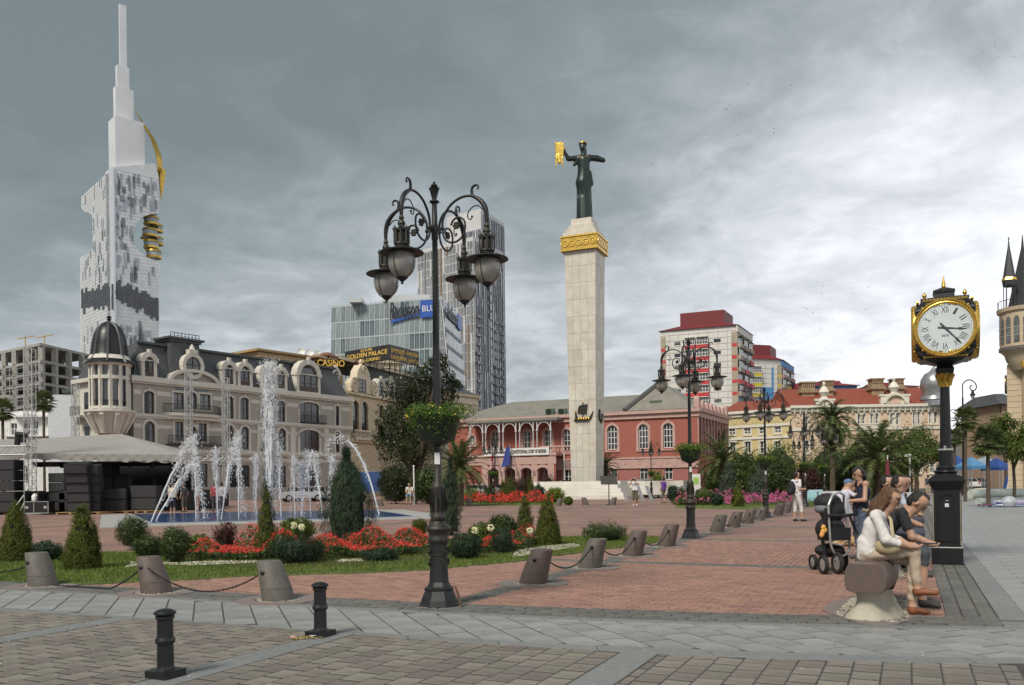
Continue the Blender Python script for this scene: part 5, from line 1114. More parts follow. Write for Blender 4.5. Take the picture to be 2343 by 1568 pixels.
# silver dome at the street end
ds,dz=plk.px(*Zy(2170,195));M_SILV=mat('silver_dome',(0.42,0.43,0.45),0.35,metal=0.7,var=0.2,scale=1.5,bump=0.5,bscale=4)
dm=MB().lathe([(1.9,zk),(1.95,zk+0.8),(2.1,zk+0.9),(2.0,zk+1.3),(1.7,zk+1.5),(1.75,zk+2.6),(1.95,zk+3.0),(1.8,zk+4.0),(1.3,zk+4.8),(0.6,zk+5.2),(0.3,zk+5.6),(0.05,zk+6)],18,(plk.s(Zy(2195,0)[0]),0.6,0)).build('dome',M_SILV,pk,smooth=True)
#  tower with the spires by the street
Zs=Zf(2117,514,0.4246);SY=62.0;sp=P(2352,1100,SY);M_STN=mat('honey_stone',(0.54,0.43,0.30),0.8,var=0.08,scale=2,stain=0.1);M_STNT=mat('pale_stone_trim',(0.60,0.53,0.42),0.75,var=0.06);M_SPIRE=mat('dark_spire',(0.030,0.031,0.036),0.5,var=0.2)
ct=empty('spired_clock_house',(sp.x,sp.y,0),-0.56,'honey stone tower with round bay, gilded figure and dark spires beside the street','building')
zz=lambda y:P(2338,y,SY).z;kx=SY/FPX
MB().lathe([(0.9,zz(845)),(1.35,zz(822)),(1.45,zz(810)),(1.75,zz(800)),(1.75,zz(715)),(1.9,zz(712)),(1.95,zz(704)),(1.5,zz(702))],24,(0,0.6,0)).build('round_bay',M_STN,ct,smooth=True,angle=30)
for k in range(9):
 a=R(180+20*k+10);c,s=math.cos(a),math.sin(a);w=0.2;t=Vector((-s,c,0))*w;p=Vector((1.77*c,0.6+1.77*s,0))
 o=MB().add([p-t+Vector((0,0,zz(785))),p+t+Vector((0,0,zz(785))),p+t+Vector((0,0,zz(733))),p+t*.5+Vector((0,0,zz(725))),p-t*.5+Vector((0,0,zz(725))),p-t+Vector((0,0,zz(733)))],[(0,1,2,3,4,5)]).build('window',M_CURTAIN,ct,fix=False)
 for zq in(768,750):MB().bar(p*1.003-t+Vector((0,0,zz(zq))),p*1.003+t+Vector((0,0,zz(zq))),0.03).build('glazing_bar',M_STNT,o)
MB().lathe([(1.78,zz(800)),(1.82,zz(800)),(1.82,zz(793)),(1.78,zz(793))],24,(0,.6,0)).build('mosaic_band',mat('mosaic_band',(0.14,0.12,0.12),0.5,var=0.6,scale=14),ct)
MB().box(-1.3,6,0.5,8,0,zz(830)).build('wall',M_STN,ct);MB().lathe([(0.7,0),(0.7,zz(845))],16,(0.35,0.4,0)).build('shaft',M_STN,ct,smooth=True)
m=MB()
for k in range(24):z=0.4+k*0.42;m.box(-1.33,6,0.47,0.51,z,z+0.02);
m.build('ashlar_joint',M_STNT,ct)['kind']='stuff'
d=MB().lathe([(0.68,-0.06),(0.74,0.0),(0.68,0.06)],24,cap=True).build('wall_dial',mat('dial_blue',(0.1,0.1,0.13),0.5),ct,(-1.36,1.2,zz(874)));d.rotation_euler=(0,R(90),0);MB().lathe([(0.58,-0.09),(0.72,-0.07),(0.72,-.1),(0.58,-.1)],24).build('dial_rim',M_GOLD,d)
gf=empty('gilded_figure',(-0.25,-0.5,zz(842)),0,parent=ct)
MB().tube([(0,0,0),(0.03,0,0.35),(0,0,0.7),(-0.02,0,1.15)],[0.12,0.17,0.14,0.2],8).tube([(-0.02,0,1.1),(-0.28,-.1,1.2),(-0.36,-.1,1.45)],[.1,.08,.06],6).tube([(0,0,1.1),(0.28,-.1,1.15),(0.3,-.1,0.8)],[.1,.08,.06],6).ell((-0.02,0,1.32),(.11,.11,.14)).build('figure',M_GOLD,gf,smooth=True)
lx,ly=-1.05,-0.4;r0=0.36
m=MB()
for k in range(6):a=math.pi*k/3;m.bar((lx+r0*math.cos(a),ly+r0*math.sin(a),zz(704)),(lx+r0*math.cos(a),ly+r0*math.sin(a),zz(642)),0.06)
m.lathe([(r0-.02,zz(655)),(r0+0.06,zz(652)),(r0+.1,zz(641)),(r0-.02,zz(641))],6,(lx,ly,0));m.build('lantern',M_SPIRE,ct)
MB().lathe([(0.46,zz(641)),(0.42,zz(636)),(0.06,zz(560)),(0.03,zz(548)),(0.05,zz(544)),(0.01,zz(540))],6,(lx,ly,0)).build('spire',M_SPIRE,ct);MB().lathe([(.47,zz(641)),(.5,zz(640)),(.44,zz(634)),(.40,zz(636))],6,(lx,ly,0)).build('spire_gilding',M_GOLD,ct)
MB().lathe([(1.1,zz(704)),(0.95,zz(690)),(0.1,zz(560)),(0.02,zz(530))],8,(-0.2,0.9,0)).build('spire',M_SPIRE,ct)
m=MB()
for k in range(15):a=R(170+14*k);p=(1.85*math.cos(a),.6+1.85*math.sin(a));m.bar((*p,zz(704)),(*p,zz(685)),0.025)
m.tube([(1.85*math.cos(R(170+14*k)),.6+1.85*math.sin(R(170+14*k)),zz(686))for k in range(15)],0.025,5);m.build('roof_railing',M_SPIRE,ct)
# houses closing the street
for(x0,x1,yt,Yd,c,lab)in((2222,2262,1000,150,(0.50,0.42,0.33),'narrow stone-grey house front closing the street behind the palms'),(2255,2312,985,140,(0.30,0.29,0.27),'grey house with blue roof lantern behind the street trees'),(2290,2330,925,110,(0.36,0.25,0.18),'brown corner house with overhanging eaves behind the honey stone tower'),(2168,2225,1035,175,(0.48,0.41,0.37),'low pale house at the far end of the street')):
 a,b=P(x0,yt,Yd),P(x1,yt,Yd);h_=empty('street_house',(a.x,a.y,0),0,lab,'building');w=b.x-a.x;hm=mat('house_%d'%x0,c,0.85,var=0.12)
 hs=[(w*(i+.3)/3,w*(i+.7)/3,z,z+1.6,0)for i in range(3)for z in np.arange(1.2,a.z-2.2,3.2)]
 m=MB();wall_mesh(m,0,w,0,a.z,hs,0.2);m.box(0.02,w-.02,0.4,10,0,a.z-.02);m.build('wall',hm,h_,fix=False)
 for h in hs:window(h_,h,0.18,2,2)
 MB().frustum(w/2,5,a.z,a.z+1.6,w+1.2,11.5,w*0.5,5).build('roof',M_TIN if x0!=2290 else M_SLATE,h_)
 if x0==2255:MB().frustum(w*.7,3,a.z+1.5,a.z+3.2,2.6,2.6,2.0,2.0).build('roof_lantern',M_APB,h_)
 #  street furniture
M_LAMP=mat('cast_iron_lamp',(0.034,0.034,0.034),0.42,c2=(0.019,0.020,0.021),metal=0.35,scale=9,bump=0.2,bscale=50)
M_LAMPB=mat('weathered_bronze_iron',(0.060,0.053,0.040),0.5,c2=(0.026,0.026,0.024),metal=0.4,scale=12,bump=0.25,bscale=60)
M_GLOBE=mat('smoked_globe',(0.40,0.37,0.335),0.16,c2=(0.30,0.275,0.245),scale=5,alpha=0.82,spec=0.9)
M_BASK=mat('dark_green_plastic',(0.007,0.018,0.011),0.45,var=0.2);M_PAPER=mat('paper',(0.74,0.73,0.72),0.8,var=0.06)
M_BLEAF=leaf_mat('basket_leaf',(0.105,0.175,0.026),(0.055,0.110,0.018));M_YFLOW=mat('yellow_petal',(0.78,0.62,0.06),0.6,var=0.1,island=0.15)
def leaf_cloud(pts,nrm,size,up=0.3,aspect=2.0,jit=0.6,rs=None):
 """a leaf-sized quad (diamond) at every point, facing loosely along nrm"""
 rs=rs or np.random;n=len(pts);nrm=nrm+rs.normal(0,jit,(n,3));nrm/=np.linalg.norm(nrm,axis=1)[:,None]+1e-9
 t=rs.normal(0,1,(n,3));t[:,2]+=up*3;t-=nrm*(t*nrm).sum(1)[:,None];t/=np.linalg.norm(t,axis=1)[:,None]+1e-9
 b=np.cross(nrm,t);s=size*rs.uniform(0.6,1.3,(n,1));l=t*s;w=b*s/aspect
 v=np.stack([pts-l*0.9,pts+w*0.6+nrm*s*0.12,pts+l,pts-w*0.6+nrm*s*0.12],1).reshape(-1,3)
 return v,np.arange(n*4).reshape(n,4)
def ball_pts(n,r,fill=0.35,rs=None):
 rs=rs or np.random;d=rs.normal(0,1,(n,3));d/=np.linalg.norm(d,axis=1)[:,None];q=(1-fill*rs.uniform(0,1,(n,1))**1.5);return d*q*np.array(r),d
lampA=[(0.258,0.0),(0.258,0.012),(0.24,0.03),(0.226,0.075),(0.186,0.165),(0.175,0.19),(0.186,0.2),(0.186,0.215),(0.15,0.235),(0.122,0.29),(0.113,0.42),(0.108,0.64),(0.112,0.74),(0.12,0.77)]
lampB=[(0.12,0.77),(0.132,0.79),(0.132,0.81),(0.118,0.84),(0.118,0.88),(0.15,0.915),(0.158,0.93),(0.155,0.95),(0.11,0.985),(0.082,1.01),(0.075,1.03),(0.09,1.045),(0.09,1.09),(0.078,1.115),(0.075,1.15),(0.082,1.27),(0.074,1.40),(0.082,1.43),(0.082,1.45),(0.07,1.47),(0.062,1.49),(0.047,1.51),(0.046,1.95)]
arm_main=[(0.11,0.0),(0.112,0.09),(0.15,0.18),(0.235,0.275),(0.35,0.33),(0.46,0.34),(0.555,0.31),(0.64,0.245),(0.69,0.165),(0.71,0.07),(0.71,-0.03)]
arm_ring=[(0.11,0.0),(0.115,-0.07),(0.15,-0.14),(0.225,-0.185),(0.31,-0.18),(0.39,-0.125),(0.42,-0.03),(0.41,0.05),(0.36,0.095),(0.30,0.10),(0.25,0.07),(0.23,0.02)]
arm_leaf=[(0.53,0.32),(0.515,0.37),(0.525,0.43),(0.575,0.45),(0.605,0.425),(0.59,0.395)]
arm_scr=[(0.655,0.15),(0.60,0.20),(0.53,0.20),(0.47,0.15),(0.455,0.09),(0.48,0.055),(0.51,0.06),(0.515,0.085)]
def smooth_path(p,n=3):
 out=[]
 for i in range(len(p)-1):
  p0,p1,p2,p3=p[max(i-1,0)],p[i],p[i+1],p[min(i+2,len(p)-1)]
  for k in range(n):
   t=k/n;out.append(tuple(0.5*((2*b)+(-a+c)*t+(2*a-5*b+4*c-d)*t*t+(-a+3*b-3*c+d)*t**3)for a,b,c,d in zip(p0,p1,p2,p3)))
 out.append(tuple(p[-1]));return out
def make_lamp():
 rt=empty('street_lamp');zj=4.58
 MB().lathe(lampA,8,ph=R(22.5)).build('base',M_LAMP,rt)
 MB().lathe(lampB,20).build('pedestal',M_LAMPB,rt,smooth=True,angle=50)
 m=MB()
 for k in range(8):
  a=k*math.pi/4
  for z in(1.16,1.36):m.tube([(0.083*math.cos(a),0.083*math.sin(a),1.14),(0.096*math.cos(a+0.1),0.096*math.sin(a+0.1),1.26),(0.08*math.cos(a),0.08*math.sin(a),1.39)],[0.006,0.014,0.006],5)
 for k in range(4):
  a=k*math.pi/2+0.4;c,s=math.cos(a),math.sin(a)
  for z in(0.53,0.66):m.tube([(0.118*c,0.118*s,z-0.04),(0.13*c-0.02*s,0.13*s+0.02*c,z),(0.118*c,0.118*s,z+0.04)],0.012,5)
 m2_=MB();m2_.lathe([(0.112,0.61),(0.12,0.615),(0.12,0.625),(0.112,0.63)],8,ph=R(22.5));m.build('relief',M_LAMPB,rt)['kind']='stuff';m2_.build('strap',M_LAMPB,rt)
 v=[];sh=MB();sh.lathe([(0.046,1.95),(0.052,2.0),(0.05,2.4),(0.042,3.2),(0.034,4.2),(0.033,4.45),(0.042,4.47),(0.042,4.54),(0.05,4.56),(0.05,4.62),(0.036,4.65),(0.03,4.9),(0.03,4.92)],12);o=sh.build('shaft',M_LAMP,rt,smooth=True)
 MB().lathe([(0.03,4.90),(0.06,4.915),(0.06,4.93),(0.03,4.94),(0.028,4.955),(0.04,5.0),(0.055,5.06),(0.068,5.085),(0.03,5.095),(0.045,5.115),(0.03,5.135),(0.012,5.145),(0.016,5.16),(0.004,5.175)],12).build('finial',M_LAMP,rt,smooth=True)
 MB().lathe([(0.05,1.94),(0.13,1.975),(0.145,1.99),(0.20,2.0),(0.215,2.03),(0.285,2.29),(0.29,2.30),(0.275,2.30),(0.26,2.25)],20).build('basket',M_BASK,rt,smooth=True,angle=35)
 rs=np.random.RandomState(5);p,d=ball_pts(4200,(0.43,0.43,0.13),0.7,rs);p[:,2]+=2.34;low=rs.rand(len(p))<0.3;p[low,2]-=rs.rand(low.sum())*0.24
 ang=np.arctan2(p[:,1],p[:,0]);p[:,:2]*=(1+0.13*np.sin(3*ang+1))[:,None];p[:,2]+=0.035*np.sin(2*ang+0.7)
 vv,ff=leaf_cloud(p,d,0.022,rs=rs);f=link('foliage',np_mesh('foliage',vv,ff),M_BLEAF,rt);f['kind']='stuff'
 p,d=ball_pts(46,(0.38,0.38,0.12),0.1,rs);p[:,2]+=2.33;mm=MB()
 for q in p:mm.ell(q,(0.013,0.013,0.01),6,4)
 f=mm.build('blossoms',M_YFLOW,rt);f['kind']='stuff'
 MB().box(-0.033,0.033,-0.0545,-0.0525,1.72,1.86).build('paper_notice',M_PAPER,rt)
 for k in range(4):
  a=R(-26.6+90*k);c,s=math.cos(a),math.sin(a)
  def W(p):return(p[0]*c,p[0]*s,zj+p[1])
  m=MB();mp=smooth_path(arm_main);n=len(mp)
  m.tube([W(p)for p in mp],[0.015 if i<n*0.52 else 0.015+0.016*math.sin(math.pi*(i-n*0.52)/(n*0.48))for i in range(n)],8)
  m.tube([W(p)for p in smooth_path(arm_ring)],0.0125,7);m.tube([W(p)for p in smooth_path(arm_leaf)],[0.022,0.02,0.018,0.018,0.017,0.016,0.015,0.014,0.013,0.013,0.012,0.011,0.010,0.01,0.012,0.014],6)
  m.tube([W(p)for p in smooth_path(arm_scr)],0.007,6);m.ell(W((0.11,0)),0.026,8,6);m.ell(W((0.515,0.085)),0.014,8,5);m.bar(W((0.0,0)),W((0.11,0)),0.03)
  arm=m.build('arm',M_LAMP,rt,smooth=True,angle=60)
  r_=MB();cx=0.30
  for j in range(6):t=j*math.pi/3;r_.ell((W((cx+0.03*math.cos(t),0.01+0.03*math.sin(t)))),0.02,6,4)
  r_.ell(W((cx,0.01)),0.02,6,4);r_.build('rosette',M_LAMPB,arm)
  lx,ly,z0=0.71*c,0.71*s,zj
  cr=MB().lathe([(0.018,-0.02),(0.03,-0.045),(0.03,-0.06),(0.02,-0.07),(0.042,-0.10),(0.046,-0.125),(0.035,-0.13),(0.04,-0.16),(0.082,-0.185),(0.082,-0.205),(0.055,-0.21),(0.055,-0.335),(0.085,-0.34),(0.088,-0.36),(0.075,-0.372),(0.085,-0.385)],14,(lx,ly,z0))
  for j in range(8):
   t=j*math.pi/4;x,y=lx+0.084*math.cos(t),ly+0.084*math.sin(t);cr.bar((x,y,z0-0.20),(x,y,z0-0.345),0.016);cr.tube([(x,y,z0-0.19),(lx+0.10*math.cos(t),ly+0.10*math.sin(t),z0-0.155)],[0.018,0.004],5)
  cr.build('lantern_crown',M_LAMPB,arm,smooth=True,angle=40)
  MB().lathe([(0.08,-0.385),(0.10,-0.41),(0.15,-0.425),(0.245,-0.445),(0.25,-0.455),(0.24,-0.458),(0.14,-0.44),(0.09,-0.43)],22,(lx,ly,z0),cap=False).build('lantern_hat',M_LAMP,arm,smooth=True,angle=60)
  MB().lathe([(0.125,-0.445),(0.148,-0.49),(0.157,-0.54),(0.15,-0.61),(0.125,-0.67),(0.085,-0.715),(0.05,-0.735)],20,(lx,ly,z0),cap=False).build('globe',M_GLOBE,arm,smooth=True)
  cg=MB().lathe([(0.06,-0.73),(0.068,-0.738),(0.05,-0.75),(0.03,-0.77),(0.012,-0.785),(0.018,-0.80),(0.004,-0.812)],12,(lx,ly,z0))
  for j in range(4):
   t=j*math.pi/2+a;cg.tube([(lx+r*math.cos(t),ly+r*math.sin(t),z0+z)for r,z in((0.165,-0.45),(0.168,-0.52),(0.163,-0.58),(0.145,-0.65),(0.10,-0.715),(0.06,-0.735))],0.004,4)
  cg.build('lantern_cage',M_LAMP,arm,smooth=True,angle=60)
 return rt
lamp0=make_lamp();LG='four-armed street lamps on the plaza'
lamp_spots=[(G(1005,1385),'nearest four-globe cast-iron street lamp with flower basket, beside the flower bed',0),(uv2(21.4,-5.05),'four-globe street lamp with flower basket in the bollard row in front of the courthouse',2),(uv2(33.9,-5.06),'four-globe street lamp next to the man with the black backpack',-3),(uv2(48.0,-5.1),'four-globe street lamp with flower basket in front of the tall date palm',12),(uv2(58.5,-5.0),'farthest small four-globe street lamp among the park trees',5),(G(1490,1141),'distant four-globe street lamp in front of the courthouse beside the photographing man',25),(G(1128,1151),'distant four-globe street lamp rising from the red flower bed by the monument',8),(G(1838,1143),'distant thin four-globe street lamp behind the peach terrace trees',30)]
for i,(p,lb,a)in enumerate(lamp_spots):
 o=lamp0 if i==0 else copy_tree(lamp0);o.location=(p.x,p.y,0);o.rotation_euler=(0,0,R(a));o.scale=(1,1,.985);tag(o,lb,'street lamp',LG)
 # rag tied at the foot of the nearest lamp
MB().tube([(0.20,-0.12,0.24),(0.24,-0.16,0.14),(0.27,-0.17,0.03),(0.29,-0.18,0.01)],[0.012,0.018,0.016,0.008],6).build('rag',mat('brown_rag',(0.12,0.075,0.05),0.9,var=0.3),None,lamp_spots[0][0],smooth=True)
tag(bpy.data.objects['rag'],'twisted brown rag lying over the foot of the nearest lamp','rag')
#  slanted stone bollards, their rings and chains
M_PORB=mat('brown_porphyry',(0.132,0.098,0.084),0.62,c2=(0.095,0.073,0.065),scale=14,bump=0.15,bscale=150,stain=0.3)
M_PORG=mat('grey_porphyry',(0.145,0.130,0.110),0.62,c2=(0.100,0.092,0.080),scale=14,bump=0.15,bscale=150,stain=0.3)
def bollard_mesh():
 m=MB();n=28;rows=[]
 for z,r0,sh in((0.0,0.205,0.0),(0.07,0.203,0.012),(0.145,0.198,0.03),(0.148,0.193,0.032),(0.155,0.193,0.034),(0.158,0.197,0.035),(0.33,0.178,0.09),(0.485,0.158,0.145),(0.497,0.150,0.148),(0.5,0.142,0.149)):
  rows.append([(sh+r0*math.cos(2*math.pi*k/n),r0*math.sin(2*math.pi*k/n),z)for k in range(n)])
 m.add([p for r in rows for p in r],[(i*n+k,i*n+(k+1)%n,(i+1)*n+(k+1)%n,(i+1)*n+k)for i in range(len(rows)-1)for k in range(n)]+[tuple((len(rows)-1)*n+k for k in range(n))])
 return m
bol0=bollard_mesh().build('shape',M_PORB,None,smooth=True,angle=30);bme=bol0.data;bpy.data.objects.remove(bol0)
bme2=bme.copy();bme2.materials.clear();bme2.materials.append(M_PORG)
rosm=MB().lathe([(0.032,0),(0.032,0.012),(0.022,0.022),(0.008,0.026)],12);ros=rosm.build('r',M_BLACKIRON,None,smooth=True);rme=ros.data;bpy.data.objects.remove(ros)
ringme=MB();n=40
for k in range(n):
 a,b=2*math.pi*k/n,2*math.pi*(k+1)/n;q=[(r*math.cos(t),r*math.sin(t))for r,t in((0.31,a),(0.52,a),(0.52,b),(0.31,b))];ringme.prism_xy(q,-0.01,0.010)
ro=ringme.build('r',M_RING,None);ringdata=ro.data;bpy.data.objects.remove(ro)
peb=pebbles('p',[(0.33*math.cos(k*0.3),0.33*math.sin(k*0.3))for k in range(21)],420,0.014,M_PEB,None,0.004);pebdata=peb.data;bpy.data.objects.remove(peb)
BG='slanted stone bollards round the plaza'
def bollard(p,tilt,grey,label,ring=True,small=False):
 r=empty('stone_bollard',(p.x,p.y,0),tilt,label,'bollard',BG)
 link('post',bme2 if grey else bme,None,r)
 if not small:
  for s in(-1,1):
   o=link('chain_boss',rme,None,r,(0.10,s*0.171,0.36));o.rotation_euler=(R(90)*(1 if s<0 else-1),0,0)
 if ring and not small:
  link('ground_ring',ringdata,None,r);o=link('pebbles',pebdata,None,r);o['kind']='stuff'
 return r
au=math.atan2(U.y,U.x);av=math.atan2(V.y,V.x)
leftb=[uv2(8.5,v)for v in(-14.1,-11.84,-9.48,-7.33)]
ll_=['grey-brown slanted bollard on the lawn edge in front of the two thujas','middle slanted bollard of the lawn-side row, chained on both sides','slanted bollard at the end of the lawn-side row, next to the black post']
for i,p in enumerate(leftb[1:]):bollard(p,av+math.pi,i!=1,ll_[i])
rightu=[11.2,13.6,16.05,18.6,24.1,26.6,29.1,31.5,36.4,38.9,41.3,43.8]
rl_=['nearest slanted bollard of the long plaza row, beside the lamp','second slanted bollard of the plaza row, in front of the lawn tip','third slanted bollard of the plaza row, chained to its neighbours','fourth slanted bollard of the plaza row, just before the second lamp','first slanted bollard behind the second lamp','second slanted bollard behind the second lamp','third slanted bollard behind the second lamp','fourth slanted bollard behind the second lamp, before the third lamp','slanted bollard beyond the third lamp, by the pale tables','second slanted bollard beyond the third lamp','third slanted bollard beyond the third lamp','last slanted bollard of the row near the fourth lamp']
rightb=[uv2(u,-4.95)for u in rightu]
for i,p in enumerate(rightb):bollard(p,av,i%3==1,rl_[i])
for i,(x,y,lb)in enumerate(((1075,1158,'small far bollard at the lamp end of the red flower bed'),(1277,1158,'small far bollard beside the clipped globe at the monument'),(1340,1156,'small far bollard in front of the monument steps'),(1401,1156,'small far bollard below the tilted notice board'),(872,1158,'small far bollard left of the seated man in white'),(947,1153,'small far bollard the man in white sits on'),(1060,1152,'small far bollard behind the columnar junipers'))):
 bollard(G(x,y),av+(0 if i%2 else math.pi),i%2,lb,small=True).scale=(1.0,)*3
def chain(a,b,sag,label,link_l=0.034,r=0.0055):
 L_=(b-a).length;n=int(L_*1.12/(link_l*0.78));m=MB();pts=[]
 for i in range(201):
  t=i/200;p=a.lerp(b,t);p.z-=sag*4*t*(1-t);p.z=max(p.z,0.016);pts.append(p)
 cum=[0];
 for i in range(200):cum.append(cum[-1]+(pts[i+1]-pts[i]).length)
 n=int(cum[-1]/(link_l*0.72));j=0
 for k in range(n):
  d=(k+0.5)/n*cum[-1]
  while j<199 and cum[j+1]<d:j+=1
  c=pts[j];t=(pts[j+1]-pts[j]).normalized();sd=t.cross(Vector((0,0,1)));sd=sd.normalized()if sd.length>1e-3 else Vector((1,0,0));up=sd.cross(t)
  w=sd if k%2==0 else up
  ring=[c+t*(link_l/2*math.cos(q))+w*(link_l*0.3*math.sin(q))for q in[2*math.pi*s/8 for s in range(8)]]
  b0=len(m.v);nn_=t.cross(w)
  vs_=[]
  for s in range(8):
   o=(ring[s]-c).normalized()
   for e in range(4):q=math.pi/2*e;vs_.append(ring[s]+o*r*math.cos(q)+nn_*r*math.sin(q))
  m.add(vs_,[(s*4+e,s*4+(e+1)%4,((s+1)%8)*4+(e+1)%4,((s+1)%8)*4+e)for s in range(8)for e in range(4)])
 o=m.build('chain',M_BLACKIRON,None,fix=False);o.data.polygons.foreach_set('use_smooth',[True]*len(o.data.polygons));tag(o,label,'chain','iron chains between the bollards')
def boss(p,tilt,s):c,sn=math.cos(tilt),math.sin(tilt);return Vector((p.x+0.10*c-s*0.19*sn,p.y+0.10*sn+s*0.19*c,0.36))
chain(boss(leftb[0],av+math.pi,0)+V*0.1,leftb[1]-V*0.30+Vector((0,0,0.30)),0.16,'iron chain running out of view from the first lawn-side bollard')
chain(leftb[1]+V*0.22+Vector((0,0,0.02)),leftb[2]-V*0.33+Vector((0,0,0.30)),0.22,'slack iron chain lying on the ground between the first two lawn-side bollards')
chain(leftb[2]+V*0.04+U*-0.18+Vector((0,0,0.36)),leftb[3]-V*0.33+Vector((0,0,0.30)),0.26,'sagging iron chain between the last two lawn-side bollards')
cl_=['near pair','second pair','third pair','pair before the lamp','first pair behind the lamp','second pair behind the lamp','third pair behind the lamp']
for i,(a,b)in enumerate(((0,1),(1,2),(2,3),(4,5),(5,6),(6,7))):
 chain(rightb[a]+V*0.12+U*0.17+Vector((0,0,0.36)),rightb[b]+V*0.10-U*0.18+Vector((0,0,0.37)),0.24,'sagging iron chain linking the %s of plaza-row bollards'%cl_[i if i<3 else i+1],0.034 if i<3 else 0.05)
 #  black posts in front
M_POST=mat('black_post_paint',(0.010,0.011,0.013),0.40,var=0.3,scale=12,bump=0.12,bscale=80)
for(x,y,lb)in((379,1548,'nearest black cast-iron post with domed cap standing on the brown paving'),(733,1455,'black cast-iron post beside the last lawn-side bollard')):
 p=G(x,y);r=empty('black_post',p,au,lb,'bollard','black cast-iron posts')
 MB().box(-0.105,0.105,-0.105,0.105,0,0.055).lathe([(0.085,0.055),(0.066,0.07),(0.062,0.085)],20).build('foot',M_POST,r)
 MB().lathe([(0.062,0.08),(0.06,0.255),(0.072,0.26),(0.074,0.275),(0.074,0.29),(0.066,0.30),(0.066,0.305),(0.06,0.31),(0.058,0.44),(0.07,0.447),(0.07,0.468),(0.062,0.475)],24).build('shaft',M_POST,r,smooth=True,angle=40)
 MB().lathe([(0.066,0.475),(0.083,0.482),(0.083,0.494),(0.074,0.504),(0.05,0.517),(0.02,0.523),(0.001,0.524)],24).build('cap',M_POST,r,smooth=True,angle=40)
ltr=empty('litter',G(706,1461),0.3,'small heap of dry grass and torn paper at the foot of the black post','litter');m=MB()
for k in range(30):a=random.uniform(0,6.28);x,y=random.uniform(-.16,.06),random.uniform(-.06,.05);m.tube([(x,y,0.008),(x+0.05*math.cos(a),y+.03*math.sin(a),0.022),(x+.09*math.cos(a),y+.05*math.sin(a),0.008)],0.003,3)
m.build('dry_grass',mat('dry_straw',(0.36,0.26,0.10),0.9),ltr)['kind']='stuff';MB().box(0.02,0.10,0.0,0.05,0.02,0.023,0.4).build('torn_paper',M_PAPER,ltr);MB().ell((-0.14,0.01,0.02),(0.035,0.02,0.016),7,5).build('crumpled_wrapper',mat('pinkish',(0.5,0.3,0.25),0.8),ltr)
#  post clock
M_CLK=mat('clock_black',(0.009,0.0095,0.011),0.36,var=0.3,scale=8);M_DIAL=mat('clock_dial',(0.60,0.65,0.66),0.35,var=0.03);M_HAND=mat('clock_hand',(0.045,0.055,0.065),0.4)
M_CGOLD=mat('clock_gilding',(0.62,0.40,0.085),0.34,metal=0.7,var=0.3,scale=20)
ck=empty('post_clock',G(2166,1290),-R(25.2),'black and gold four-sided post clock on a square pedestal by the bench','clock')
MB().box(-0.235,0.235,-0.235,0.235,0,0.285).build('plinth',M_CLK,ck);MB().frustum(0,0,0.285,0.30,0.47,0.47,0.44,0.44).build('plinth_edge',mat('worn_edge',(0.36,0.35,0.34),0.6),ck)
MB().box(-0.205,0.205,-0.205,0.205,0.30,1.30).build('pedestal',M_CLK,ck)
pm=MB();arc_=[(0.125*math.cos(math.pi*k/10),1.06+0.125*math.sin(math.pi*k/10))for k in range(11)];out=[(0.125,0.40)]+arc_+[(-0.125,0.40)]
for a,b in zip(out,out[1:]+out[:1]):pm.bar((a[0],-0.212,a[1]),(b[0],-0.212,b[1]),0.02)
for a,b in zip(out,out[1:]+out[:1]):pm.bar((0.212,a[0],a[1]),(0.212,b[0],b[1]),0.02)
pm.build('panel_moulding',M_CLK,ck)
em=MB()
for x in(-0.203,0.203):em.box(x-0.006,x+0.006,-0.209,-0.2052,0.33,1.2)
em.build('corner_line',mat('aged_gold_line',(0.30,0.25,0.15),0.5),ck)
MB().frustum(0,0,1.26,1.40,0.43,0.43,0.56,0.56).box(-.28,.28,-.28,.28,1.40,1.42).frustum(0,0,1.42,1.50,0.56,0.56,0.40,0.40).build('pedestal_cap',M_CLK,ck)
MB().box(-0.03,0.03,-0.2072,-0.2052,0.97,1.03).box(-0.022,0.026,-0.2075,-0.2053,1.075,1.082).build('sticker',mat('sticker',(0.55,0.62,0.60),0.6),ck)
MB().lathe([(0.2,1.50),(0.17,1.53),(0.19,1.56),(0.185,1.58),(0.15,1.60),(0.155,1.63),(0.13,1.66),(0.118,1.67)],20).build('base_moulding',M_CLK,ck,smooth=True,angle=40)
def fluted(m,r,z0,z1,n=16,taper=1.0):
 k=n*4;vs=[]
 for z,s in((z0,1),(z1,taper)):
  for i in range(k):q=r*s*(1-0.07*(1 if(i%4)in(1,2)else 0));vs.append((q*math.cos(2*math.pi*i/k),q*math.sin(2*math.pi*i/k),z))
 m.add(vs,[(i,(i+1)%k,(i+1)%k+k,i+k)for i in range(k)])
m=MB();fluted(m,0.112,1.66,1.92);m.build('lower_shaft',M_CLK,ck);MB().lathe([(0.115,1.915),(0.125,1.925),(0.125,1.94),(0.11,1.95)],20).build('collar',mat('worn_edge',(0.36,0.35,0.34)),ck)
m=MB();m.lathe([(0.11,1.95),(0.1,1.98),(0.09,2.0)],20);fluted(m,0.088,1.99,3.0,taper=0.82);m.build('upper_shaft',M_CLK,ck)
m=MB().lathe([(0.07,2.99),(0.082,3.0),(0.078,3.03),(0.085,3.12),(0.13,3.20),(0.14,3.22),(0.10,3.23)],16)
for k in range(8):a=k*math.pi/4;m.tube([(0.082*math.cos(a),0.082*math.sin(a),3.02),(0.1*math.cos(a),0.1*math.sin(a),3.13),(0.15*math.cos(a),0.15*math.sin(a),3.205)],[0.02,0.026,0.014],6)
m.build('capital',M_CGOLD,ck,smooth=True,angle=50)
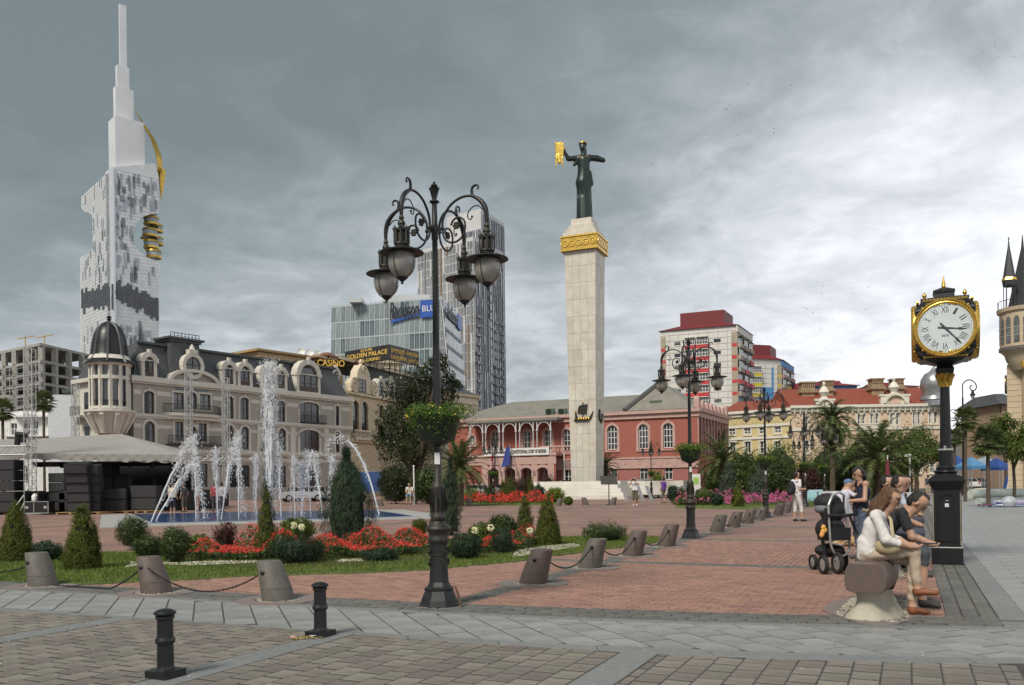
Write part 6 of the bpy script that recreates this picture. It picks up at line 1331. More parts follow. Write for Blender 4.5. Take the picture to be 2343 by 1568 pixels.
MB().frustum(0,0,3.22,3.30,0.26,0.26,0.28,0.28).frustum(0,0,3.30,3.36,0.28,0.28,0.22,0.22).frustum(0,0,3.36,3.42,0.22,0.22,0.52,0.52).frustum(0,0,3.42,3.46,0.52,0.52,0.68,0.68).build('neck',M_CLK,ck)
hc=3.93;hw=0.445
ch=0.09;octo=[(-hw,hc-hw+ch),(-hw,hc+hw-ch),(-hw+ch,hc+hw),(hw-ch,hc+hw),(hw,hc+hw-ch),(hw,hc-hw+ch),(hw-ch,hc-hw),(-hw+ch,hc-hw)]
MB().prism_xz(octo,-hw*0.96,hw*0.96).build('head',M_CLK,ck)
MB().frustum(0,0,3.44,3.62,0.74,0.74,0.90,0.90).frustum(0,0,4.24,4.42,0.90,0.90,0.70,0.70).box(-0.36,.36,-.36,.36,4.42,4.46).frustum(0,0,4.46,4.49,0.66,0.66,0.45,0.45).frustum(0,0,4.49,4.58,0.32,0.32,0.30,0.30).box(-.165,.165,-.165,.165,4.58,4.62).frustum(0,0,4.62,4.68,0.33,0.33,0.08,0.08).build('crest',M_CLK,ck)
MB().lathe([(0.05,4.67),(0.02,4.685),(0.036,4.70),(0.03,4.73),(0.004,4.88)],12).build('spike',M_CGOLD,ck,smooth=True)
for sx in(-1,1):
 for sy in(-1,1):MB().lathe([(0.03,4.46),(0.015,4.475),(0.035,4.50),(0.035,4.52),(0.02,4.55),(0.003,4.575)],10,(0.30*sx,0.30*sy,0)).build('acorn_finial',M_CGOLD,ck,smooth=True)
def spiral(m,cx,cz,r,y,turns,sgn,a0,rad=0.008):m.tube([(cx+sgn*r*(1-0.75*k/20)*math.cos(a0+turns*6.28*k/20),y,cz+r*(1-0.75*k/20)*math.sin(a0+turns*6.28*k/20))for k in range(21)],rad,5)
for side in range(4):
 f=empty('clock_face',(0,0,0),side*math.pi/2,parent=ck);yf=-hw
 def disc(r0,r1,y0,y1,n=48):
  m=MB()
  for k in range(n):
   a,b=2*math.pi*k/n,2*math.pi*(k+1)/n
   m.prism_xz([(r*math.cos(t),hc+r*math.sin(t))for r,t in((r0,a),(r1,a),(r1,b),(r0,b))],y0,y1)
  return m
 t=MB();nn_=48
 for k in range(nn_+1):pass
 prof_=[(0.405,0.02),(0.41,-0.03),(0.425,-0.045),(0.44,-0.04),(0.445,-0.05),(0.46,-0.06),(0.475,-0.045),(0.482,-0.02),(0.485,0.03)]
 vs=[(r*math.cos(2*math.pi*k/nn_),yf+y,hc+r*math.sin(2*math.pi*k/nn_))for r,y in prof_ for k in range(nn_)]
 t.add(vs,[(i*nn_+k,i*nn_+(k+1)%nn_,(i+1)*nn_+(k+1)%nn_,(i+1)*nn_+k)for i in range(len(prof_)-1)for k in range(nn_)]);t.build('bezel',M_CGOLD,f,smooth=True)
 MB().prism_xz([(0.41*math.cos(2*math.pi*k/48),hc+0.41*math.sin(2*math.pi*k/48))for k in range(48)],yf-0.018,yf-0.012).build('dial',M_DIAL,f)
 g=MB()
 for z,sgn in((4.33,1),(3.53,-1)):
  yy=yf+0.035 if sgn>0 else yf+0.035
  for sx in(-1,1):
   spiral(g,0.07*sx,z-.0,0.03,yy-.06,1.2,sx,0);g.tube([(0.09*sx,yy-.06,z),(0.16*sx,yy-.06,z-0.03*sgn),(0.21*sx,yy-.06,z-0.01)],[0.008,0.012,0.005],5);spiral(g,0.25*sx,z-0.01*sgn,0.035,yy-.06,1.2,-sx,1.0);g.tube([(0.28*sx,yy-.06,z-0.03*sgn),(0.33*sx,yy-.055,z-0.10*sgn),(0.36*sx,yy-.05,z-0.15*sgn)],[0.012,0.018,0.02],6)
   for q in range(3):g.ell(((0.335+0.014*q)*sx,yy-.055,z-(0.05+0.045*q)*sgn),0.022,7,5)
 for k in range(13):x=-0.31+0.62*k/12;g.ring_xz(x,4.415,0.010,0.022,yf+0.02,yf+0.06,0,6.28,8);g.ring_xz(x,3.475,0.010,0.022,yf+0.03,yf+0.08,0,6.28,8)
 g.build('gilt_scrollwork',M_CGOLD,f,smooth=True,angle=60)
 if side in(0,1,3):
  tk_=MB()
  for k in range(60):a=2*math.pi*k/60;r0=0.372 if k%5 else 0.366;tk_.bar((r0*math.sin(a),yf-0.0195,hc+r0*math.cos(a)),(0.39*math.sin(a),yf-0.0195,hc+0.39*math.cos(a)),0.005 if k%5 else 0.009,0.002)
  tk_.build('minute_track',M_HAND,f)
  for k,s in enumerate(('XII','I','II','III','IIII','V','VI','VII','VIII','IX','X','XI')):
   a=2*math.pi*k/12;o=lettering('numeral',s,0.13,M_HAND,f,(0.295*math.sin(a),yf-0.019,hc+0.295*math.cos(a)),extrude=0.001,height=0.105,width=0.018+0.025*len(s)*(1.15 if 'X' in s or 'V' in s else 0.8));o.rotation_euler=(Matrix.Rotation(a,3,'Y')@Matrix.Rotation(R(90),3,'X')).to_euler()
  h1=MB();a=R(94)
  def hand(ang,ln,w,y):
   d=Vector((math.sin(ang),0,math.cos(ang)));e=Vector((math.cos(ang),0,-math.sin(ang)));o=Vector((0,y,hc));m=MB()
   for t0,t1,w0,w1 in((-0.11,-0.085,0.032,0.02),(-0.085,0.0,0.02,0.03),(0.0,ln*0.62,0.026,0.012),(ln*0.62,ln*0.70,0.012,0.04),(ln*0.70,ln,0.04,0.003)):
    q=[o+d*t0-e*w0/2,o+d*t0+e*w0/2,o+d*t1+e*w1/2,o+d*t1-e*w1/2];m.add(q+[p+Vector((0,-0.004,0))for p in q],[(0,1,2,3),(7,6,5,4),(0,4,5,1),(1,5,6,2),(2,6,7,3),(3,7,4,0)])
   return m
  hand(R(97),0.30,1,yf-0.024).build('hour_hand',M_HAND,f);hand(R(139),0.36,1,yf-0.032).build('minute_hand',M_HAND,f)
  mk=MB();[mk.box(-.055+.012*q,-.047+.012*q,yf-.0195,yf-.0182,hc-.145+dz,hc-.131+dz)for q in range(9)for dz in(0,.02)];mk.build('maker_mark',M_HAND,f)['kind']='stuff'
  #  stone benches
M_BENCH=mat('bench_brown_stone',(0.135,0.096,0.083),0.42,c2=(0.105,0.078,0.070),scale=18,bump=0.06,bscale=200,spec=0.5);M_BLEG=mat('bench_cast_stone',(0.47,0.43,0.34),0.8,c2=(0.36,0.33,0.27),scale=6,bump=0.3,bscale=80,stain=0.35)
def make_bench():
 rt=empty('stone_bench');w,h0,h1=0.72,0.285,0.585;n=10
 prof_=[]
 for cx,cz,a0 in((w/2-0.10,h1-0.10,90),(-w/2+0.10,h1-0.10,180)):
  pass
 pr=[(-0.26,h0),(-0.33,h0+0.025),(-0.36,h0+0.07),(-0.365,h0+0.13),(-0.35,h1-0.075),(-0.31,h1-0.025),(-0.24,h1),(0.24,h1-0.004),(0.31,h1-0.03),(0.35,h1-0.08),(0.365,h0+0.13),(0.36,h0+0.07),(0.33,h0+0.025),(0.26,h0)]
 m=MB();rows=[];ys=[0.0,0.012,0.03,0.5,1.0,1.5,1.97,1.988,2.0];sc=[0.955,0.985,1,1,1,1,1,0.985,0.955];k=len(pr);zc_=(h0+h1)/2
 for y,s in zip(ys,sc):rows+=[(x*0.56*s+0.10*math.sin(y*1.6),y,zc_+(z-zc_)*s)for x,z in pr]
 m.add(rows,[(i*k+j,i*k+(j+1)%k,(i+1)*k+(j+1)%k,(i+1)*k+j)for i in range(len(ys)-1)for j in range(k)]+[tuple(range(k))[::-1],tuple((len(ys)-1)*k+j for j in range(k))])
 m.build('seat',M_BENCH,rt,smooth=True,angle=35)
 m=MB();rows=[];zs_=[0.0,0.025,0.07,0.13,0.19,0.25,0.29];ws=[0.37,0.345,0.29,0.235,0.215,0.235,0.275];n=40
 for z,w_ in zip(zs_,ws):
  for j in range(n):
   a=2*math.pi*j/n;cx,sx=math.cos(a),math.sin(a);x=0.64*w_*(abs(cx)**0.6)*(1 if cx>0 else-1);yy=(0.88+(w_-0.22))*(abs(sx)**0.35)*(1 if sx>0 else-1)
   x+=0.035*math.sin(yy*9)*(1-z/0.5);rows.append((x+0.10*math.sin((1+yy)*1.6),1.0+yy,z))
 m.add(rows,[(i*n+j,i*n+(j+1)%n,(i+1)*n+(j+1)%n,(i+1)*n+j)for i in range(len(zs_)-1)for j in range(n)]);m.build('pedestal',M_BLEG,rt,smooth=True)
 # wavy flat surround with pebbles between it and the foot
 def wave(r,k):return[((r*0.43+0.10*math.sin(k*a*1.0+1))*math.cos(a)+0.08,1.0+(r*1.25)*(abs(math.sin(a))**0.7)*(1 if math.sin(a)>0 else-1))for a in[2*math.pi*i/64 for i in range(64)]]
 ou,inn=wave(1.02,4),[(0.37*(abs(math.cos(a))**0.7)*(1 if math.cos(a)>0 else-1)+0.04*math.sin(5*a)+.08,1.0+1.06*(abs(math.sin(a))**0.5)*(1 if math.sin(a)>0 else-1))for a in[2*math.pi*i/64 for i in range(64)]]
 ou=[(x*1.02,1.0+(y-1.0)*0.98)for x,y in ou];m=MB()
 for i in range(64):m.prism_xy([inn[i],ou[i],ou[(i+1)%64],inn[(i+1)%64]],-0.01,0.011)
 m.build('ground_ring',M_RING,rt)
 o=pebbles('pebbles',inn,1500,0.018,M_PEB,rt,0.006);o['kind']='stuff'
 return rt
bn0=make_bench();bgp='stone benches along the walk'
for i,(u,lb)in enumerate(((9.05,'nearest curved brown stone bench the woman in white sits on'),(13.3,'second stone bench behind the woman in white, with seated men'),(17.6,'third stone bench with a row of seated people along the walk'),(22.0,'farthest stone bench near the standing couple'))):
 o=bn0 if i==0 else copy_tree(bn0);o.location=uv2(u+0.3,-0.42);o.rotation_euler=(0,0,au-math.pi/2);tag(o,lb,'bench',bgp)
 #  the column monument
M_MARB=mat('marble_cladding',(0.66,0.63,0.565),0.5,c2=(0.54,0.48,0.39),scale=1.3,island=0.08,stain=0.35,detail=8)
M_MARBW=mat('white_marble_step',(0.66,0.63,0.57),0.55,var=0.08,scale=1.0,stain=0.25)
MY=80.5;mc=P(1344,1107,MY);mon=empty('column_monument',(mc.x,mc.y,0),-R(23),'tall flared marble column with gilded capital on stepped white base','monument')
mz=lambda y:P(1345,y,MY).z
zb,zt=mz(1108),mz(578);w0,w1=2.42,3.05
def half(z):return(w0+(w1-w0)*(z-zb)/(zt-zb))/2
lv=[zb+(zt-zb)*k/14 for k in range(15)];h0=half(zb)-0.06;h1=half(zt)-0.06
MB().frustum(0,0,zb-0.3,zt,2*h0,2*h0,2*h1,2*h1).build('core',mat('marble_joint',(0.20,0.18,0.15),0.9),mon)
for i in range(14):
 for side in range(4):
  cuts=[-1,-0.55,-0.05,0.45,1]if i%2==0 else[-1,-0.5,0.0,0.5,1];ca,sa=math.cos(side*math.pi/2),math.sin(side*math.pi/2)
  for a,b in zip(cuts,cuts[1:]):
   vs=[]
   for dep in(0.0,0.07):
    for z in(lv[i]+0.008,lv[i+1]-0.008):
     hh=half(z)
     for t in(a,b):x=t*(hh-0.002)+(0.008 if t==a else-0.008);y=-hh+dep+random.uniform(-0.004,0.004)*(dep==0);vs.append((x*ca-y*sa,x*sa+y*ca,z))
   if side in(0,1,3):MB().add(vs,[(0,1,3,2),(4,6,7,5),(0,4,5,1),(2,3,7,6),(0,2,6,4),(1,5,7,3)]).build('marble_panel',M_MARB,mon,fix=False)
c0z,c1z=mz(582),mz(548);hw_=1.78
cap=MB().box(-hw_,hw_,-hw_,hw_,c0z,c1z).build('gilded_capital',mat('capital_gold',(0.55,0.35,0.07),0.42,metal=0.5,var=0.3,scale=3),mon)
m=MB()
for side in range(4):
 sm=MB()
 for k in range(5):cx=(k-2)*0.67;sm.ring_xz(cx,(c0z+c1z)/2,0.2,0.33,-hw_-0.06,-hw_-0.001,0,6.28,12);sm.ell((cx,-hw_-0.03,(c0z+c1z)/2-0.05),(0.13,0.05,0.16),6,4)
 sm.box(-hw_,hw_,-hw_-0.07,-hw_-0.001,c0z,c0z+0.14).box(-hw_,hw_,-hw_-0.07,-hw_-0.001,c1z-0.14,c1z)
 ca,sa=math.cos(side*math.pi/2),math.sin(side*math.pi/2);b0=len(m.v);m.v+=[(x*ca-y*sa,x*sa+y*ca,z)for x,y,z in sm.v];m.f+=[tuple(b0+i for i in q)for q in sm.f];m.m+=[0]*len(sm.f)
m.build('capital_relief',mat('gilt_relief',(0.80,0.52,0.11),0.35,metal=0.6),cap)
for a,b,h in((548,539,1.62),(539,531,1.42),(531,521,1.2),(521,506,1.0)):MB().box(-h,h,-h,h,mz(a),mz(b)-0.01).build('top_step',M_MARB,mon)
for a,h in((0.0,7.0),(0.32,6.5),(0.64,6.0),(0.96,5.5),(1.28,5.0)):MB().box(-h*0.82,h*0.82,-h,h,a+0.004,a+0.32).build('base_step',M_MARBW,mon)
MB().box(-4.4,4.4,-4.2,4.2,1.6,zb-0.55).build('base_tier',M_MARBW,mon);MB().box(-3.0,3.0,-3.0,3.0,zb-0.56,zb-0.06).box(-3.1,3.1,-3.1,3.1,zb-0.06,zb+0.06).build('base_plinth',M_MARBW,mon)
MB().box(4.4,9.5,-1.8,2.0,0.3,1.55).box(-9.5,-5.0,-1.8,2.0,0.3,1.0).build('side_wall',M_MARBW,mon)
# bronze reliefs
M_BRZ=mat('dark_bronze',(0.045,0.042,0.036),0.45,metal=0.5,var=0.3,scale=4)
zs_=mz(958);hy=-half(zs_)-0.01;rel=empty('ship_relief',(0.1,hy,zs_),0,parent=mon);k=0.0117*3.45
MB().prism_xz([(-0.95,-0.28),(-0.7,-0.32),(0.45,-0.32),(0.75,-0.12),(0.88,0.25),(0.98,0.62),(0.8,0.3),(0.6,0.02),(-0.5,0.02),(-0.65,0.25),(-0.72,0.5),(-0.82,0.3),(-0.78,0.0)],-0.12,0).prism_xz([(-0.55,0.45),(0.3,0.35),(0.42,1.25),(-0.35,1.15),(-0.5,0.85)],-0.14,-0.02).box(-0.08,0,-0.08,0,0.0,1.4).build('hull_and_sail',M_BRZ,rel)
m=MB()
for i in range(5):m.ell((-0.45+0.24*i,-0.14,-0.1),(0.11,0.05,0.11),8,5)
m.ell((-0.75,-0.1,0.55),0.1,8,5);m.ell((0.0,-0.05,1.42),(.08,.05,.08),6,4);m.build('gilt_shield',M_GOLD,rel)
m=MB()
for i in range(6):m.bar((-0.5+0.22*i,-0.1,-0.15),(-0.62+0.22*i,-0.2,-0.55),0.04)
m.build('oar',M_BRZ,rel)
rr_=empty('bull_relief',(half(zs_)+0.01,0.1,zs_),R(90),parent=mon);MB().prism_xz([(-0.6,0.2),(-0.5,-0.3),(-0.35,0.0),(-0.1,-0.1),(0.0,-0.5),(0.12,-0.1),(0.45,-0.35),(0.5,-0.1),(0.7,0.3),(0.5,0.45),(0.2,0.2),(-0.1,0.3),(-0.45,0.8)],-0.14,0).build('bull',M_BRZ,rr_);MB().ell((0.3,-0.14,-0.4),(0.2,0.06,0.1),7,5).build('gilding',M_GOLD,rr_)
nb=empty('notice_board',G(1393,1155),0.1,'tilted dark notice board on a thin post before the monument','notice board');MB().tube([(0,0,0),(0,0,1.5)],0.035,6).box(-.2,.2,-.15,.15,0,.03).build('post',M_BLACKIRON,nb);o=MB().box(-0.55,0.55,-0.35,0.35,-0.02,0.02).build('panel',mat('board_dark',(0.06,0.055,0.05),0.4),nb,(0,0,1.6));o.rotation_euler=(R(50),0,0)
for i,(x,lb)in enumerate(((1428,'grey slanted rack post beside the photographing man'),(1464,'grey slanted rack post behind the photographing man'),(1484,'grey slanted rack post beside the thin lamp'),(1548,'grey slanted rack post right of the man in purple'),(1567,'last grey slanted rack post by the lawn'))):
 p=G(x+6,1146);r=empty('rack_post',(p.x,p.y,0),0,lb,'bike rack','slanted rack posts');MB().prism_xz([(-0.1,0),(0.15,0),(-0.25,1.15),(-0.48,1.15)],-0.12,0.12).build('post',M_STEEL,r);MB().box(-.25,.3,-.2,.2,0,.04).build('foot',M_STEEL,r)
pk_=empty('info_kiosk',(P(1592,1140,62).x,62,0),0,'white information kiosk with green screen behind the second lamp','kiosk');MB().box(-0.33,0.33,0,0.3,0,2.0).build('cabinet',M_WHITE,pk_);MB().box(-.2,.2,-.02,-.003,1.25,1.75).build('screen',mat('screen_green',(0.35,0.55,0.12),0.4),pk_)
#  fountain
FQ=[Vector((-14.5,33.9,0)),Vector((-4.46,37.7,0)),Vector((-7.83,47.4,0)),Vector((-20.6,45.8,0))];fc=sum(FQ,Vector())/4
ft=empty('fountain',fc,0,'low blue fountain basin with one tall jet and a ring of smaller ones','fountain')
M_PAD=mat('pale_granite_pad',(0.40,0.395,0.375),0.6,c2=(0.32,0.32,0.31),scale=2,stain=0.25)
def grow(q,s):return[p+(p-fc).normalized()*s for p in q]
loc_=lambda q:[p-fc for p in q]
MB().prism_xy(loc_(grow(FQ,2.6)),-0.01,0.012).build('stone_apron',M_PAD,ft)
MB().prism_xy(loc_(grow(FQ,0.35)),0.013,0.05).build('rim',M_PAD,ft)
MB().prism_xy(loc_(FQ),0.051,0.075).build('water',mat('blue_pool_water',(0.040,0.110,0.27),0.12,c2=(0.025,0.07,0.19),scale=1.2,bump=0.5,bscale=5,spec=0.6),ft)
def veil_mat():
 m=mat('water_veil',(0.88,0.90,0.92),0.4,var=.02);t=m.node_tree;b=t.nodes['Principled BSDF'];n=t.nodes.new('ShaderNodeTexNoise');n.inputs['Scale'].default_value=3.5;n.inputs['Detail'].default_value=8;n.inputs['Roughness'].default_value=.75
 tcn=t.nodes.new('ShaderNodeTexCoord');r=t.nodes.new('ShaderNodeMapRange');r.inputs['From Min'].default_value=.45;r.inputs['From Max'].default_value=.72;r.inputs['To Max'].default_value=.34;t.links.new(tcn.outputs['Object'],n.inputs[0]);t.links.new(n.outputs[0],r.inputs[0]);t.links.new(r.outputs[0],b.inputs['Alpha']);return m
M_VEIL=veil_mat()
M_JET=mat('white_water',(0.86,0.88,0.90),0.25,var=0.04,alpha=0.78,spec=0.5,trans=0.0);M_MIST=mat('water_drops',(0.88,0.90,0.92),0.2,var=0.03,alpha=0.75)
def jet(base,tip,land=None,w=0.05,drops=220,spread=0.25,curve_=0.0,core=0.7):
 """water thrown from base to tip, falling away towards land"""
 rs=np.random.RandomState(abs(int(tip.x*100))%9999);a=base-fc;b=tip-fc;m=MB();n=12
 up=[a.lerp(b,t)+Vector((0,0,(b.z-a.z)*0.12*math.sin(math.pi*t)))*curve_ for t in[k/n for k in range(n+1)]]
 m.tube([p+Vector((rs.normal(0,0.012),rs.normal(0,0.012),0))*(k*0.4)for k,p in enumerate(up[:int(n*core)+1])],[w*0.42*(1+0.08*k+0.25*rs.rand())for k in range(int(n*core)+1)],6)
 pts=[]
 for k in range(drops):
  t=1-abs(rs.normal(0,0.28));t=max(0.05,min(1.04,t));p=a.lerp(b,t);s=spread*(t**2)*0.5+w*0.8;q=p+Vector(rs.normal(0,s,3)*np.array([1,1,0.6]));pts.append((q,1))
 for k in range(drops):
  q=rs.rand();c=b+((land-tip)*q if land is not None else Vector(rs.normal(0,spread*(0.4+q),3)));c.z=b.z-(b.z-a.z)*q**1.6*0.98+rs.normal(0,0.05);c+=Vector(rs.normal(0,spread*0.22*(0.3+q),3));pts.append((c,0.8))
 m.build('jet',M_JET,ft,smooth=True,angle=80)
 for q in(.7,1.25):vp=[a.lerp(b,t)+Vector((rs.normal(0,.05),rs.normal(0,.05),0))for t in[.25+.75*k/9 for k in range(10)]];vl=MB().tube(vp,[(w*.7+spread*.5*(k/9)**1.3*math.sin(min(1,(10-k)/3)*1.57))*q for k in range(10)],9,cap=False).build('mist',M_VEIL,ft,smooth=True);vl['kind']='stuff'
 v=[];f=[]
 for q,s in pts:
  r=0.009+0.018*rs.rand()**2.5;r*=s;b0=len(v);e=1+2.0*rs.rand()
  v+=[(q.x+r,q.y,q.z),(q.x,q.y+r,q.z),(q.x-r,q.y,q.z),(q.x,q.y-r,q.z),(q.x,q.y,q.z+r*e),(q.x,q.y,q.z-r*e)]
  f+=[(b0+i,b0+(i+1)%4,b0+4)for i in range(4)]+[(b0+(i+1)%4,b0+i,b0+5)for i in range(4)]
 o=link('spray',np_mesh('spray',v,f,smooth=True),M_MIST,ft);o['kind']='stuff'
Yc=40.0
J=lambda x,y,Yd:P(x,y,Yd)
b0=P(616,1188,Yc);b0.z=0.06;top=P(617,830,Yc);jet(b0,top,None,0.14,2600,0.26,0,0.9)
for k in range(14):a=random.uniform(0,6.28);r=random.uniform(0.04,0.22);q=b0+Vector((r*math.cos(a),r*math.sin(a),0));jet(q,top+Vector((1.5*r*math.cos(a),1.5*r*math.sin(a),-random.uniform(0.05,2.4))),None,0.06,110,0.13,0,0.95)
for(xb,yb_,xt,yt,xl,Yd)in((448,1190,445,995,452,39),(498,1191,493,1026,500,38.5),(546,1189,544,990,552,38.8),(586,1188,586,1041,580,40.5),(643,1187,637,1012,630,40),(675,1184,671,1044,664,42),(711,1184,700,1032,690,41.5),(690,1184,688,1060,680,42.5),(763,1180,760,1045,750,41)):
 b=P(xb,yb_,Yd);b.z=0.06;jet(b,P(xt,yt,Yd),P(xl,1180,Yd),0.045,380,0.2)
for(xb,yb_,xt,yt,xl,Yd)in((346,1198,438,1005,470,35),(357,1192,440,1060,468,36),(506,1194,537,1005,560,37),(738,1192,716,1035,690,38.5)):
 b=P(xb,yb_,Yd);b.z=0.06;jet(b,P(xt,yt,Yd),P(xl,1180,Yd),0.06,520,0.26,0.5)
b=P(868,1181,41);b.z=0.06;path=[(868,1181),(858,1140),(846,1098),(832,1062),(815,1030),(797,1009),(780,1001),(765,1004),(752,1018),(744,1040)]
m=MB().tube([P(x,y,41)-fc for x,y in path[:6]],[0.035,0.04,0.04,0.045,0.045,0.04],6);m.build('jet',M_JET,ft,smooth=True);v=MB()
for k in range(260):
 t=random.uniform(2,8.99);i=int(t);p=P(*path[i],41).lerp(P(*path[i+1],41),t-i)-fc+Vector(np.random.normal(0,0.03+0.012*t,3));v.ell(p,random.uniform(0.012,0.035),4,3)
v.build('spray',M_MIST,ft)['kind']='stuff'
#  stage
SGY=52.0;M_TENT=mat('grey_tent_cloth',(0.30,0.285,0.265),0.85,var=0.07,scale=1.2,bump=0.5,bscale=2.5);M_BLKC=mat('stage_black',(0.007,0.007,0.0075),0.7,var=0.3);M_TRUSS=mat('truss_aluminium',(0.50,0.50,0.49),0.4,metal=0.6,var=0.1)
Zt=Zf(0,877,0.2121);T=lambda x,y,d=0.0:P(*Zt(x,y),SGY+d)
tent=empty('stage_canopy',gp(T(1000,850)),0,'grey fabric stage canopy with pitched top and hanging valance','canopy');to=tent.location
def sub(p):return p-to
Lf,Rf,Ap,Lb,Rb,Rr=T(330,760,-1.5),T(1960,770,0),T(1300,545,6),T(380,600,9),T(1990,725,10),T(400,655,5)
v=[];n=16;m=MB()
def patch(a,b,c,d,nu=14,nv=8,sag=0.12):
 vs=[]
 for i in range(nu+1):
  for j in range(nv+1):
   s,t=i/nu,j/nv;p=a.lerp(b,s).lerp(d.lerp(c,s),t);p.z-=sag*math.sin(math.pi*s)*math.sin(math.pi*t);vs.append(sub(p))
 m.add(vs,[(i*(nv+1)+j,(i+1)*(nv+1)+j,(i+1)*(nv+1)+j+1,i*(nv+1)+j+1)for i in range(nu)for j in range(nv)])
patch(Lf,Rf,Ap,Ap);patch(Rf,Rb,Ap,Ap);patch(Lf,Lb,Ap,Ap,sag=0.05);patch(Lb,Rb,Ap,Ap)
L2,R2=T(-350,770,-1),T(320,760,-1.5);patch(L2,R2,Lb,T(-350,610,9));o=m.build('roof',M_TENT,tent,smooth=True,angle=25)
m=MB();vs=[]
nU=60
for i in range(nU+1):
 p=Lf.lerp(Rf,i/nU);b=p.copy();w=0.06*math.sin(i*1.3)+0.03*math.sin(i*3.1);zb_=T(330,822,-1.5).lerp(T(1960,858,0),i/nU).z+0.05*math.sin(i*0.8)
 vs+=[sub(p),sub(Vector((p.x,p.y-w,(p.z+zb_)/2))),sub(Vector((p.x,p.y+w*0.7,zb_)))]
m.add(vs,[(i*3+j,(i+1)*3+j,(i+1)*3+j+1,i*3+j+1)for i in range(nU)for j in(0,1)]);vs=[]
for i in range(21):p=L2.lerp(R2,i/20);vs+=[sub(p),sub(Vector((p.x,p.y,T(0,835,-1).z-0.25*abs(math.sin(i*0.35))+.12)))]
m.add(vs,[(i*2,i*2+2,i*2+3,i*2+1)for i in range(20)]);m.build('valance',M_TENT,tent,smooth=True)
MB().prism_xy([sub(Lf)*1.0,sub(Rf),sub(Rb),sub(Lb)],T(0,868,0).z,T(0,862,0).z).build('inner_ceiling',M_BLKC,tent)
stg=empty('stage',gp(T(900,1390,2)),0,'black-skirted stage platform under the grey canopy','stage');so=stg.location
x0,x1=T(390,1390,2).x-so.x,T(1960,1390,2).x-so.x;sz=T(900,1168,2).z
MB().box(x0-9,x1,0,9,0.06,sz).build('platform',M_BLKC,stg);m=MB()
for k in range(60):x=x0-9+(x1-x0+9)*k/60;m.box(x,x+0.14,-0.05,-0.002,0.05,sz-0.02)
m.build('skirt_fold',M_BLKC,stg);MB().box(x0-2,x0+6.5,8.9,9.1,sz,T(0,862).z).build('back_drop',M_BLKC,stg)
for k in range(9):MB().box(x0+k*1.45,x0+k*1.45+0.14,0.2,0.5,T(0,900+12*(k%3)).z,T(0,862).z-.01).build('hanging_lamp',M_BLKC,tent,tuple(so-to))
def speaker(p,w,d,h,n,label,tilt=0.0,rz=0.0):
 r=empty('loudspeaker_stack',p,rz,label,'loudspeaker','black loudspeaker stacks at the stage')
 for k in range(n):
  b=MB().box(-w/2,w/2,-d/2,d/2,h*k/n+0.01,h*(k+1)/n-0.01).build('cabinet',M_BLKC,r,(0,-tilt*k*0.12,0));b.rotation_euler=(tilt*0.15*k,0,0)
  MB().box(-w*0.46,w*0.46,-d/2-0.012,-d/2-0.002,h*k/n+0.05,h*(k+1)/n-0.05).build('grille',mat('speaker_grille',(0.03,0.03,0.032),0.6),b)
 return r
def at(x,y,d=0.0):q=T(x,y,d);return Vector((q.x,q.y,0.14))
speaker(at(60,1400,-2),1.7,1.0,3.1,5,'tall black loudspeaker stack at the edge of the picture by the truss tower');speaker(at(885,1400,-3),1.25,1.0,2.85,5,'tilted black loudspeaker stack on pallets in front of the stage',0.25,R(8));speaker(at(1010,1400,-2.4),1.0,1.0,2.75,5,'second black loudspeaker stack leaning on the tilted one',0.25,R(14))
speaker(at(655,1395,-1),1.0,0.8,2.3,4,'low black loudspeaker stack between flight case and tilted stack');speaker(at(760,1395,-1),1.0,0.8,1.3,2,'short pair of bass cabinets beside the tilted loudspeakers');speaker(at(1190,1395,-1.5),2.3,0.8,1.35,2,'wide bass cabinets on a wooden pallet');speaker(at(1580,1390,-1.2),1.6,0.8,1.5,2,'square bass cabinets behind the slanted water jets')
speaker(at(1130,1170,4)+Vector((0,0,sz)),1.6,0.9,1.75,2,'black monitor cabinet standing on the stage');speaker(at(1300,1170,4)+Vector((0,0,sz)),1.2,0.8,0.95,1,'small black amplifier on the stage beside the bus')
M_PAL=mat('pallet_wood',(0.36,0.23,0.10),0.85,var=0.2,island=0.15)
for i,(x,w,lb)in enumerate(((885,2.4,'wooden pallet under the tilted loudspeakers'),(1190,2.3,'wooden pallet under the wide bass cabinets'),(1560,1.7,'wooden pallet under the square bass cabinets'),(60,1.8,'wooden pallet under the edge loudspeaker stack'))):
 q=at(x,1400,-3 if i==0 else-1.6);r=empty('pallet',(q.x,q.y,0),0,lb,'pallet','wooden pallets')
 for k in range(4):MB().box(-w/2+k*w/3-0.06*(k>0),-w/2+k*w/3+0.08,-0.6,0.6,0.012,0.1).build('bearer',M_PAL,r)
 for k in range(5):MB().box(-w/2,w/2,-0.6+0.25*k,-0.42+0.25*k,0.102,0.13).build('slat',M_PAL,r)
def truss(a,b,w,label=None,parent=None,name='truss_tower',seg=None):
 r=parent or empty(name,(a.x,a.y,0),0,label,'truss');o=Vector((a.x,a.y,0))if not parent else Vector((0,0,0));d=b-a;t=d.normalized();s=t.cross(Vector((0,1,0))).normalized()*w/2;e=t.cross(s).normalized()*w/2;n=seg or max(2,int(d.length/(w*1.05)))
 cs=[s+e,s-e,-s-e,-s+e];m=MB()
 for c in cs:m.tube([a-o+c,b-o+c],0.028,5)
 m.build('chord',M_TRUSS,r);m=MB()
 for k in range(n):
  p,q=a-o+d*k/n,a-o+d*(k+1)/n
  for i in range(4):m.tube([p+cs[i],q+cs[(i+1)%4]]if k%2 else[p+cs[(i+1)%4],q+cs[i]],0.016,4);m.tube([q+cs[i],q+cs[(i+1)%4]],0.014,4)
 m.build('bracing',M_TRUSS,r);return r
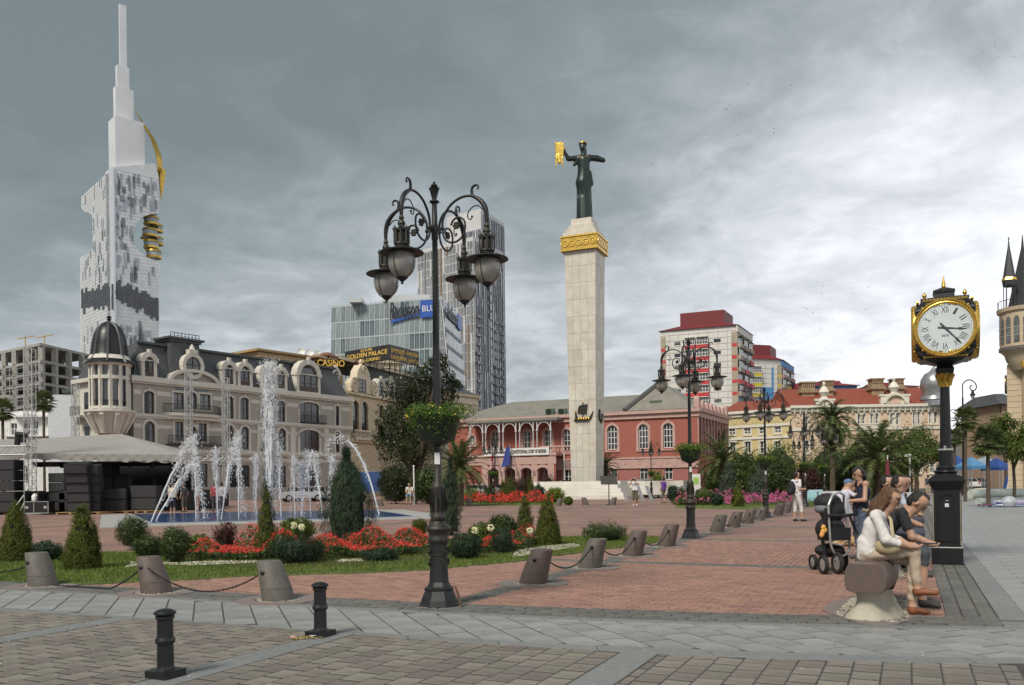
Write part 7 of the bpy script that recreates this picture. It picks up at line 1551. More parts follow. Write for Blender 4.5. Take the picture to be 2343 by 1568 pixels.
ta=T(327,1290,-2.2);ta.z=0.05;tb_=T(320,-370,-2.2);tt=truss(ta,tb_,0.46,'tall aluminium truss tower with braced feet in front of the stage')
m=MB();o=Vector((ta.x,ta.y,0))
for x,y,h in((150,1260,1120),(630,1405,1120),(250,1390,1150)):q=T(x,y,-2.2);m.tube([T(327,h,-2.2)-o,Vector((q.x-o.x,-0.4,0.05))],0.045,6)
m.box(-1.2,1.5,-0.25,0.25,0.005,0.06);m.build('outrigger',M_TRUSS,tt)
truss(T(-60,730,-2.2),T(305,725,-2.2),0.5,'horizontal truss beam carrying spotlights beside the canopy',name='truss_beam')
sp_=empty('spotlight',T(250,640,-2.2),0,'black moving-head spotlight standing on the truss beam','spotlight');MB().box(-0.12,0.12,-.12,.12,0.0,0.35).build('yoke',M_BLKC,sp_);MB().tube([(-0.4,0,0.5),(0.3,-.1,0.45)],[0.16,0.13],8).build('lamp_head',M_BLKC,sp_);MB().tube([(-0.25,-.1,0.4),(-0.3,-.1,-0.15)],[0.15,0.17],8).build('lamp_head',M_BLKC,sp_)
for(xa,ya,yb_,d,lb)in((172,1000,880,16,'thin truss tower behind the canopy beside the brick wall'),(431,1040,852,14,'truss tower in front of the hotel balcony'),(516,1045,865,15,'truss tower beside the main fountain jet')):
 a=P(xa,ya,SGY+d);a.z=0.05;truss(a,P(xa,yb_,SGY+d),0.42,lb)
truss(P(445,1048,66),P(512,1050,67),0.45,'short horizontal truss between the two towers behind the water',name='truss_beam')
fcase=empty('flight_case',at(430,1405,-3.2)-Vector((0,0,.13)),0,'black flight case with metal edges at the truss foot','flight case');w=(T(555,0).x-T(300,0).x)*.94
MB().box(-w/2,w/2,-0.35,0.35,0.1,0.75).build('body',M_BLKC,fcase);m=MB()
for x in(-w/2,-w*0.1,w/2):m.bar((x,-0.36,0.1),(x,-0.36,0.75),0.035)
for z in(0.1,0.75):m.bar((-w/2,-0.36,z),(w/2,-0.36,z),0.035)
m.build('edge_rail',M_TRUSS,fcase);m=MB()
for x in(-w*.4,w*.38):m.box(x-.09,x+.09,-0.37,-0.352,0.35,0.5)
m.build('latch',M_TRUSS,fcase)
op=empty('open_case',at(375,1300,-3.2)+Vector((0,0,.62)),0,'open black case standing on the flight case','flight case');w2=(T(450,0).x-T(300,0).x)*.94;MB().box(-w2/2,w2/2,0.25,0.3,0,0.62).box(-w2/2,-w2/2+.03,-.3,.25,0,.62).box(w2/2-.03,w2/2,-.3,.25,0,.62).box(-w2/2+.031,w2/2-.031,-.3,.249,0,.03).build('shell',M_BLKC,op)
jg=empty('plastic_jug',at(375,1285,-3.3)+Vector((0,0,.66)),0,'white plastic jug inside the open case','jug');MB().lathe([(0.15,0),(0.16,0.05),(0.16,0.28),(0.10,0.37),(0.05,0.40),(0.05,0.43)],14).build('body',M_WHITE,jg,smooth=True,angle=40);MB().tube([(0.05,-.02,.4),(.13,-.02,.42),(.15,-.02,.30)],.018,6).build('handle',M_WHITE,jg)
dr=empty('drum_kit',at(740,1165,5)+Vector((0,0,sz)),0,'drum kit in the shade of the stage','drum kit');o=MB().lathe([(.33,-.2),(.35,0),(.33,.2)],18).build('bass_drum',mat('drum_skin',(.25,.24,.22),.6),dr,(0,0,.38));o.rotation_euler=(R(90),0,0)
for x,z in((-.45,.75),(.4,.8),(.75,.5)):MB().lathe([(.2,0),(.2,.25)],12,(x,.2,z)).bar((x,.2,0),(x,.2,z),.03).build('tom',M_BLKC,dr)
#  vehicles
M_TYRE=mat('tyre',(0.02,0.02,0.02),0.8);M_CGLASS=mat('car_glass',(0.02,0.022,0.025),0.05,spec=0.9);M_RIM=mat('alloy',(0.42,0.42,0.43),0.3,metal=0.7)
def vehicle(x,y,Yd,rz,kind,c,label,cat='car'):
 p=P(x,y,Yd);r=empty({'bus':'minibus','van':'parked_van','truck':'parked_truck'}.get(kind,'parked_car'),(p.x,p.y,0),rz,label,cat,'vehicles parked round the square')
 prof={'car':[(-2.1,.35),(-2.1,.75),(-1.95,.9),(-1.3,.97),(-0.7,1.42),(0.6,1.45),(1.25,1.0),(2.0,.85),(2.15,.6),(2.15,.35)],'suv':[(-2.3,.4),(-2.3,1.05),(-2.2,1.7),(-1.9,1.78),(0.4,1.78),(1.0,1.2),(2.1,1.08),(2.3,.85),(2.3,.4)],'van':[(-2.4,.35),(-2.4,2.0),(-2.2,2.15),(1.0,2.15),(1.7,1.3),(2.3,1.1),(2.4,.35)],'bus':[(-3.0,.4),(-3.0,2.4),(-2.8,2.6),(2.5,2.6),(2.9,2.2),(3.0,1.2),(3.0,.4)],'truck':[(1.2,.6),(1.2,2.3),(2.4,2.3),(2.8,1.5),(2.9,.6)]}[kind]
 w=0.85 if kind in('car','suv')else 1.0;pm=mat('paint_%s'%c[0],c[1],0.25,var=0.03,coat=0.5)
 m=MB();n=len(prof);vs=[(a,s*w*(1 if b<1.0 else 0.86),b)for s in(-1,1)for a,b in prof]
 m.add(vs,[tuple(range(n)),tuple(range(2*n-1,n-1,-1))]+[(i,i+n,(i+1)%n+n,(i+1)%n)for i in range(n)]);b_=m.build('body',pm,r)
 hs={'car':[(-1.15,-.1,1.0,1.36),(0.0,.85,1.0,1.36)],'suv':[(-2.0,-.95,1.12,1.62),(-.85,.1,1.12,1.62),(.2,.6,1.15,1.5)],'van':[(.35,1.2,1.3,1.9),(-2.0,-1.4,1.35,1.85)],'bus':[(-2.7+1.1*k,-1.75+1.1*k,1.5,2.2)for k in range(5)],'truck':[(1.5,2.2,1.5,2.1)]}[kind]
 for a,b,z0,z1 in hs:
  for s in(-1,1):MB().box(a,b,s*(w*0.93)-.03,s*(w*.93)+.03,z0,z1).build('side_window',M_CGLASS,r)
 if kind in('car','suv'):
  f0=(0.66,1.40,1.2,1.04)if kind=='car' else(0.45,1.72,.98,1.24);g=(-.78,1.4,-1.28,1.0)if kind=='car' else(-2.24,1.62,-2.31,1.1)
  for(xa,za,xb,zb_)in(f0,g):q=0.03 if xa>0 else-0.03;MB().add([(xa+q,-.66,za),(xa+q,.66,za),(xb+q,.74,zb_),(xb+q,-.74,zb_)],[(0,1,2,3)]).build('windscreen',M_CGLASS,r)
 if kind=='van':MB().add([(1.08,-.8,2.1),(1.08,.8,2.1),(1.72,.85,1.34),(1.72,-.85,1.34)],[(0,1,2,3)]).build('windscreen',M_CGLASS,r);MB().box(-2.425,-2.405,-.55,-.05,1.35,1.8).build('rear_window',M_CGLASS,r)
 if kind=='truck':MB().box(-3,1.1,-1.05,1.05,0.9,2.7).build('cargo_box',mat('paint_blue_box',(0.03,0.07,0.20),.5),r)
 fl=1 if kind!='truck' else 1
 for s in(-1,1):
  MB().box(prof[-1][0]-.03,prof[-1][0]+.03,s*w*.72-.16,s*w*.72+.16,.62,.78).build('headlight',M_RIM,r);MB().box(prof[0][0]-.02,prof[0][0]+.02,s*w*.75-.1,s*w*.75+.1,.7,.95).build('tail_light',mat('tail_red',(.35,.02,.02),.3),r)if kind!='truck' else None
 for a in((-1.35,1.35)if kind in('car','suv','van')else(-1.9,1.9)):
  for s in(-1,1):
   o=MB().lathe([(.2,-.1),(.32,-.1),(.34,-.06),(.34,.06),(.32,.1),(.2,.1)],18,cap=False).build('wheel',M_TYRE,r,(a,s*(w-.08),.34));o.rotation_euler=(R(90),0,0);MB().lathe([(.04,.09),(.2,.07),(.21,.05)],10).lathe([(.04,-.09),(.2,-.07),(.21,-.05)],10).build('rim',M_RIM,o)
 return r
vehicle(1457,1110,92,R(200),'suv',('white',(.62,.62,.60)),'white off-road car parked behind the photographing man');vehicle(1408,1110,96,R(190),'car',('navy',(.03,.04,.07)),'dark blue car parked right of the monument');vehicle(1292,1110,96,R(185),'suv',('black',(.02,.02,.022)),'black car half hidden by the monument base');vehicle(1530,1110,90,R(175),'car',('darkred',(.12,.02,.02)),'dark red car parked behind the second lamp')
vehicle(1560,1110,92,R(170),'car',('silver',(.45,.46,.47)),'silver car parked by the white information kiosk');vehicle(1092,1112,88,R(10),'car',('silver',(.45,.46,.47)),'silver car under the courthouse arcade beside the palm');vehicle(1160,1112,90,R(5),'car',('grey',(.12,.13,.14)),'dark grey car between the arcade and the thujas');vehicle(980,1112,84,R(20),'suv',('black',(.02,.02,.022)),'black car under the magnolia tree')
vehicle(862,1110,78,R(-15),'truck',('white',(.62,.62,.60)),'small truck with blue cargo box beside the dark conifer','truck');vehicle(322,1110,66,R(4),'bus',('white',(.62,.62,.60)),'white minibus behind the stage','bus')
vehicle(2287,1095,128,R(70),'van',('white',(.62,.62,.60)),'white van parked in the street by the clock tower house','van');vehicle(2214,1095,112,R(80),'car',('white',(.62,.62,.60)),'white car parked behind the elderly couple');vehicle(2240,1095,115,R(75),'car',('grey',(.12,.13,.14)),'dark car parked between the white car and the palm')
vehicle(690,1115,80,R(25),'car',('silver',(.45,.46,.47)),'pale car behind the fountain in front of the hotel');vehicle(715,1115,82,R(30),'car',('white',(.62,.62,.60)),'white car behind the fountain beside the conifer')
#  the market end of the walk
def awning(x0,x1,y0,y1,Yd,c,label,leg=True):
 a,b=P(x0,y0,Yd),P(x1,y1,Yd);w=b.x-a.x;r=empty('market_tent',(a.x,a.y,0),0.1,label,'tent','market tents');cm=mat('tent_%s'%c[0],c[1],.7,var=.1)
 MB().frustum(w/2,1.5,b.z,a.z,w,3,w*.1,.3).box(0,w,0,.03,b.z-.35,b.z).box(0,.03,.031,3,b.z-.35,b.z).build('roof',cm,r);m=MB()
 for x in(0.05,w-.05):
  for y in(.05,2.9):m.bar((x,y,0),(x,y,b.z),.05)
 m.build('leg',M_STEEL,r)
awning(2190,2225,1042,1068,95,('blue',(.025,.07,.25)),'deep blue market tent behind the palm trunks');awning(2222,2262,1046,1066,90,('sky',(.09,.24,.42)),'sky blue market tent beside the fan palm');awning(2250,2295,1044,1064,100,('pale',(.32,.39,.47)),'pale blue and white market tent above the parked cars');awning(2285,2318,1048,1068,88,('blue',(.025,.07,.25)),'blue market tent behind the street tree')
inf=empty('inflatable_hall',P(2330,1110,66)*1.0,0,'striped blue and white inflated bouncy hall at the street edge','inflatable');inf.location.z=0
for k,c in enumerate((M_WHITE,mat('tent_sky',(.16,.40,.66)),M_FB,M_WHITE,mat('tent_blue',(.04,.12,.42)))):
 n=10;m=MB();m.tube([(0.2+1.9-1.9*math.cos(math.pi*j/n*.5+k*.03),k*.5,(2.9-k*.0)*math.sin(math.pi*j/n*.5)+.1)for j in range(n+1)]+[(5,k*.5,3.0)],.32,8);m.build('rib',c,inf,smooth=True)
MB().prism_xz([(.3,0),(.5,1.2),(1.2,2.3),(2.2,2.8),(5,2.9),(5,0)],.3,2.4).build('body',mat('tent_sky',(.16,.40,.66)),inf)
bin_=empty('litter_bin',G(2244,1142),0,'cream cylindrical litter bin on the walk','litter bin');MB().lathe([(.40,0),(.42,.04),(.42,.66),(.45,.68),(.45,.74),(.38,.75),(.37,.6)],20).build('drum',mat('cream_bin',(.58,.51,.40),.7,var=.08),bin_,smooth=True,angle=40)
rl2=G(2300,1158);M_ROLL=mat('pale_vinyl',(.60,.64,.56),.5,var=.06)
for i,(dx,dy,z,r_,c,lb)in enumerate(((.3,1.2,.2,.22,M_ROLL,'thick pale green roll of matting at the tree foot'),(.1,1.55,.62,.24,M_ROLL,'pale green roll of matting lying on top of another'),(.6,.5,.16,.15,mat('lilac_vinyl',(.52,.48,.66),.5),'lilac roll of sheeting in front of the tree'))):tag(MB().tube([(-1.2,-.3,0),(1.9,.45,0)],r_,12).build('vinyl_roll',c,None,(rl2.x+dx,rl2.y+dy,z),smooth=True,angle=50),lb,'roll','rolls of sheeting')
tp=empty('blue_tarp',G(2262,1160),.2,'blue and white plastic sheet spread on the walk with a towel pile','tarp');m=MB();vs=[]
for i in range(13):
 for j in range(6):vs.append((-.6+.25*i,-.45+.2*j,.02+.035*abs(math.sin(i*1.7+j*2.3))))
m.add(vs,[(i*6+j,(i+1)*6+j,(i+1)*6+j+1,i*6+j+1)for i in range(12)for j in range(5)]);m.build('sheet',mat('tarp_pale',(.50,.58,.70),.6,c2=(.12,.25,.55),scale=1.3),tp,smooth=True)
for k in range(3):MB().lathe([(.36,0),(.38,.04),(.36,.08)],14,(.9,0,.05+.085*k)).build('folded_towel',M_WHITE if k!=1 else M_FB,tp)
m=MB()
for k in range(9):m.ell((random.uniform(-.5,.1),random.uniform(-.2,.3),.1),(.12,.06,.05),6,4)
m.build('clothes',mat('mixed_cloth',(.30,.06,.08),.8,c2=(.05,.05,.08),scale=4),tp)['kind']='stuff'
bkt=empty('blue_crate',G(2317,1152),0,'blue bag standing at the foot of the street tree','bag');MB().frustum(0,0,.0,.42,.35,.3,.5,.4).build('body',mat('tent_blue',(.04,.12,.42)),bkt);sk=empty('plastic_sack',G(2308,1161),0,'clear plastic sack lying on the sheet','sack');MB().ell((0,0,.28),(.36,.3,.28),12,8).build('body',mat('clear_sack',(.55,.58,.62),.2,alpha=.6,var=.2),sk,smooth=True)
# hooked lamps of the street
def hook_lamp(px,ybase,ytop,Yd,label):
 a=P(px,1100,Yd);zt_=P(px,ytop,Yd).z;r=empty('hook_lamp',(a.x,a.y,0),0,label,'street lamp','hooked street lamps');s=Yd/FPX
 arc_=[(0,zt_-22*s),(0.5*s,zt_-10*s),(8*s,zt_-1.5*s),(18*s,zt_),(28*s,zt_-6*s),(32*s,zt_-16*s),(27*s,zt_-24*s),(19*s,zt_-22*s),(17*s,zt_-15*s),(22*s,zt_-12*s)]
 MB().tube([(0,0,0),(0,0,zt_-40*s)],[.13,.07],8).tube([(0,0,zt_-40*s)]+[(x,0,z)for x,z in smooth_path(arc_)],.05,6).build('pole',M_BLACKIRON,r,smooth=True,angle=60);x=23*s;z=zt_-29*s
 MB().lathe([(.03,6*s),(.1,4*s),(.12,-1*s),(6.5*s,-5*s),(6.5*s,-6*s)],14,(x,0,z)).build('lantern_hat',M_BLACKIRON,r);MB().lathe([(4*s,-6*s),(4.2*s,-9*s),(2.5*s,-13*s),(.3*s,-14*s)],12,(x,0,z)).build('globe',M_GLOBE,r,smooth=True)
hook_lamp(2204,1130,870,72,'hooked street lamp with one lantern behind the post clock');hook_lamp(2169,1130,938,110,'smaller hooked street lamp just visible past the clock shaft')
cm_=empty('camera_mast',(P(2081,1100,60).x,60,0),0,'white mast with a camera head near the crossing','mast');MB().tube([(0,0,0),(0,0,P(2081,1040,60).z)],.06,8).build('pole',M_WHITE,cm_);MB().box(-.35,.05,-.1,.1,P(2081,1045,60).z,P(2081,1039,60).z).build('head',M_WHITE,cm_)
fp=empty('white_mast',(P(947,1140,62).x,62,0),0,'thin white mast on the lawn behind the seated man','mast');MB().tube([(0,0,0),(0,0,P(947,1067,62).z)],.05,8).build('pole',M_WHITE,fp);MB().ell((0,0,P(947,1067,62).z),.08,8,6).build('knob',M_WHITE,fp)
# long low tables in the park
M_TBL=mat('table_cloth_white',(.66,.64,.70),.7,var=.05);M_TBLB=mat('table_cloth_aqua',(.42,.66,.72),.7,var=.05)
for i,(x0,x1,y,Yd,c,lb)in enumerate(((1842,1876,1135,50,M_TBLB,'aqua covered display table behind the bollards'),(1878,1972,1137,48,M_TBL,'long white display table behind the woman with the baby'),(1850,1892,1122,56,M_TBLB,'second aqua display table farther back'),(2075,2108,1142,40,M_TBL,'white table top held beside the standing crowd'))):
 a,b=P(x0,y,Yd),P(x1,y,Yd);w=b.x-a.x;r=empty('display_table',(a.x,a.y,0),0,lb,'table','display tables');n=40;m=MB();vs=[]
 for k in range(n+1):x=w*k/n;vs+=[(x,0.02,.78),(x,-.03+.04*math.sin(k*1.9),.45),(x,.0+.05*math.sin(k*1.9),.22)]
 m.add(vs,[(k*3+j,(k+1)*3+j,(k+1)*3+j+1,k*3+j+1)for k in range(n)for j in(0,1)]);m.box(0,w,.02,.9,.76,.79);m.build('cloth',c,r,smooth=True,angle=40);m=MB()
 for x in(.1,w-.1):m.bar((x,.2,0),(x,.2,.76),.06);m.bar((x,.8,0),(x,.8,.76),.06)
 m.build('leg',M_STEEL,r)
ub=empty('closed_parasol',(P(2031,1130,46).x,46,0),0,'closed maroon parasol standing behind the seated group','parasol');MB().lathe([(.02,2.55),(.06,2.4),(.2,1.2),(.16,.95),(.05,.9)],10,sx=1,sy=.7).build('canopy',mat('maroon_cloth',(.16,.02,.035),.8),ub,smooth=True);MB().tube([(0,0,0),(0,0,2.75)],.025,6).build('pole',M_WHITE,ub)
# birds over the roofs
bm=MB().add([(-.35,0,.1),(-.12,.08,.16),(0,.1,.04),(0,-.18,.02),(.12,.08,.16),(.35,0,.1)],[(0,1,2),(0,2,3),(2,4,5),(2,5,3)]).ell((0,0,.03),(.06,.2,.05),5,4);bo=bm.build('bird',mat('bird_dark',(.05,.05,.05),.8));bd=bo.data;bpy.data.objects.remove(bo);rb=random.Random(2)
for k in range(60):
 cx,cy,sx,sy=((1890,730,60,50),(1680,260,60,45),(1420,350,40,25),(2290,110,30,30))[0 if k<30 else 1 if k<45 else 2 if k<54 else 3];q=P(rb.gauss(cx,sx),rb.gauss(cy,sy),rb.uniform(150,190));o=link('bird',bd,None,None,q,rb.uniform(0,6));o.scale=(rb.uniform(.4,.65),)*3;tag(o,'tiny dark bird wheeling in the flock above the roofs','bird','birds in the sky')
 #  plants
LM={'thuja':leaf_mat('thuja_leaf',(0.125,0.140,0.020),(0.058,0.080,0.013),island=0.45,hue=0.015),'dark':leaf_mat('juniper_leaf',(0.050,0.085,0.042),(0.028,0.055,0.030),island=0.45),'blue':leaf_mat('blue_conifer_leaf',(0.115,0.150,0.105),(0.065,0.095,0.062),island=0.4),'glossy':leaf_mat('glossy_leaf',(0.085,0.118,0.034),(0.036,0.064,0.018),rough=0.35,island=0.5),'mag':leaf_mat('magnolia_leaf',(0.052,0.066,0.024),(0.026,0.038,0.014),rough=0.3,island=0.55,hue=0.03),'tree':leaf_mat('tree_leaf',(0.110,0.162,0.032),(0.050,0.088,0.019),island=0.45),'lime':leaf_mat('lime_leaf',(0.20,0.24,0.025),(0.10,0.14,0.018),island=0.4),'red':leaf_mat('red_leaf',(0.110,0.035,0.028),(0.055,0.030,0.022),island=0.5,hue=0.03),'palm':leaf_mat('palm_leaf',(0.135,0.160,0.058),(0.066,0.095,0.032),rough=0.45,island=0.4),'lightg':leaf_mat('light_leaf',(0.130,0.175,0.035),(0.072,0.110,0.022),island=0.45)}
M_BARK=mat('bark',(0.085,0.062,0.045),0.9,var=0.3,scale=8,bump=0.8,bscale=30);M_PBARK=mat('palm_bark',(0.095,0.072,0.050),0.95,var=0.35,scale=6,bump=1.0,bscale=14)
def crown(parts,n,leaf,lm,seed,clump=26,aspect=2.0,up=0.3,sp=0.11,outer=0.5):
 """parts: list of (centre, radii, profile) volumes; leaves hang in clumps near the surface"""
 rs=np.random.RandomState(seed);P_=[];N_=[];vol=np.array([np.prod(r)**(2/3)for c,r,k in parts]);vol/=vol.sum()
 for(c,r,kind),s in zip(parts,vol):
  k=max(1,int(n*s/clump));d=rs.normal(0,1,(k,3));d/=np.linalg.norm(d,axis=1)[:,None];q=d*(1-outer*rs.rand(k,1)**1.6)
  if kind=='cone':
   z=1-np.sqrt(rs.rand(k))*1.0;z=np.clip(z,0,1);a=rs.rand(k)*6.283;rad=(1-z)**0.60*np.clip(z*6+.72,0,1)*(1-outer*rs.rand(k)**2)*(1+0.1*np.sin(3*a+z*8+seed));q=np.stack([rad*np.cos(a),rad*np.sin(a),z*2-1],1);d=np.stack([np.cos(a),np.sin(a),np.full(k,.35)],1)
  if kind=='col':
   z=rs.rand(k);a=rs.rand(k)*6.283;rad=np.sin(np.clip(z*1.15+.22,0,1.22)/1.22*math.pi)**0.6*(1-outer*rs.rand(k)**2)*(1+0.14*np.sin(2*a+z*6+seed));q=np.stack([rad*np.cos(a),rad*np.sin(a),z*2-1],1);d=np.stack([np.cos(a),np.sin(a),np.full(k,.5)],1)
  cen=np.array(c)+q*np.array(r);ex=np.repeat(cen,clump,0)+rs.normal(0,1,(k*clump,3))*sp*np.array(r).mean()*np.array([1,1,1.15]);P_.append(ex);N_.append(np.repeat(d,clump,0))
 p=np.concatenate(P_);nn_=np.concatenate(N_);p[:,2]=np.maximum(p[:,2],0.03);v,f=leaf_cloud(p,nn_,leaf,up,aspect,0.55,rs);return np_mesh('crown',v,f)
def plant(name,x,y,label,cat,parts,n,leaf,lm,seed,trunk=None,group=None,pos=None,core=None,**kw):
 g=pos if pos is not None else G(x,y);r=empty(name,(g.x,g.y,0),0,label,cat,group)
 link('crown',crown(parts,n,leaf,lm,seed,**kw),LM[lm],r)
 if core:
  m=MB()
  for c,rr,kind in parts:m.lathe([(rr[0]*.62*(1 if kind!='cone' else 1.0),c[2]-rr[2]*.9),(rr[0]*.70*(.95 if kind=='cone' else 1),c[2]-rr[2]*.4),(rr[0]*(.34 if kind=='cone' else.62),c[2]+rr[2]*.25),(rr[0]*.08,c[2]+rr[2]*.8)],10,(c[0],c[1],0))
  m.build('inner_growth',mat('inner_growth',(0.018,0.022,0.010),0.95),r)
 if trunk:
  m=MB()
  for t in trunk:m.tube(t[0],t[1],7)
  m.build('trunk',M_BARK,r,smooth=True)
 return r
def hpx(x,yb,yt):g=G(x,yb);return(yb-yt)*g.y/FPX,g.y/FPX
def thuja(x,yb,yt,wpx,label,seed,lm='thuja',n=17000,kind='cone',nm='thuja',leaf=0.023,cat='conifer'):
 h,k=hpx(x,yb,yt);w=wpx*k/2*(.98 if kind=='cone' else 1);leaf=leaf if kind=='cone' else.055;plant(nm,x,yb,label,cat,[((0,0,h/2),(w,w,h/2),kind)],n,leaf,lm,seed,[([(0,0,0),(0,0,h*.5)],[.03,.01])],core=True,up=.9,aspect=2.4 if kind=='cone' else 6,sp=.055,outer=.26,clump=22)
thuja(38,1285,1143,82,'clipped cone thuja at the picture edge on the lawn',1);thuja(190,1303,1146,86,'clipped cone thuja behind the first lawn-side bollard',2);thuja(611,1280,1090,54,'slim pointed thuja rising from the red flowers',3,n=7000);thuja(1201,1222,1122,46,'farther of the paired thujas beside the flower bed',4,n=6000);thuja(1253,1248,1134,64,'nearer of the paired thujas beside the flower bed',5)
thuja(795,1250,1028,112,'big dark bushy juniper in the middle of the flower bed',6,'dark',14000,'col','juniper',.03);thuja(1032,1225,1050,44,'dark columnar juniper right behind the nearest lamp',7,'dark',6500,'col','juniper');thuja(996,1222,1108,26,'thin columnar juniper left of the nearest lamp',8,'dark',4000,'col','juniper')
def globe(x,yb,yt,wpx,label,seed,lm='glossy',n=5000,nm='globe_shrub',leaf=.03,asp=2.2):
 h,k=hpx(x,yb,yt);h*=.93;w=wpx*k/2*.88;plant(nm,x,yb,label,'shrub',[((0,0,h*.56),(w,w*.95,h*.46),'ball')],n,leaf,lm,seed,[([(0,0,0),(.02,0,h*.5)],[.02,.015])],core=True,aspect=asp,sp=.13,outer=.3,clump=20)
globe(305,1258,1180,76,'dark round shrub behind two smaller ones near the lawn edge',11);globe(340,1276,1224,78,'low spreading shrub in front of the dark round one',12,n=4000);globe(400,1290,1204,70,'round glossy shrub on a short stem beside the red flowers',13);globe(110,1284,1238,70,'low dark juniper cushion between the two cone thujas',14,'dark',3500)
globe(960,1228,1186,38,'small clipped globe left of the nearest lamp',15,'thuja',2500);globe(1150,1268,1206,54,'dark clipped globe in front of the paired thujas',16,'dark',4500,leaf=.02);globe(1150,1240,1178,74,'rhododendron bush behind the dark clipped globe',17,n=3500,leaf=.05,asp=3);globe(1100,1252,1195,60,'leafy hydrangea clump left of the rhododendron',18,'lightg',2600,leaf=.045);globe(680,1246,1185,84,'hydrangea bush with pale heads beside the slim thuja',19,'lightg',3200,leaf=.05)
globe(680,1290,1228,130,'feathery low juniper in front of the slim thuja',20,'dark',5000,leaf=.04,asp=4);globe(1065,1280,1222,84,'feathery low juniper beside the lamp shaft',21,'dark',4500,leaf=.04,asp=4);globe(870,1285,1256,90,'low spreading juniper at the front of the flower bed',22,'dark',3000,leaf=.035,asp=4);globe(1385,1238,1200,110,'spiky low shrub behind the second plaza bollard',23,'glossy',2200,leaf=.06,asp=5);globe(455,1268,1225,60,'loose green shrub at the corner of the red flowers',24,'lightg',1800,leaf=.05)
globe(516,1258,1195,62,'spiky dark red shrub rising above the red flowers',25,'red',700,leaf=.09,asp=6)
M_PETW=mat('cream_petal',(0.68,0.66,0.42),0.7,island=.1);M_PETR=mat('red_petal',(0.50,0.024,0.012),0.55,var=.2,island=.3);M_PETP=mat('pink_petal',(0.46,0.08,0.21),0.6,island=.3)
for i,(x,y,lb)in enumerate(((690,1207,'cream hydrangea head on the bush beside the slim thuja'),(672,1203,'smaller cream hydrangea head farther left on the bush'),(1122,1208,'cream hydrangea head by the rhododendron'),(1086,1214,'pale green hydrangea head left of the rhododendron'),(1212,1215,'cream blossom behind the nearer paired thuja'))):
 q=P(x,y,15.4);m=MB()
 for k in range(40):d=Vector(np.random.normal(0,1,3)).normalized()*.055;m.ell(d,.017,5,3)
 tag(m.build('hydrangea_head',M_PETW,None,q),lb,'flower','hydrangea heads')
def flowers(poly,n,hgt,label,petal,dens,lm='glossy',leaf=.035,pr=.022,seed=1):
 rs=random.Random(seed);pts=[];fl=[];xs_=[p[0]for p in poly];ys_=[p[1]for p in poly]
 def hh(x,y):return hgt*(.55+.45*math.sin(x*2.1+1)*math.cos(y*1.7))*(.6+.4*math.sin(x*5+y*3))
 while len(pts)<n:
  x,y=rs.uniform(min(xs_),max(xs_)),rs.uniform(min(ys_),max(ys_))
  if inside(poly,x,y):h=max(.12,hh(x,y))*1.15;pts.append((x,y,.04+h*rs.random()**.5));(fl.append((x,y,.06+h*rs.uniform(.92,1.06)))if rs.random()<dens else None)
 rn=np.random.RandomState(seed);v,f=leaf_cloud(np.array(pts),np.tile([0,-.3,1.0],(n,1)),leaf,.2,1.8,.6,rn);o=link('flower_bed',np_mesh('bed',v,f),LM[lm]);tag(o,label,'flower bed');o['kind']='stuff'
 k=len(fl);c=np.repeat(np.array(fl),5,0)+rn.normal(0,pr*.8,(k*5,3));v,f=leaf_cloud(c,np.tile([0,-.5,.8],(k*5,1)),pr,.0,1.2,.5,rn);b=link('blossoms',np_mesh('blossoms',v,f),petal,o);b['kind']='stuff'
FB=[tuple(G(x,y)[:2])for x,y in[(425,1284),(560,1287),(760,1284),(930,1276),(985,1268),(985,1252),(800,1256),(600,1264),(470,1272)]]
flowers(FB,14000,.52,'dense bed of red busy lizzies across the middle of the lawn',M_PETR,.15,leaf=.045,pr=.019,seed=3)
flowers([tuple(G(x,y)[:2])for x,y in[(1090,1272),(1180,1264),(1225,1256),(1225,1246),(1110,1254)]],2600,.42,'smaller patch of red flowers around the dark clipped globe',M_PETR,.11,leaf=.045,pr=.018,seed=4)
flowers([tuple(G(x,y)[:2])for x,y in[(1545,1158),(1845,1156),(1840,1148),(1560,1149)]],4200,.75,'bed of pink flowers in front of the park conifers',M_PETP,.18,leaf=.08,pr=.07,seed=5)
flowers([tuple(G(x,y)[:2])for x,y in[(1060,1153),(1265,1153),(1262,1146),(1070,1147)]],3600,.75,'far bed of red flowers left of the monument',M_PETR,.28,leaf=.09,pr=.08,seed=6)
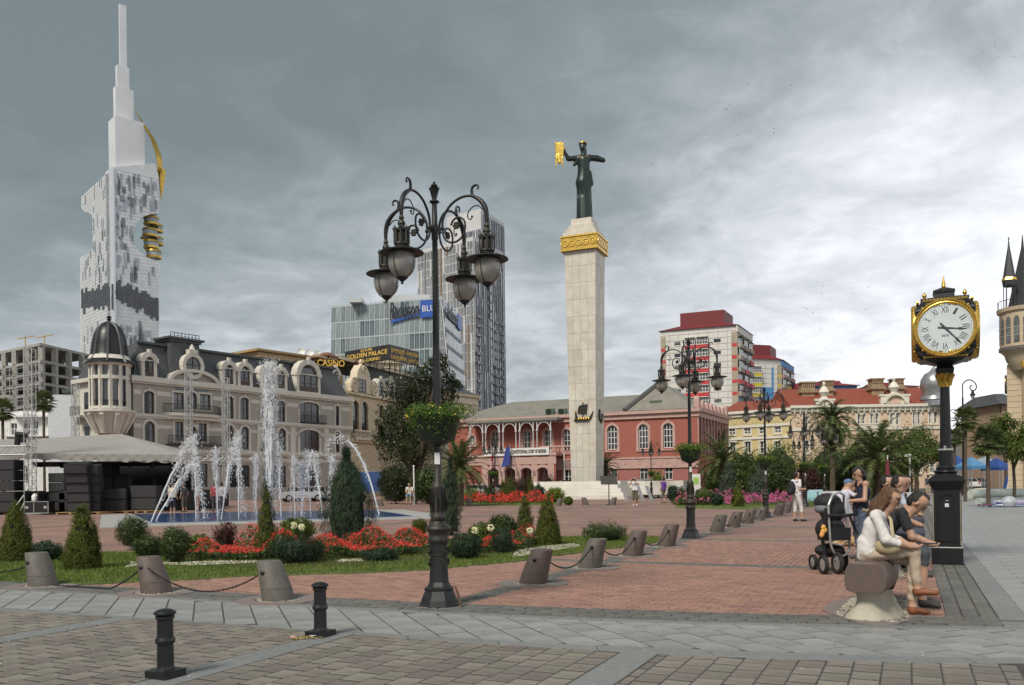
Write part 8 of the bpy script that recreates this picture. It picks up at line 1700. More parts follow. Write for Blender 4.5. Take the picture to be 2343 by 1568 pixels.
# shrubs round the monument and in the park
def sh(x,yb,yt,w,kind,lm,lb,sd,n=2600,leaf=.07,nm='shrub',cat='shrub',pos=None,Yd=None):
 if Yd:g=Vector((P(x,1107,Yd).x,Yd,0));k=Yd/FPX;h=P(x,yt,Yd).z
 else:g=G(x,yb);k=g.y/FPX;h=(yb-yt)*k
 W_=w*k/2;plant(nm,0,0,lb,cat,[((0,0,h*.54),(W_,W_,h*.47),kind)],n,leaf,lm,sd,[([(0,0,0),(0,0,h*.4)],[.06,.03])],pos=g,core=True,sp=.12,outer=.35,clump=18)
sd=40
for a in((1078,1150,1118,40,'ball','lime','lime green clipped globe at the end of the far red bed'),(1270,1150,1117,42,'ball','lime','lime green clipped globe beside the monument steps'),(1165,1148,1090,30,'cone','thuja','taller far thuja behind the red flowers'),(1152,1148,1098,22,'cone','thuja','slimmer far thuja next to the taller one'),(1213,1146,1090,24,'cone','thuja','far thuja beside the small round tree'),(1233,1148,1108,26,'ball','dark','small dark lollipop tree near the monument'),(1120,1148,1112,30,'ball','glossy','glossy shrub behind the thin far lamp'),(1195,1146,1092,46,'ball','red','purple-leaved shrub in front of the arcade'),(1255,1140,1088,44,'ball','red','reddish shrub between the arcade and the monument'),(1183,1142,1098,34,'ball','lightg','light green shrub behind the taller far thuja'),(1610,1156,1118,44,'ball','tree','clipped globe in the pink flower bed'),(1640,1158,1130,28,'ball','dark','small clipped globe right of the bigger one'),(1688,1160,1104,28,'cone','thuja','bright thuja in the pink flower bed'),(1668,1146,1062,42,'col','blue','blue-green upright conifer behind the pink flowers'),(1738,1150,1066,44,'col','blue','second blue-green upright conifer beside the third lamp'),(1795,1148,1102,30,'cone','thuja','small thuja left of the backpack man'),(1560,1146,1116,30,'ball','glossy','round shrub beside the kiosk'),(1505,1138,1074,34,'ball','lime','yellow-green shrub behind the man in purple'),(1540,1150,1112,26,'ball','dark','dark shrub left of the pink flowers'),(1570,1156,1140,60,'ball','lightg','low pale shrub at the lawn tip'),(1300,1156,1138,18,'ball','lightg','small bare twiggy shrub before the monument steps')):
 sd+=1;sh(*a,sd)
for a in((1700,1100,1040,66,'ball','glossy','dark park bush between the palms and the second lamp',64),(1780,1100,1015,120,'ball','tree','wide park tree in front of the yellow terrace',78),(1760,1100,1046,100,'ball','glossy','dark bush behind the third lamp',58),(1842,1100,1072,60,'ball','red','copper-leaved bush behind the backpack man',60),(1890,1100,1050,110,'ball','glossy','dark bush below the tall date palm',70),(1985,1100,1036,120,'ball','mag','broad dark bush behind the woman with the baby',66),(1900,1100,1010,120,'ball','tree','green tree behind the tall date palm',92),(1960,1100,1000,90,'ball','tree','green tree between date palm and peach terrace',95),(2060,1100,1062,50,'ball','lightg','bright shrub behind the camera mast',62),(1640,1100,1072,50,'ball','glossy','dark bush beside the courthouse corner',74),(905,1100,1065,80,'ball','mag','dark bush under the magnolia',66),(980,1100,1072,70,'ball','glossy','dark bush behind the nearest lamp shaft',64)):
 sd+=1;sh(a[0],a[1],a[2],a[3],a[4],a[5],a[6],sd,4200,.13,'park_bush',Yd=a[7])
def tree(x,Yd,label,lobes,n,leaf,lm,seed,tr=.22,fork=0.45,cat='tree',nm='broadleaf_tree'):
 k=Yd/FPX;g=Vector((P(x,1107,Yd).x,Yd,0));parts=[];br=[]
 for(lx,ly,w,h)in lobes:q=P(lx,ly,Yd);parts.append(((q.x-g.x,random.uniform(-.5,.5)*w*k,q.z),(w*k/2,w*k/2,h*k/2),'ball'));br.append(q.z)
 zt_=max(br);f0=min(br)*fork;trunk=[([(0,0,0),(.05,0,f0*.5),(0,0,f0)],[tr,tr*.8,tr*.7])]+[([(0,0,f0*.9),tuple(Vector((0,0,f0)).lerp(Vector(c),.55)+Vector((.1,0,.3))),c],[tr*.6,tr*.35,.03])for c,r,_ in parts]
 plant(nm,0,0,label,cat,parts,n,leaf,lm,seed,trunk,pos=g,sp=.16,outer=.62,clump=30)
tree(950,74,'large dark magnolia in front of the cream casino hotel',[(985,850,80,60),(930,900,110,90),(985,905,110,100),(910,970,110,110),(975,985,130,130),(930,1035,110,70),(1030,880,50,60),(1005,830,50,40),(885,1000,60,90)],15000,.17,'mag',90,.35)
tree(2095,70,'round-headed green tree beside the clock shaft',[(2070,1020,80,70),(2115,1010,90,80),(2090,1050,100,60),(2135,1040,50,60)],9000,.13,'tree',91,.22,.7);tree(2318,43,'slender street tree with thin leaning trunk by the rolls of matting',[(2300,1000,60,60),(2335,1010,60,70),(2315,1035,70,50),(2345,985,50,60),(2300,970,40,40)],6500,.09,'lightg',92,.10,.75);tree(2300,95,'dark tree rising behind the market tents',[(2295,990,60,70),(2310,960,40,40)],3500,.2,'tree',93,.25)
# palms
def frond(m,base,az,el,L_,droop,nl=22,lw=.028,ll=.42):
 pts=[];p=Vector(base);e=el;st=L_/10
 for k in range(11):
  pts.append(p.copy());p=p+Vector((math.cos(az)*math.cos(e),math.sin(az)*math.cos(e),math.sin(e)))*st;e-=droop/10*(.5+k*.1)
 m.tube(pts,[.03*L_/2.5*(1-k/11)+.006 for k in range(11)],3,cap=False);s=Vector((-math.sin(az),math.cos(az),0))
 for i in range(nl):
  t=(.12+.88*i/nl)*10;j=min(9,int(t));q=pts[j].lerp(pts[j+1],t-j);d=(pts[j+1]-pts[j]).normalized();l=ll*L_/2.5*(math.sin(math.pi*(.15+.8*i/nl))**.6)
  for sg in(-1,1):
   e_=q+(d*.55+s*sg*.75+Vector((0,0,random.uniform(-.35,.15)))).normalized()*l;w=d*lw*L_/2.5;m.add([q-w,q+w,e_],[(0,1,2)])
def date_palm(x,Yd,ytop,rpx,label,n=60,hang=.9,seed=1,nl=22):
 random.seed(seed);k=Yd/FPX;g=P(x,1107,Yd);zc=P(x,ytop,Yd).z;r=empty('date_palm',(g.x,g.y,0),0,label,'palm','date palms');m=MB();L_=rpx*k*1.25
 for i in range(n):q=i/n;frond(m,(0,0,zc),i*2.399+random.uniform(-.2,.2),R(82)-q*R(82+50*hang)+random.uniform(-.12,.12),L_*random.uniform(.85,1.08),1.5*hang+.5*q,nl,.05)
 m.build('crown',LM['palm'],r,fix=False);tr=.035*L_+.12;MB().tube([(0,0,0),(tr*.2,0,zc*.5),(0,0,zc-.1),(0,0,zc+.25)],[tr*1.15,tr,tr*1.15,tr*.4],10).build('trunk',M_PBARK,r,smooth=True);m=MB()
 for i in range(40):a=i*2.4;z=zc-.1-.02*i*tr*4;m.tube([(tr*.9*math.cos(a),tr*.9*math.sin(a),z),(tr*1.5*math.cos(a),tr*1.5*math.sin(a),z+tr*.7)],[tr*.25,tr*.12],4)
 m.build('frond_stubs',mat('frond_stub',(.30,.15,.05),.9,var=.3),r)['kind']='stuff'
date_palm(1904,64,965,58,'tall date palm in front of the peach terrace',90,1.25,1);date_palm(1052,56,1070,70,'squat date palm right behind the nearest lamp',56,.6,2);date_palm(1650,66,1055,64,'short date palm beside the courthouse corner',46,.7,3);date_palm(1700,70,1068,44,'second short palm right of the courthouse corner',40,.7,4);date_palm(2005,60,1052,94,'broad date palm behind the woman with the baby',60,.8,5);date_palm(1385,84,1068,40,'palm half hidden behind the marble column',40,.9,6,16);date_palm(370,64,1098,42,'palm in the shade of the canopy beside the hotel',30,.8,7,16)
def fan_palm(x,Yd,ytop,rpx,label,n=34,seed=1,lean=0.0):
 random.seed(seed);k=Yd/FPX;g=P(x,1107,Yd);zc=P(x,ytop,Yd).z;r=empty('fan_palm',(g.x,g.y,0),0,label,'palm','fan palms');m=MB();L_=rpx*k
 for i in range(n):
  az,el=i*2.4,R(75)-i/n*R(140);d=Vector((math.cos(az)*math.cos(el),math.sin(az)*math.cos(el),math.sin(el)));h=Vector((lean,0,zc))+d*L_*.55;m.tube([(lean,0,zc),h],.02*L_,3,cap=False);s=d.cross(Vector((0,0,1))).normalized();u=s.cross(d)
  for j in range(13):a=R(-105+17.5*j);e_=h+(d*math.cos(a)+s*math.sin(a))*L_*.52-Vector((0,0,.10*L_*abs(j-6)/6+.06*L_));w=(s*math.cos(a)-d*math.sin(a))*L_*.05;mid=h.lerp(e_,.55);m.add([h,mid+w+u*.02,e_,mid-w+u*.02],[(0,1,2,3)])
 m.build('crown',LM['palm'],r,fix=False);tr=max(.09,.1*L_);MB().tube([(0,0,0),(lean*.5,0,zc*.5),(lean,0,zc)],[tr*1.1,tr*.9,tr],9).build('trunk',M_PBARK,r,smooth=True)
fan_palm(102,72,918,30,'tall fan palm between the truss tower and the white house',34,11);fan_palm(8,72,938,32,'fan palm at the picture edge behind the canopy',30,12);fan_palm(2207,52,958,34,'tall slim fan palm behind the hooked lamp',30,13,.1);fan_palm(2260,42,1008,44,'shaggy fan palm on the walk beside the litter bin',34,14);fan_palm(2184,62,1000,26,'small fan palm just past the clock shaft',26,15)
#  people: one continuous surface grown round a posed skeleton
def nets(prims,vox,k=0.022):
 lo=np.min([np.minimum(np.array(p[0])-p[2],np.array(p[1])-p[3])for p in prims],0)-3*vox;hi=np.max([np.maximum(np.array(p[0])+p[2],np.array(p[1])+p[3])for p in prims],0)+3*vox
 n=np.ceil((hi-lo)/vox).astype(int)+1;D=np.full(n,9.0,np.float32)
 for a,b,ra,rb,_ in prims:
  a,b=np.array(a,float),np.array(b,float);m=max(ra,rb)+k+2*vox;i0=np.maximum(0,((np.minimum(a,b)-m-lo)/vox).astype(int));i1=np.minimum(n,((np.maximum(a,b)+m-lo)/vox).astype(int)+2)
  g=np.stack(np.meshgrid(*[lo[q]+vox*np.arange(i0[q],i1[q])for q in range(3)],indexing='ij'),-1);d=cap_d(g,a,b,ra,rb);S=D[i0[0]:i1[0],i0[1]:i1[1],i0[2]:i1[2]];kk=min(k,.8*min(ra,rb));h=np.clip(.5+.5*(S-d)/kk,0,1);S[...]=np.where(S>5,d,S*(1-h)+d*h-kk*h*(1-h))
 I=D<0;c=n-1;acc=np.zeros((*c,3));cnt=np.zeros(c);base=np.stack(np.meshgrid(*[np.arange(q)for q in c],indexing='ij'),-1)
 cor=lambda A,o:A[o[0]:o[0]+c[0],o[1]:o[1]+c[1],o[2]:o[2]+c[2]]
 for ax in range(3):
  for o in[(p,q)for p in(0,1)for q in(0,1)]:
   a=list(o);a.insert(ax,0);b=list(o);b.insert(ax,1);da,db=cor(D,a),cor(D,b);x=(da<0)!=(db<0);t=np.where(x,da/np.where(x,da-db,1),0)
   q=np.array(a,float)+np.zeros((*c,3));q[...,ax]=t;acc+=q*x[...,None];cnt+=x
 act=cnt>0;idx=np.full(c,-1);idx[act]=np.arange(act.sum());V_=lo+vox*(base[act]+acc[act]/cnt[act][:,None]);F=[]
 for ax in range(3):
  sl=[slice(1,c[q])for q in range(3)];A=[slice(1,c[q])for q in range(3)];A[ax]=slice(0,c[ax]);B=list(A);B[ax]=slice(1,c[ax]+1);x=I[tuple(A)]!=I[tuple(B)];pos=np.argwhere(x);pos+=np.array([0 if q==ax else 1 for q in range(3)]);u,v=[(1,2),(2,0),(0,1)][ax];e=np.eye(3,dtype=int)
  if not len(pos):continue
  q4=[idx[tuple((pos-d).T)]for d in(e[u]*0,e[u],e[u]+e[v],e[v])];fl=I[tuple(A)][x];q=np.stack(q4,1);q[~fl]=q[~fl][:,::-1];F.append(q)
 return V_,np.concatenate(F)
def cap_d(g,a,b,ra,rb):
 ab=b-a;L2=max(1e-9,float(ab@ab));t=np.clip(((g-a)@ab)/L2,0,1);return np.linalg.norm(g-a-t[...,None]*ab,axis=-1)-(ra+(rb-ra)*t)
CLOTH={}
def cm(c,r=.8):
 key=tuple(c)
 if key not in CLOTH:CLOTH[key]=mat('cloth_%d'%len(CLOTH),c,r,var=.10,scale=9,bump=.4,bscale=22)
 return CLOTH[key]
SK=mat('skin',(.46,.27,.185),.5,var=.06,scale=10);SKD=mat('lip',(.30,.10,.085),.5);HAIR=mat('dark_hair',(.016,.012,.010),.45,var=.4,scale=30,bump=.8,bscale=60);HAIRB=mat('brown_hair',(.16,.08,.034),.42,c2=(.07,.034,.016),scale=22,bump=.9,bscale=70);EYE=mat('eye',(.02,.015,.012),.2)
STAND=dict(pe=(0,0,.94),wa=(0,0,1.07),ch=(0,-.01,1.27),nk=(0,0,1.46),hd=(0,.03,1.62),sR=(.18,0,1.42),sL=(-.18,0,1.42),eR=(.23,-.03,1.13),eL=(-.23,-.03,1.13),wR=(.24,.07,.89),wL=(-.24,.07,.89),hR=(.23,.11,.80),hL=(-.23,.11,.80),pR=(.09,0,.90),pL=(-.09,0,.90),kR=(.10,.03,.49),kL=(-.10,.03,.49),aR=(.10,-.02,.09),aL=(-.10,-.02,.09),tR=(.12,.14,.035),tL=(-.12,.14,.035))
SIT=dict(STAND,pe=(0,0,.66),wa=(0,.02,.80),ch=(0,.08,1.0),nk=(0,.16,1.16),hd=(0,.22,1.31),sR=(.18,.12,1.12),sL=(-.18,.12,1.12),eR=(.23,.22,.86),eL=(-.23,.22,.86),wR=(.12,.42,.74),wL=(-.12,.42,.74),hR=(.08,.50,.72),hL=(-.08,.50,.72),pR=(.09,.04,.66),pL=(-.09,.04,.66),kR=(.13,.46,.62),kL=(-.13,.46,.62),aR=(.12,.44,.10),aL=(-.12,.44,.10),tR=(.13,.60,.035),tL=(-.13,.60,.035))
def person(label,p,face,J,shirt,pants,shoe=(.05,.045,.04),hair='short',sleeve=.5,leg=1.0,vox=.012,h=1.0,fat=1.0,extra=(),hm=None,fingers=False,skirt=0,group=None,name='person',look=0.0):
 j=dict(STAND if J.get('base','stand')=='stand' else SIT);j.update({a:b for a,b in J.items()if a!='base'});j={a:Vector(b)for a,b in j.items()}
 S,T_,K,O,H_=0,1,2,3,4;mats=[cm(shirt),cm(pants),SK,cm(shoe,.5),hm or HAIR,EYE,SKD]+[e[5]for e in extra];pr=[]
 A=lambda a,b,ra,rb,m:pr.append((tuple(a),tuple(b),ra,rb,m));f=fat
 side=(j['sR']-j['sL']).normalized()
 for s in(-1,1):A(j['pe']+side*s*.07,j['wa']+side*s*.055,.105*f,.098*f,T_ if s else 1);A(j['wa']+side*s*.06,j['ch']+side*s*.07,.100*f,.115*f,S);A(j['wa']+side*s*.06,j['pe'].lerp(j['wa'],.35)+side*s*.075,.104*f,.112*f,S)
 for q in 'RL':
  A(j['ch'].lerp(j['nk'],.5),j['s'+q],.085 if sleeve else.07,.058 if sleeve else.042,S);m1=j['s'+q].lerp(j['e'+q],min(1,sleeve*2));A(j['s'+q],m1,.060*min(1,f+.06),.053 if sleeve>.2 else.045,S if sleeve>.1 else K);A(m1,j['e'+q],.043,.040,K)if sleeve<.5 else None
  m2=j['e'+q].lerp(j['w'+q],max(0,min(1,sleeve*2-1)));A(j['e'+q],m2,.047,.039,S)if sleeve>.5 else None;A(m2,j['w'+q],.040,.026,K);w,hh=j['w'+q],j['h'+q];d=(hh-w)
  A(w,w+d*.55,.026,.030,K)
  if fingers:
   sx=side*(1 if q=='R' else-1);dn=d.normalized();cr=dn.cross(sx).normalized()
   for t in range(4):b0=w+d*.6+sx*(.024-.016*t);A(b0,b0+d*(.38-.05*abs(t-1.2))-cr*.008,.0105,.010,K);A(b0+d*(.38-.05*abs(t-1.2))-cr*.008,b0+d*.55-cr*.03,.010,.008,K)
   A(w+d*.3-sx*.02,w+d*.75-sx*.048,.013,.010,K)
  else:A(w+d*.5,hh,.028,.018,K)
  kn,an=j['k'+q],j['a'+q];A(j['p'+q],kn,.092*f,.064,T_);e=kn.lerp(an,leg)if leg>0 else kn;A(kn,e,.062,.048 if leg>.6 else.060,T_)if leg>0 else None;A(e,an,.052 if leg<.5 else.042,.036,K)if leg<.98 else None
  A(an-Vector((0,0,.035)),j['t'+q],.043,.030,O);A(an,an-Vector((0,0,.04)),.036,.05,O)
 A(j['nk']-Vector((0,0,.05)),j['nk'].lerp(j['hd'],.55),.058,.052,K);c=j['hd'];up=(c-j['nk']).normalized();fw=(Vector((math.sin(look),math.cos(look),0))-up*up.dot(Vector((math.sin(look),math.cos(look),0)))).normalized();sx=fw.cross(up)
 Hd=lambda x,y,z:c+sx*x+fw*y+up*z
 A(Hd(0,.035,-.075),Hd(0,-.005,.035),.052,.088,K);A(Hd(0,-.03,.0),Hd(0,-.01,.03),.078,.085,K);A(Hd(0,.088,.01),Hd(0,.108,-.022),.010,.015,K)
 for s in(-1,1):A(Hd(.085*s,-.005,.0),Hd(.087*s,-.01,-.03),.014,.010,K)if hair!='long' else None;A(Hd(.033*s,.082,.015),Hd(.036*s,.081,.015),.010,.010,5);A(Hd(.02*s,.090,.034),Hd(.048*s,.083,.034),.006,.005,H_)
 A(Hd(-.02,.087,-.055),Hd(.02,.087,-.055),.007,.007,6)
 if hair!='bald':A(Hd(0,-.042,.02),Hd(0,-.012,.066),.086,.070,H_);A(Hd(0,-.055,-.03),Hd(0,-.045,.03),.066,.082,H_)
 if hair=='long':A(Hd(0,-.05,.03),Hd(0,-.085,-.14),.09,.07,H_);A(Hd(.05,-.045,.02),Hd(.065,-.03,-.17),.05,.033,H_);A(Hd(-.05,-.045,.02),Hd(-.065,-.03,-.17),.05,.033,H_);A(Hd(0,-.09,-.12),Hd(0,-.10,-.24),.06,.025,H_)
 if hair=='tail':A(Hd(0,-.03,.05),Hd(0,.012,.068),.088,.068,H_);A(Hd(0,-.08,.0),Hd(.0,-.11,-.10),.045,.035,H_);A(Hd(0,-.11,-.10),Hd(0,-.10,-.34),.034,.012,H_)
 if hair=='beard':A(Hd(-.04,.03,-.07),Hd(.04,.03,-.07),.045,.045,H_)
 if skirt:A(j['wa'],j['pe']-Vector((0,0,skirt)),.12,.20,S)
 for i,e in enumerate(extra):A(e[0],e[1],e[2],e[3],7+i)if e[4]else None
 v,fc_=nets(pr,vox);ce=v[fc_].mean(1);best=np.argmin(np.stack([cap_d(ce,np.array(a),np.array(b),ra,rb)for a,b,ra,rb,_ in pr],1),1);mi=np.array([q[4]for q in pr])[best]
 nv=np.zeros_like(v);fn_=np.cross(v[fc_[:,2]]-v[fc_[:,0]],v[fc_[:,3]]-v[fc_[:,1]])
 for q in range(4):np.add.at(nv,fc_[:,q],fn_)
 nv/=np.linalg.norm(nv,axis=1)[:,None]+1e-12;am=np.zeros(len(v));hs=np.zeros(len(v))
 for q in range(4):am[fc_[:,q]]=np.where(mi<=1,1.0,np.where(mi>=7,1.0,0));hs[fc_[:,q]]=(mi==4)
 x,y,z=v.T;w_=np.sin(29*z+34*y+13*x+4*np.sin(9*z-7*y+11*x))+.5*np.sin(55*z-21*x+5*np.sin(17*y));v=v+nv*(am*.0027*w_+hs*.004*np.sin(150*x+60*y+6*np.sin(14*z)))[:,None]
 me=np_mesh('person',v,fc_,mi,True)
 for m in mats:me.materials.append(m)
 o=link(name,me,None,None,p,face-math.pi/2);o.scale=(h,)*3;return tag(o,label,'person' if name=='person' else 'statue',group)
X_=(1,0,0);BE=(.44,.34,.25)
# the bench in front
wp=uv2(9.85,-.42);fV=av
w1=person('woman in loose white blouse and beige trousers sitting cross-legged on the nearest bench',wp,fV,dict(base='sit',ch=(0,.07,1.0),nk=(0,.17,1.15),hd=(0,.25,1.26),kR=(.03,.47,.71),aR=(.03,.50,.31),tR=(.06,.68,.27),kL=(-.07,.45,.60),aL=(-.05,.45,.10),eR=(.22,.20,.84),wR=(.12,.44,.765),hR=(.06,.54,.76),wL=(-.08,.42,.77),hL=(-.03,.52,.77),sR=(.16,.10,1.10),sL=(-.16,.10,1.10)),(.66,.63,.60),(.46,.36,.275),(.22,.075,.03),'long',.78,.80,.009,.97,.84,hm=HAIRB,fingers=True,extra=[((.06,-.02,.80),(.07,-.04,.64),.085,.06,1,cm((.66,.63,.60))),((-.06,-.02,.80),(-.07,-.04,.64),.085,.06,1,cm((.66,.63,.60)))])
M_SHADE=mat('sunglass',(.01,.01,.012),.1);Lc=lambda o,*q:MB()
MB().tube([(.085,.20,1.29),(.080,.325,1.262),(-.080,.325,1.262)],.006,5).ell((.042,.338,1.255),(.034,.014,.022),8,6).ell((-.042,.338,1.255),(.034,.014,.022),8,6).build('sunglasses',M_SHADE,w1,(0,-.01,.02),smooth=True)
M_STRAP=mat('beige_strap',(.42,.34,.20),.6);tag(MB().tube([(-.12,.14,1.17),(.04,.24,1.02),(.13,.26,.85),(.14,.20,.76)],.018,6,flat=.4).ell((.15,.21,.74),(.05,.13,.085),12,8).tube([(.11,-.02,1.13),(-.05,-.03,1.1),(-.14,.05,1.14)],.018,6,flat=.4).build('shoulder_bag',M_STRAP,None,wp,fV-math.pi/2,smooth=True),'small beige shoulder bag on the lap of the woman in white','bag')
tag(MB().box(-.04,.04,.54,.68,.765,.775).build('phone',M_BLACKIRON,None,wp,fV-math.pi/2),'dark phone in the hand of the woman in white','phone')
person('man in black t-shirt leaning forward beside the woman in white',uv2(10.6,-.32),fV,dict(base='sit',ch=(0,.14,.98),nk=(0,.30,1.09),hd=(0,.41,1.17),sR=(.19,.24,1.06),sL=(-.19,.24,1.06),eR=(.24,.34,.80),eL=(-.24,.34,.80),wR=(.10,.52,.72),wL=(-.10,.52,.72),hR=(.05,.60,.70),hL=(-.05,.60,.70)),(.018,.018,.02),(.06,.065,.08),hair='short',sleeve=.3,leg=.2,vox=.011,fingers=True)
for i,(u,vv,sh_,pn,hr_,lb)in enumerate(((13.9,-.35,(.30,.31,.33),(.05,.06,.09),'short','man in grey shirt and dark jeans sitting on the second bench'),(14.5,-.40,(.52,.53,.56),(.016,.016,.018),'bald','bald man in pale shirt and black trousers on the second bench'),(15.1,-.55,(.03,.03,.035),(.04,.04,.05),'short','dark-haired man in black at the far end of the second bench'),(17.9,-.30,(.45,.50,.60),(.05,.05,.07),'short','man in light blue shirt on the third bench'),(18.6,-.5,(.03,.03,.03),(.04,.04,.05),'short','man in black cap and shirt on the third bench'))):person(lb,uv2(u,vv),fV,dict(base='sit'),sh_,pn,hair=hr_,sleeve=.35,vox=.015,h=1.05)
# mother, baby, pushchair
mp_=G(1970,1280);fm_=math.pi+.12
person('young woman in navy tank top and jeans holding a baby beside the pushchair',mp_,fm_,dict(hd=(0,.05,1.60),eR=(.25,.06,1.10),eL=(-.25,.06,1.12),wR=(.10,.26,1.06),wL=(-.02,.30,1.10),hR=(.0,.32,1.08),hL=(.06,.36,1.14),ch=(0,-.04,1.27)),(.018,.024,.045),(.075,.10,.15),(.06,.06,.06),'tail',.0,1,.010,.965,.95,fingers=True)
M_BABY=(.62,.60,.68);b_=[((.0,0,.0),(.06,0,.17),.085,.075,1,cm(M_BABY))]
by=empty('baby',mp_+Vector((-.33,-.02,1.02)),0,'baby in white clothes and blue hat lying against the woman in navy','person');v,f=nets([((0,0,.02),(.07,0,.22),.10,.085,0),((-.04,-.04,0),(-.22,-.05,.02),.06,.045,0),((-.22,-.05,.02),(-.40,-.05,-.01),.045,.032,1),((-.40,-.05,-.01),(-.48,-.05,.04),.03,.025,1),((-.02,.05,-.02),(.0,.02,-.26),.06,.05,0),((.0,.02,-.26),(.03,0,-.32),.045,.03,0),((.07,-.05,.22),(.16,-.10,.15),.04,.032,0),((.16,-.10,.15),(.2,-.11,.17),.028,.022,1),((.10,0,.30),(.11,0,.34),.07,.078,1)],.011)
ce=v[f].mean(1);link('body',np_mesh('baby',v,f,[1 if(q[2]>.25 or q[0]<-.24 or q[0]>.17)else 0 for q in ce],True),[cm(M_BABY),SK],by);MB().ell((.105,.01,.38),(.085,.085,.065),12,8).build('hat',mat('denim_blue',(.10,.17,.28),.8),by,smooth=True)
m=MB();n=28;vs=[]
for k,(r,z)in enumerate(((.03,.22),(.10,.19),(.145,.10),(.165,0),(.18,-.09),(.20,-.17))):
 for i in range(n):a=2*math.pi*i/n;w=1+.05*k*.5*math.sin(5*a+k*.4);vs.append((-.10+r*w*1.12*math.cos(a),-.07+r*w*.8*math.sin(a),z+.015*k*math.sin(3*a+1)-.25*max(0,.1*k-.3)*math.cos(a)))
m.add(vs,[(k*n+i,k*n+(i+1)%n,(k+1)*n+(i+1)%n,(k+1)*n+i)for k in range(5)for i in range(n)]).build('muslin_cloth',cm((.62,.60,.68)),by,smooth=True,angle=80)
st_=empty('pushchair',G(1893,1308),R(20),'black and silver three-position pushchair with folded hood beside the young woman','pushchair',scale=1.13);M_SILV2=mat('pushchair_silver',(.50,.50,.50),.3,metal=.6);M_PBLK=mat('pushchair_black',(.016,.016,.018),.75,var=.3)
for(x,y,r)in((-.26,-.22,.13),(-.09,-.30,.15),(.30,.05,.14),(.02,.32,.11)):o=MB().lathe([(r*.72,-.022),(r*.95,-.026),(r,0),(r*.95,.026),(r*.72,.022)],22,cap=False).build('wheel',M_TYRE,st_,(x,y,r));o.rotation_euler=(R(90),0,R(75));MB().lathe([(.02,.02),(r*.70,.012),(r*.74,0),(r*.70,-.012),(.02,-.02)],14).build('rim',M_SILV2,o)
MB().tube(smooth_path([(-.20,-.26,.95),(-.19,-.27,.60),(-.17,-.27,.40),(-.10,-.27,.27),(.05,-.25,.235),(.19,-.20,.30),(.25,-.15,.45),(.25,-.13,.62),(.20,-.10,.95)]),.017,8).tube([(-.17,-.27,.42),(.0,-.29,.38),(.24,-.16,.44)],.012,6).tube([(-.20,-.26,.93),(-.13,-.26,1.07),(.0,-.25,1.11),(.12,-.2,1.07),(.2,-.1,.93)],.017,8).build('frame',M_SILV2,st_,smooth=True,angle=60)
MB().tube([(-.24,-.30,.80),(0,-.33,.79),(.36,-.16,.80)],.022,8).bar((.30,-.1,.78),(.40,-.14,.52),.03).bar((-.26,-.2,.55),(-.22,-.22,.13),.035).bar((.28,.05,.20),(-.1,-.28,.17),.035).bar((-.22,-.24,.9),(-.26,-.22,.5),.03).build('chassis',M_PBLK,st_)
MB().ell((0,-.06,.60),(.21,.20,.17),14,10).ell((.0,-.1,.86),(.18,.14,.20),14,10).box(-.17,.17,-.27,.0,.45,.62).build('seat',M_PBLK,st_,smooth=True,angle=50);MB().ell((.02,-.02,.30),(.21,.2,.10),14,8).build('basket',M_PBLK,st_,smooth=True);MB().ell((-.02,-.04,.97),(.185,.19,.13),14,8).build('hood',M_PBLK,st_,smooth=True);MB().ell((-.13,-.06,.88),(.09,.13,.07),12,8).build('hood_lining',mat('grey_hood',(.16,.17,.19),.85),st_,smooth=True);m=MB()
for k,c in enumerate(((-.30,.64),(-.31,.58),(-.28,.60),(-.33,.54))):m.ell((c[0],-.28,c[1]),(.035,.03,.04),7,5)
m.build('toy',mat('toy_colours',(.70,.10,.18),.6,c2=(.75,.50,.05),scale=9),st_)
dg=G(1948,1249);v,f=nets([((-.22,0,.10),(.18,0,.10),.09,.11,0),((-.25,-.05,.12),(-.36,-.10,.09),.07,.055,0),((-.36,-.10,.09),(-.45,-.13,.06),.045,.028,0),((-.28,-.10,.16),(-.31,-.13,.10),.02,.02,0),((-.28,0,.16),(-.30,.02,.10),.02,.02,0),((-.15,-.08,.05),(-.34,-.18,.03),.04,.03,0),((.15,-.10,.06),(.0,-.2,.03),.06,.03,0),((.2,.02,.08),(.38,.12,.03),.03,.015,0)],.013);tag(link('dog',np_mesh('dog',v,f,smooth=True),mat('tan_fur',(.40,.24,.10),.9,c2=(.55,.42,.26),scale=5),None,dg),'tan dog lying on the brick behind the pushchair','dog')
# standing and walking figures
bp_=person('man in white t-shirt and white cargo shorts seen with a black backpack',G(1822,1193),.35,dict(wR=(.10,.28,1.12),hR=(.06,.34,1.16),wL=(-.10,.28,1.12),hL=(-.05,.34,1.16),aR=(.16,.10,.09),tR=(.19,.26,.035),kR=(.13,.10,.49)),(.68,.67,.70),(.62,.60,.58),(.03,.03,.035),'short',.3,.30,.014,1.0,1.06)
pk2=MB().ell((0,-.21,1.18),(.17,.12,.25),12,10).ell((0,-.27,1.06),(.13,.09,.15),10,8).tube([(.13,-.12,1.38),(.15,.06,1.44),(.15,.12,1.25),(.15,-.1,1.0)],.02,6).tube([(-.13,-.12,1.38),(-.15,.06,1.44),(-.15,.12,1.25),(-.15,-.1,1.0)],.02,6).build('backpack',mat('backpack_black',(.016,.016,.018),.8),None,bp_.location,bp_.rotation_euler.z,smooth=True);tag(pk2,'black backpack worn by the man in white','backpack')
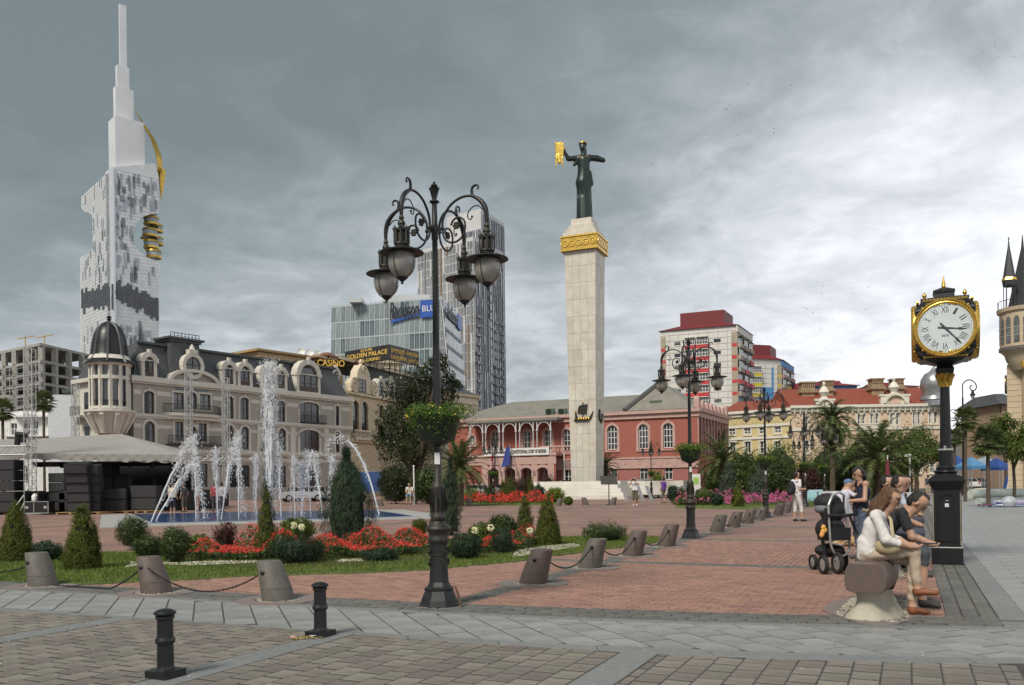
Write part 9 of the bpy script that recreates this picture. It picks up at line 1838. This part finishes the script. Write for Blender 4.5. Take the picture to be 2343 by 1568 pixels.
ph_=person('bearded man in white t-shirt and olive shorts raising a camera',G(1453,1158),R(-115),dict(wR=(.06,.28,1.54),hR=(.02,.32,1.60),eR=(.28,.16,1.28),eL=(-.28,.16,1.28),wL=(-.06,.28,1.54),hL=(-.02,.32,1.60),aL=(-.06,-.18,.12),kL=(-.08,-.02,.49),tL=(-.08,-.04,.035)),(.66,.64,.64),(.11,.10,.06),(.6,.6,.6),'beard',.3,.3,.02,1.02,1.05);tag(MB().box(-.07,.07,.30,.38,1.57,1.66).tube([(0,.38,1.61),(0,.46,1.61)],.035,10).build('photo_camera',M_BLACKIRON,None,ph_.location,ph_.rotation_euler.z),'black camera held up by the bearded man','camera')
WALK=dict(kR=(.10,.16,.52),aR=(.10,.22,.11),tR=(.11,.38,.07),kL=(-.10,-.02,.49),aL=(-.10,-.24,.14),tL=(-.11,-.12,.05))
ppl=[('man in purple t-shirt walking towards the courthouse',(1518,1152),2.2,WALK,(.14,.05,.30),(.10,.09,.07),.3,.3),('heavy man in beige shirt and dark shorts watching the stage through the water',(395,1177),1.4,{},(.50,.45,.36),(.02,.02,.025),.3,.25),('man in black shirt beside the man in beige behind the jets',(422,1172),2.6,{},(.05,.05,.055),(.10,.09,.08),.3,.4),('man in dark red shirt behind the fountain',(492,1172),1.8,{},(.30,.05,.07),(.06,.06,.08),.3,1),('man in grey shirt behind the middle jets',(508,1172),1.2,{},(.35,.35,.38),(.05,.05,.06),.3,1),('man in pale blue shirt partly hidden by a vertical jet',(452,1170),0.6,{},(.35,.42,.50),(.30,.18,.12),.3,.3),('man in dark blue t-shirt and beige shorts seen from behind by the pram',(2123,1136),1.5,{},(.04,.05,.08),(.48,.38,.26),.3,.3),('elderly white-haired man in grey shirt beside another',(2196,1134),0.6,{},(.38,.37,.36),(.04,.04,.045),.4,1),('elderly man in dark grey shirt and black trousers next to the clock',(2207,1134),0.9,{},(.12,.12,.125),(.03,.03,.035),.4,1),('small far woman in pink top in the street',(2256,1118),4.0,{},(.62,.26,.26),(.50,.30,.22),.1,.1),('small far man in black t-shirt in the street',(2228,1118),4.4,{},(.03,.03,.03),(.40,.32,.22),.3,.3),('far child in yellow shoes in the street',(2240,1119),4.2,{},(.55,.6,.65),(.3,.4,.5),.3,.3),('far woman in pale top by the market tables',(2098,1128),4.0,{},(.52,.46,.44),(.12,.10,.10),.3,1),('far man in pale blue shirt beside the maroon parasol',(2050,1130),3.6,{},(.40,.50,.62),(.06,.06,.08),.3,1),('far person in white shirt under the date palm',(1932,1125),4.6,{},(.62,.58,.56),(.04,.04,.05),.3,1)]
for i,(lb,q,fa,J,a,b,sl_,lg)in enumerate(ppl):person(lb,G(*q),fa,J,a,b,hair='bald' if 'white-haired' in lb else 'short',sleeve=sl_,leg=lg,vox=.024,fat=1.25 if 'heavy' in lb else 1.05,h=.62 if 'child' in lb else.93 if 'woman' in lb else 1.0)
person('man in cream t-shirt and blue shorts sitting on a far bollard',G(938,1155),-R(95),dict(base='sit'),(.62,.58,.50),(.22,.30,.42),sleeve=.3,leg=.1,vox=.02,h=1.12);person('person in turquoise coat and headscarf sitting by the aqua table',G(1882,1133),R(100),dict(base='sit'),(.02,.34,.38),(.02,.30,.34),sleeve=1,leg=1,vox=.022,h=1.1,hm=mat('headscarf',(.02,.30,.42),.8),hair='long')
dr_=T(975,1165,5.5);person('drummer in black hat in the shade of the stage',Vector((dr_.x,dr_.y,sz)),-R(90),{},(.02,.02,.022),(.02,.02,.022),vox=.024)
#  bronze figure on the column
M_PAT=mat('patinated_bronze',(.028,.040,.038),.42,c2=(.045,.062,.056),metal=.55,scale=2.5);zt2=mz(506);sc_=(mz(322)-zt2)/1.70
def sp(v):return Vector(v)
pr=[];A=lambda a,b,ra,rb,m=0:pr.append((a,b,ra,rb,m))
A((0,0,.02),(0,0,.45),.155,.135);A((.03,-.02,.45),(-.02,0,.80),.13,.155);A((-.02,0,.80),(0,0,1.02),.15,.125);A((0,0,1.02),(0,.0,1.26),.12,.135);A((-.1,0,1.32),(.1,0,1.32),.075,.075);A((0,0,1.36),(-.01,.01,1.48),.055,.05);A((-.02,.03,1.53),(-.01,-.01,1.60),.06,.085);A((0,-.07,1.62),(.03,-.1,1.48),.06,.05)
A((-.12,0,1.33),(-.32,.05,1.30),.06,.05);A((-.32,.05,1.30),(-.42,.08,1.46),.045,.035);A((-.42,.08,1.46),(-.45,.08,1.52),.035,.03);A((-.13,.0,1.28),(-.2,.02,1.18),.06,.03);A((.13,0,1.33),(.28,-.04,1.33),.065,.06);A((.28,-.04,1.33),(.42,-.05,1.29),.065,.05);A((.10,.05,.98),(.15,.02,.78),.07,.05);A((.15,.02,.78),(.10,.06,.66),.05,.03)
for k in range(9):a=2*math.pi*k/9;A((.15*math.cos(a),.13*math.sin(a),.03),(.135*math.cos(a+.25),.11*math.sin(a+.25),.85),.028,.018);A((.12*math.cos(a),.09*math.sin(a),.9),(.10*math.cos(a+.1),.09*math.sin(a+.1),1.25),.022,.02)
v,f=nets(pr,.017,.02);stt=empty('robed_statue',(mc.x,mc.y,zt2),math.pi-R(2),'dark bronze robed woman holding up a golden fleece on top of the column','statue',scale=sc_);v[:,0]*=-1;v[:,1]*=1;f=f[:,::-1]
link('body',np_mesh('statue',v,f,smooth=True),M_PAT,stt);MB().lathe([(.088,1.625),(.092,1.635),(.085,1.655),(.08,1.655)],14,(.01,.0,0)).build('diadem',M_GOLD,stt,smooth=True);MB().tube([(-.09,.085,1.33),(0,.105,1.30),(.09,.085,1.33)],.02,6).build('collar',M_GOLD,stt)
fp_=[((.44+.045*i,.10,1.60+.02*(i%2)),(.45+.040*i,.10,1.34),.030,.026,0)for i in range(4)]+[((.515,.10,1.34),(.515,.13,1.20),.055,.032,0),((.455,.10,1.34),(.45,.12,1.13),.026,.014,0),((.575,.10,1.34),(.585,.12,1.13),.026,.014,0),((.47,.11,1.28),(.435,.13,1.31),.02,.01,0),((.56,.11,1.28),(.595,.13,1.31),.02,.01,0),((.44,.09,1.50),(.40,.08,1.50),.03,.03,0)]
v,f=nets(fp_,.009,.014);link('golden_fleece',np_mesh('fleece',v,f,smooth=True),mat('fleece_gold',(.90,.56,.11),.35,metal=.6,var=.25,scale=14,bump=.8,bscale=30),stt)
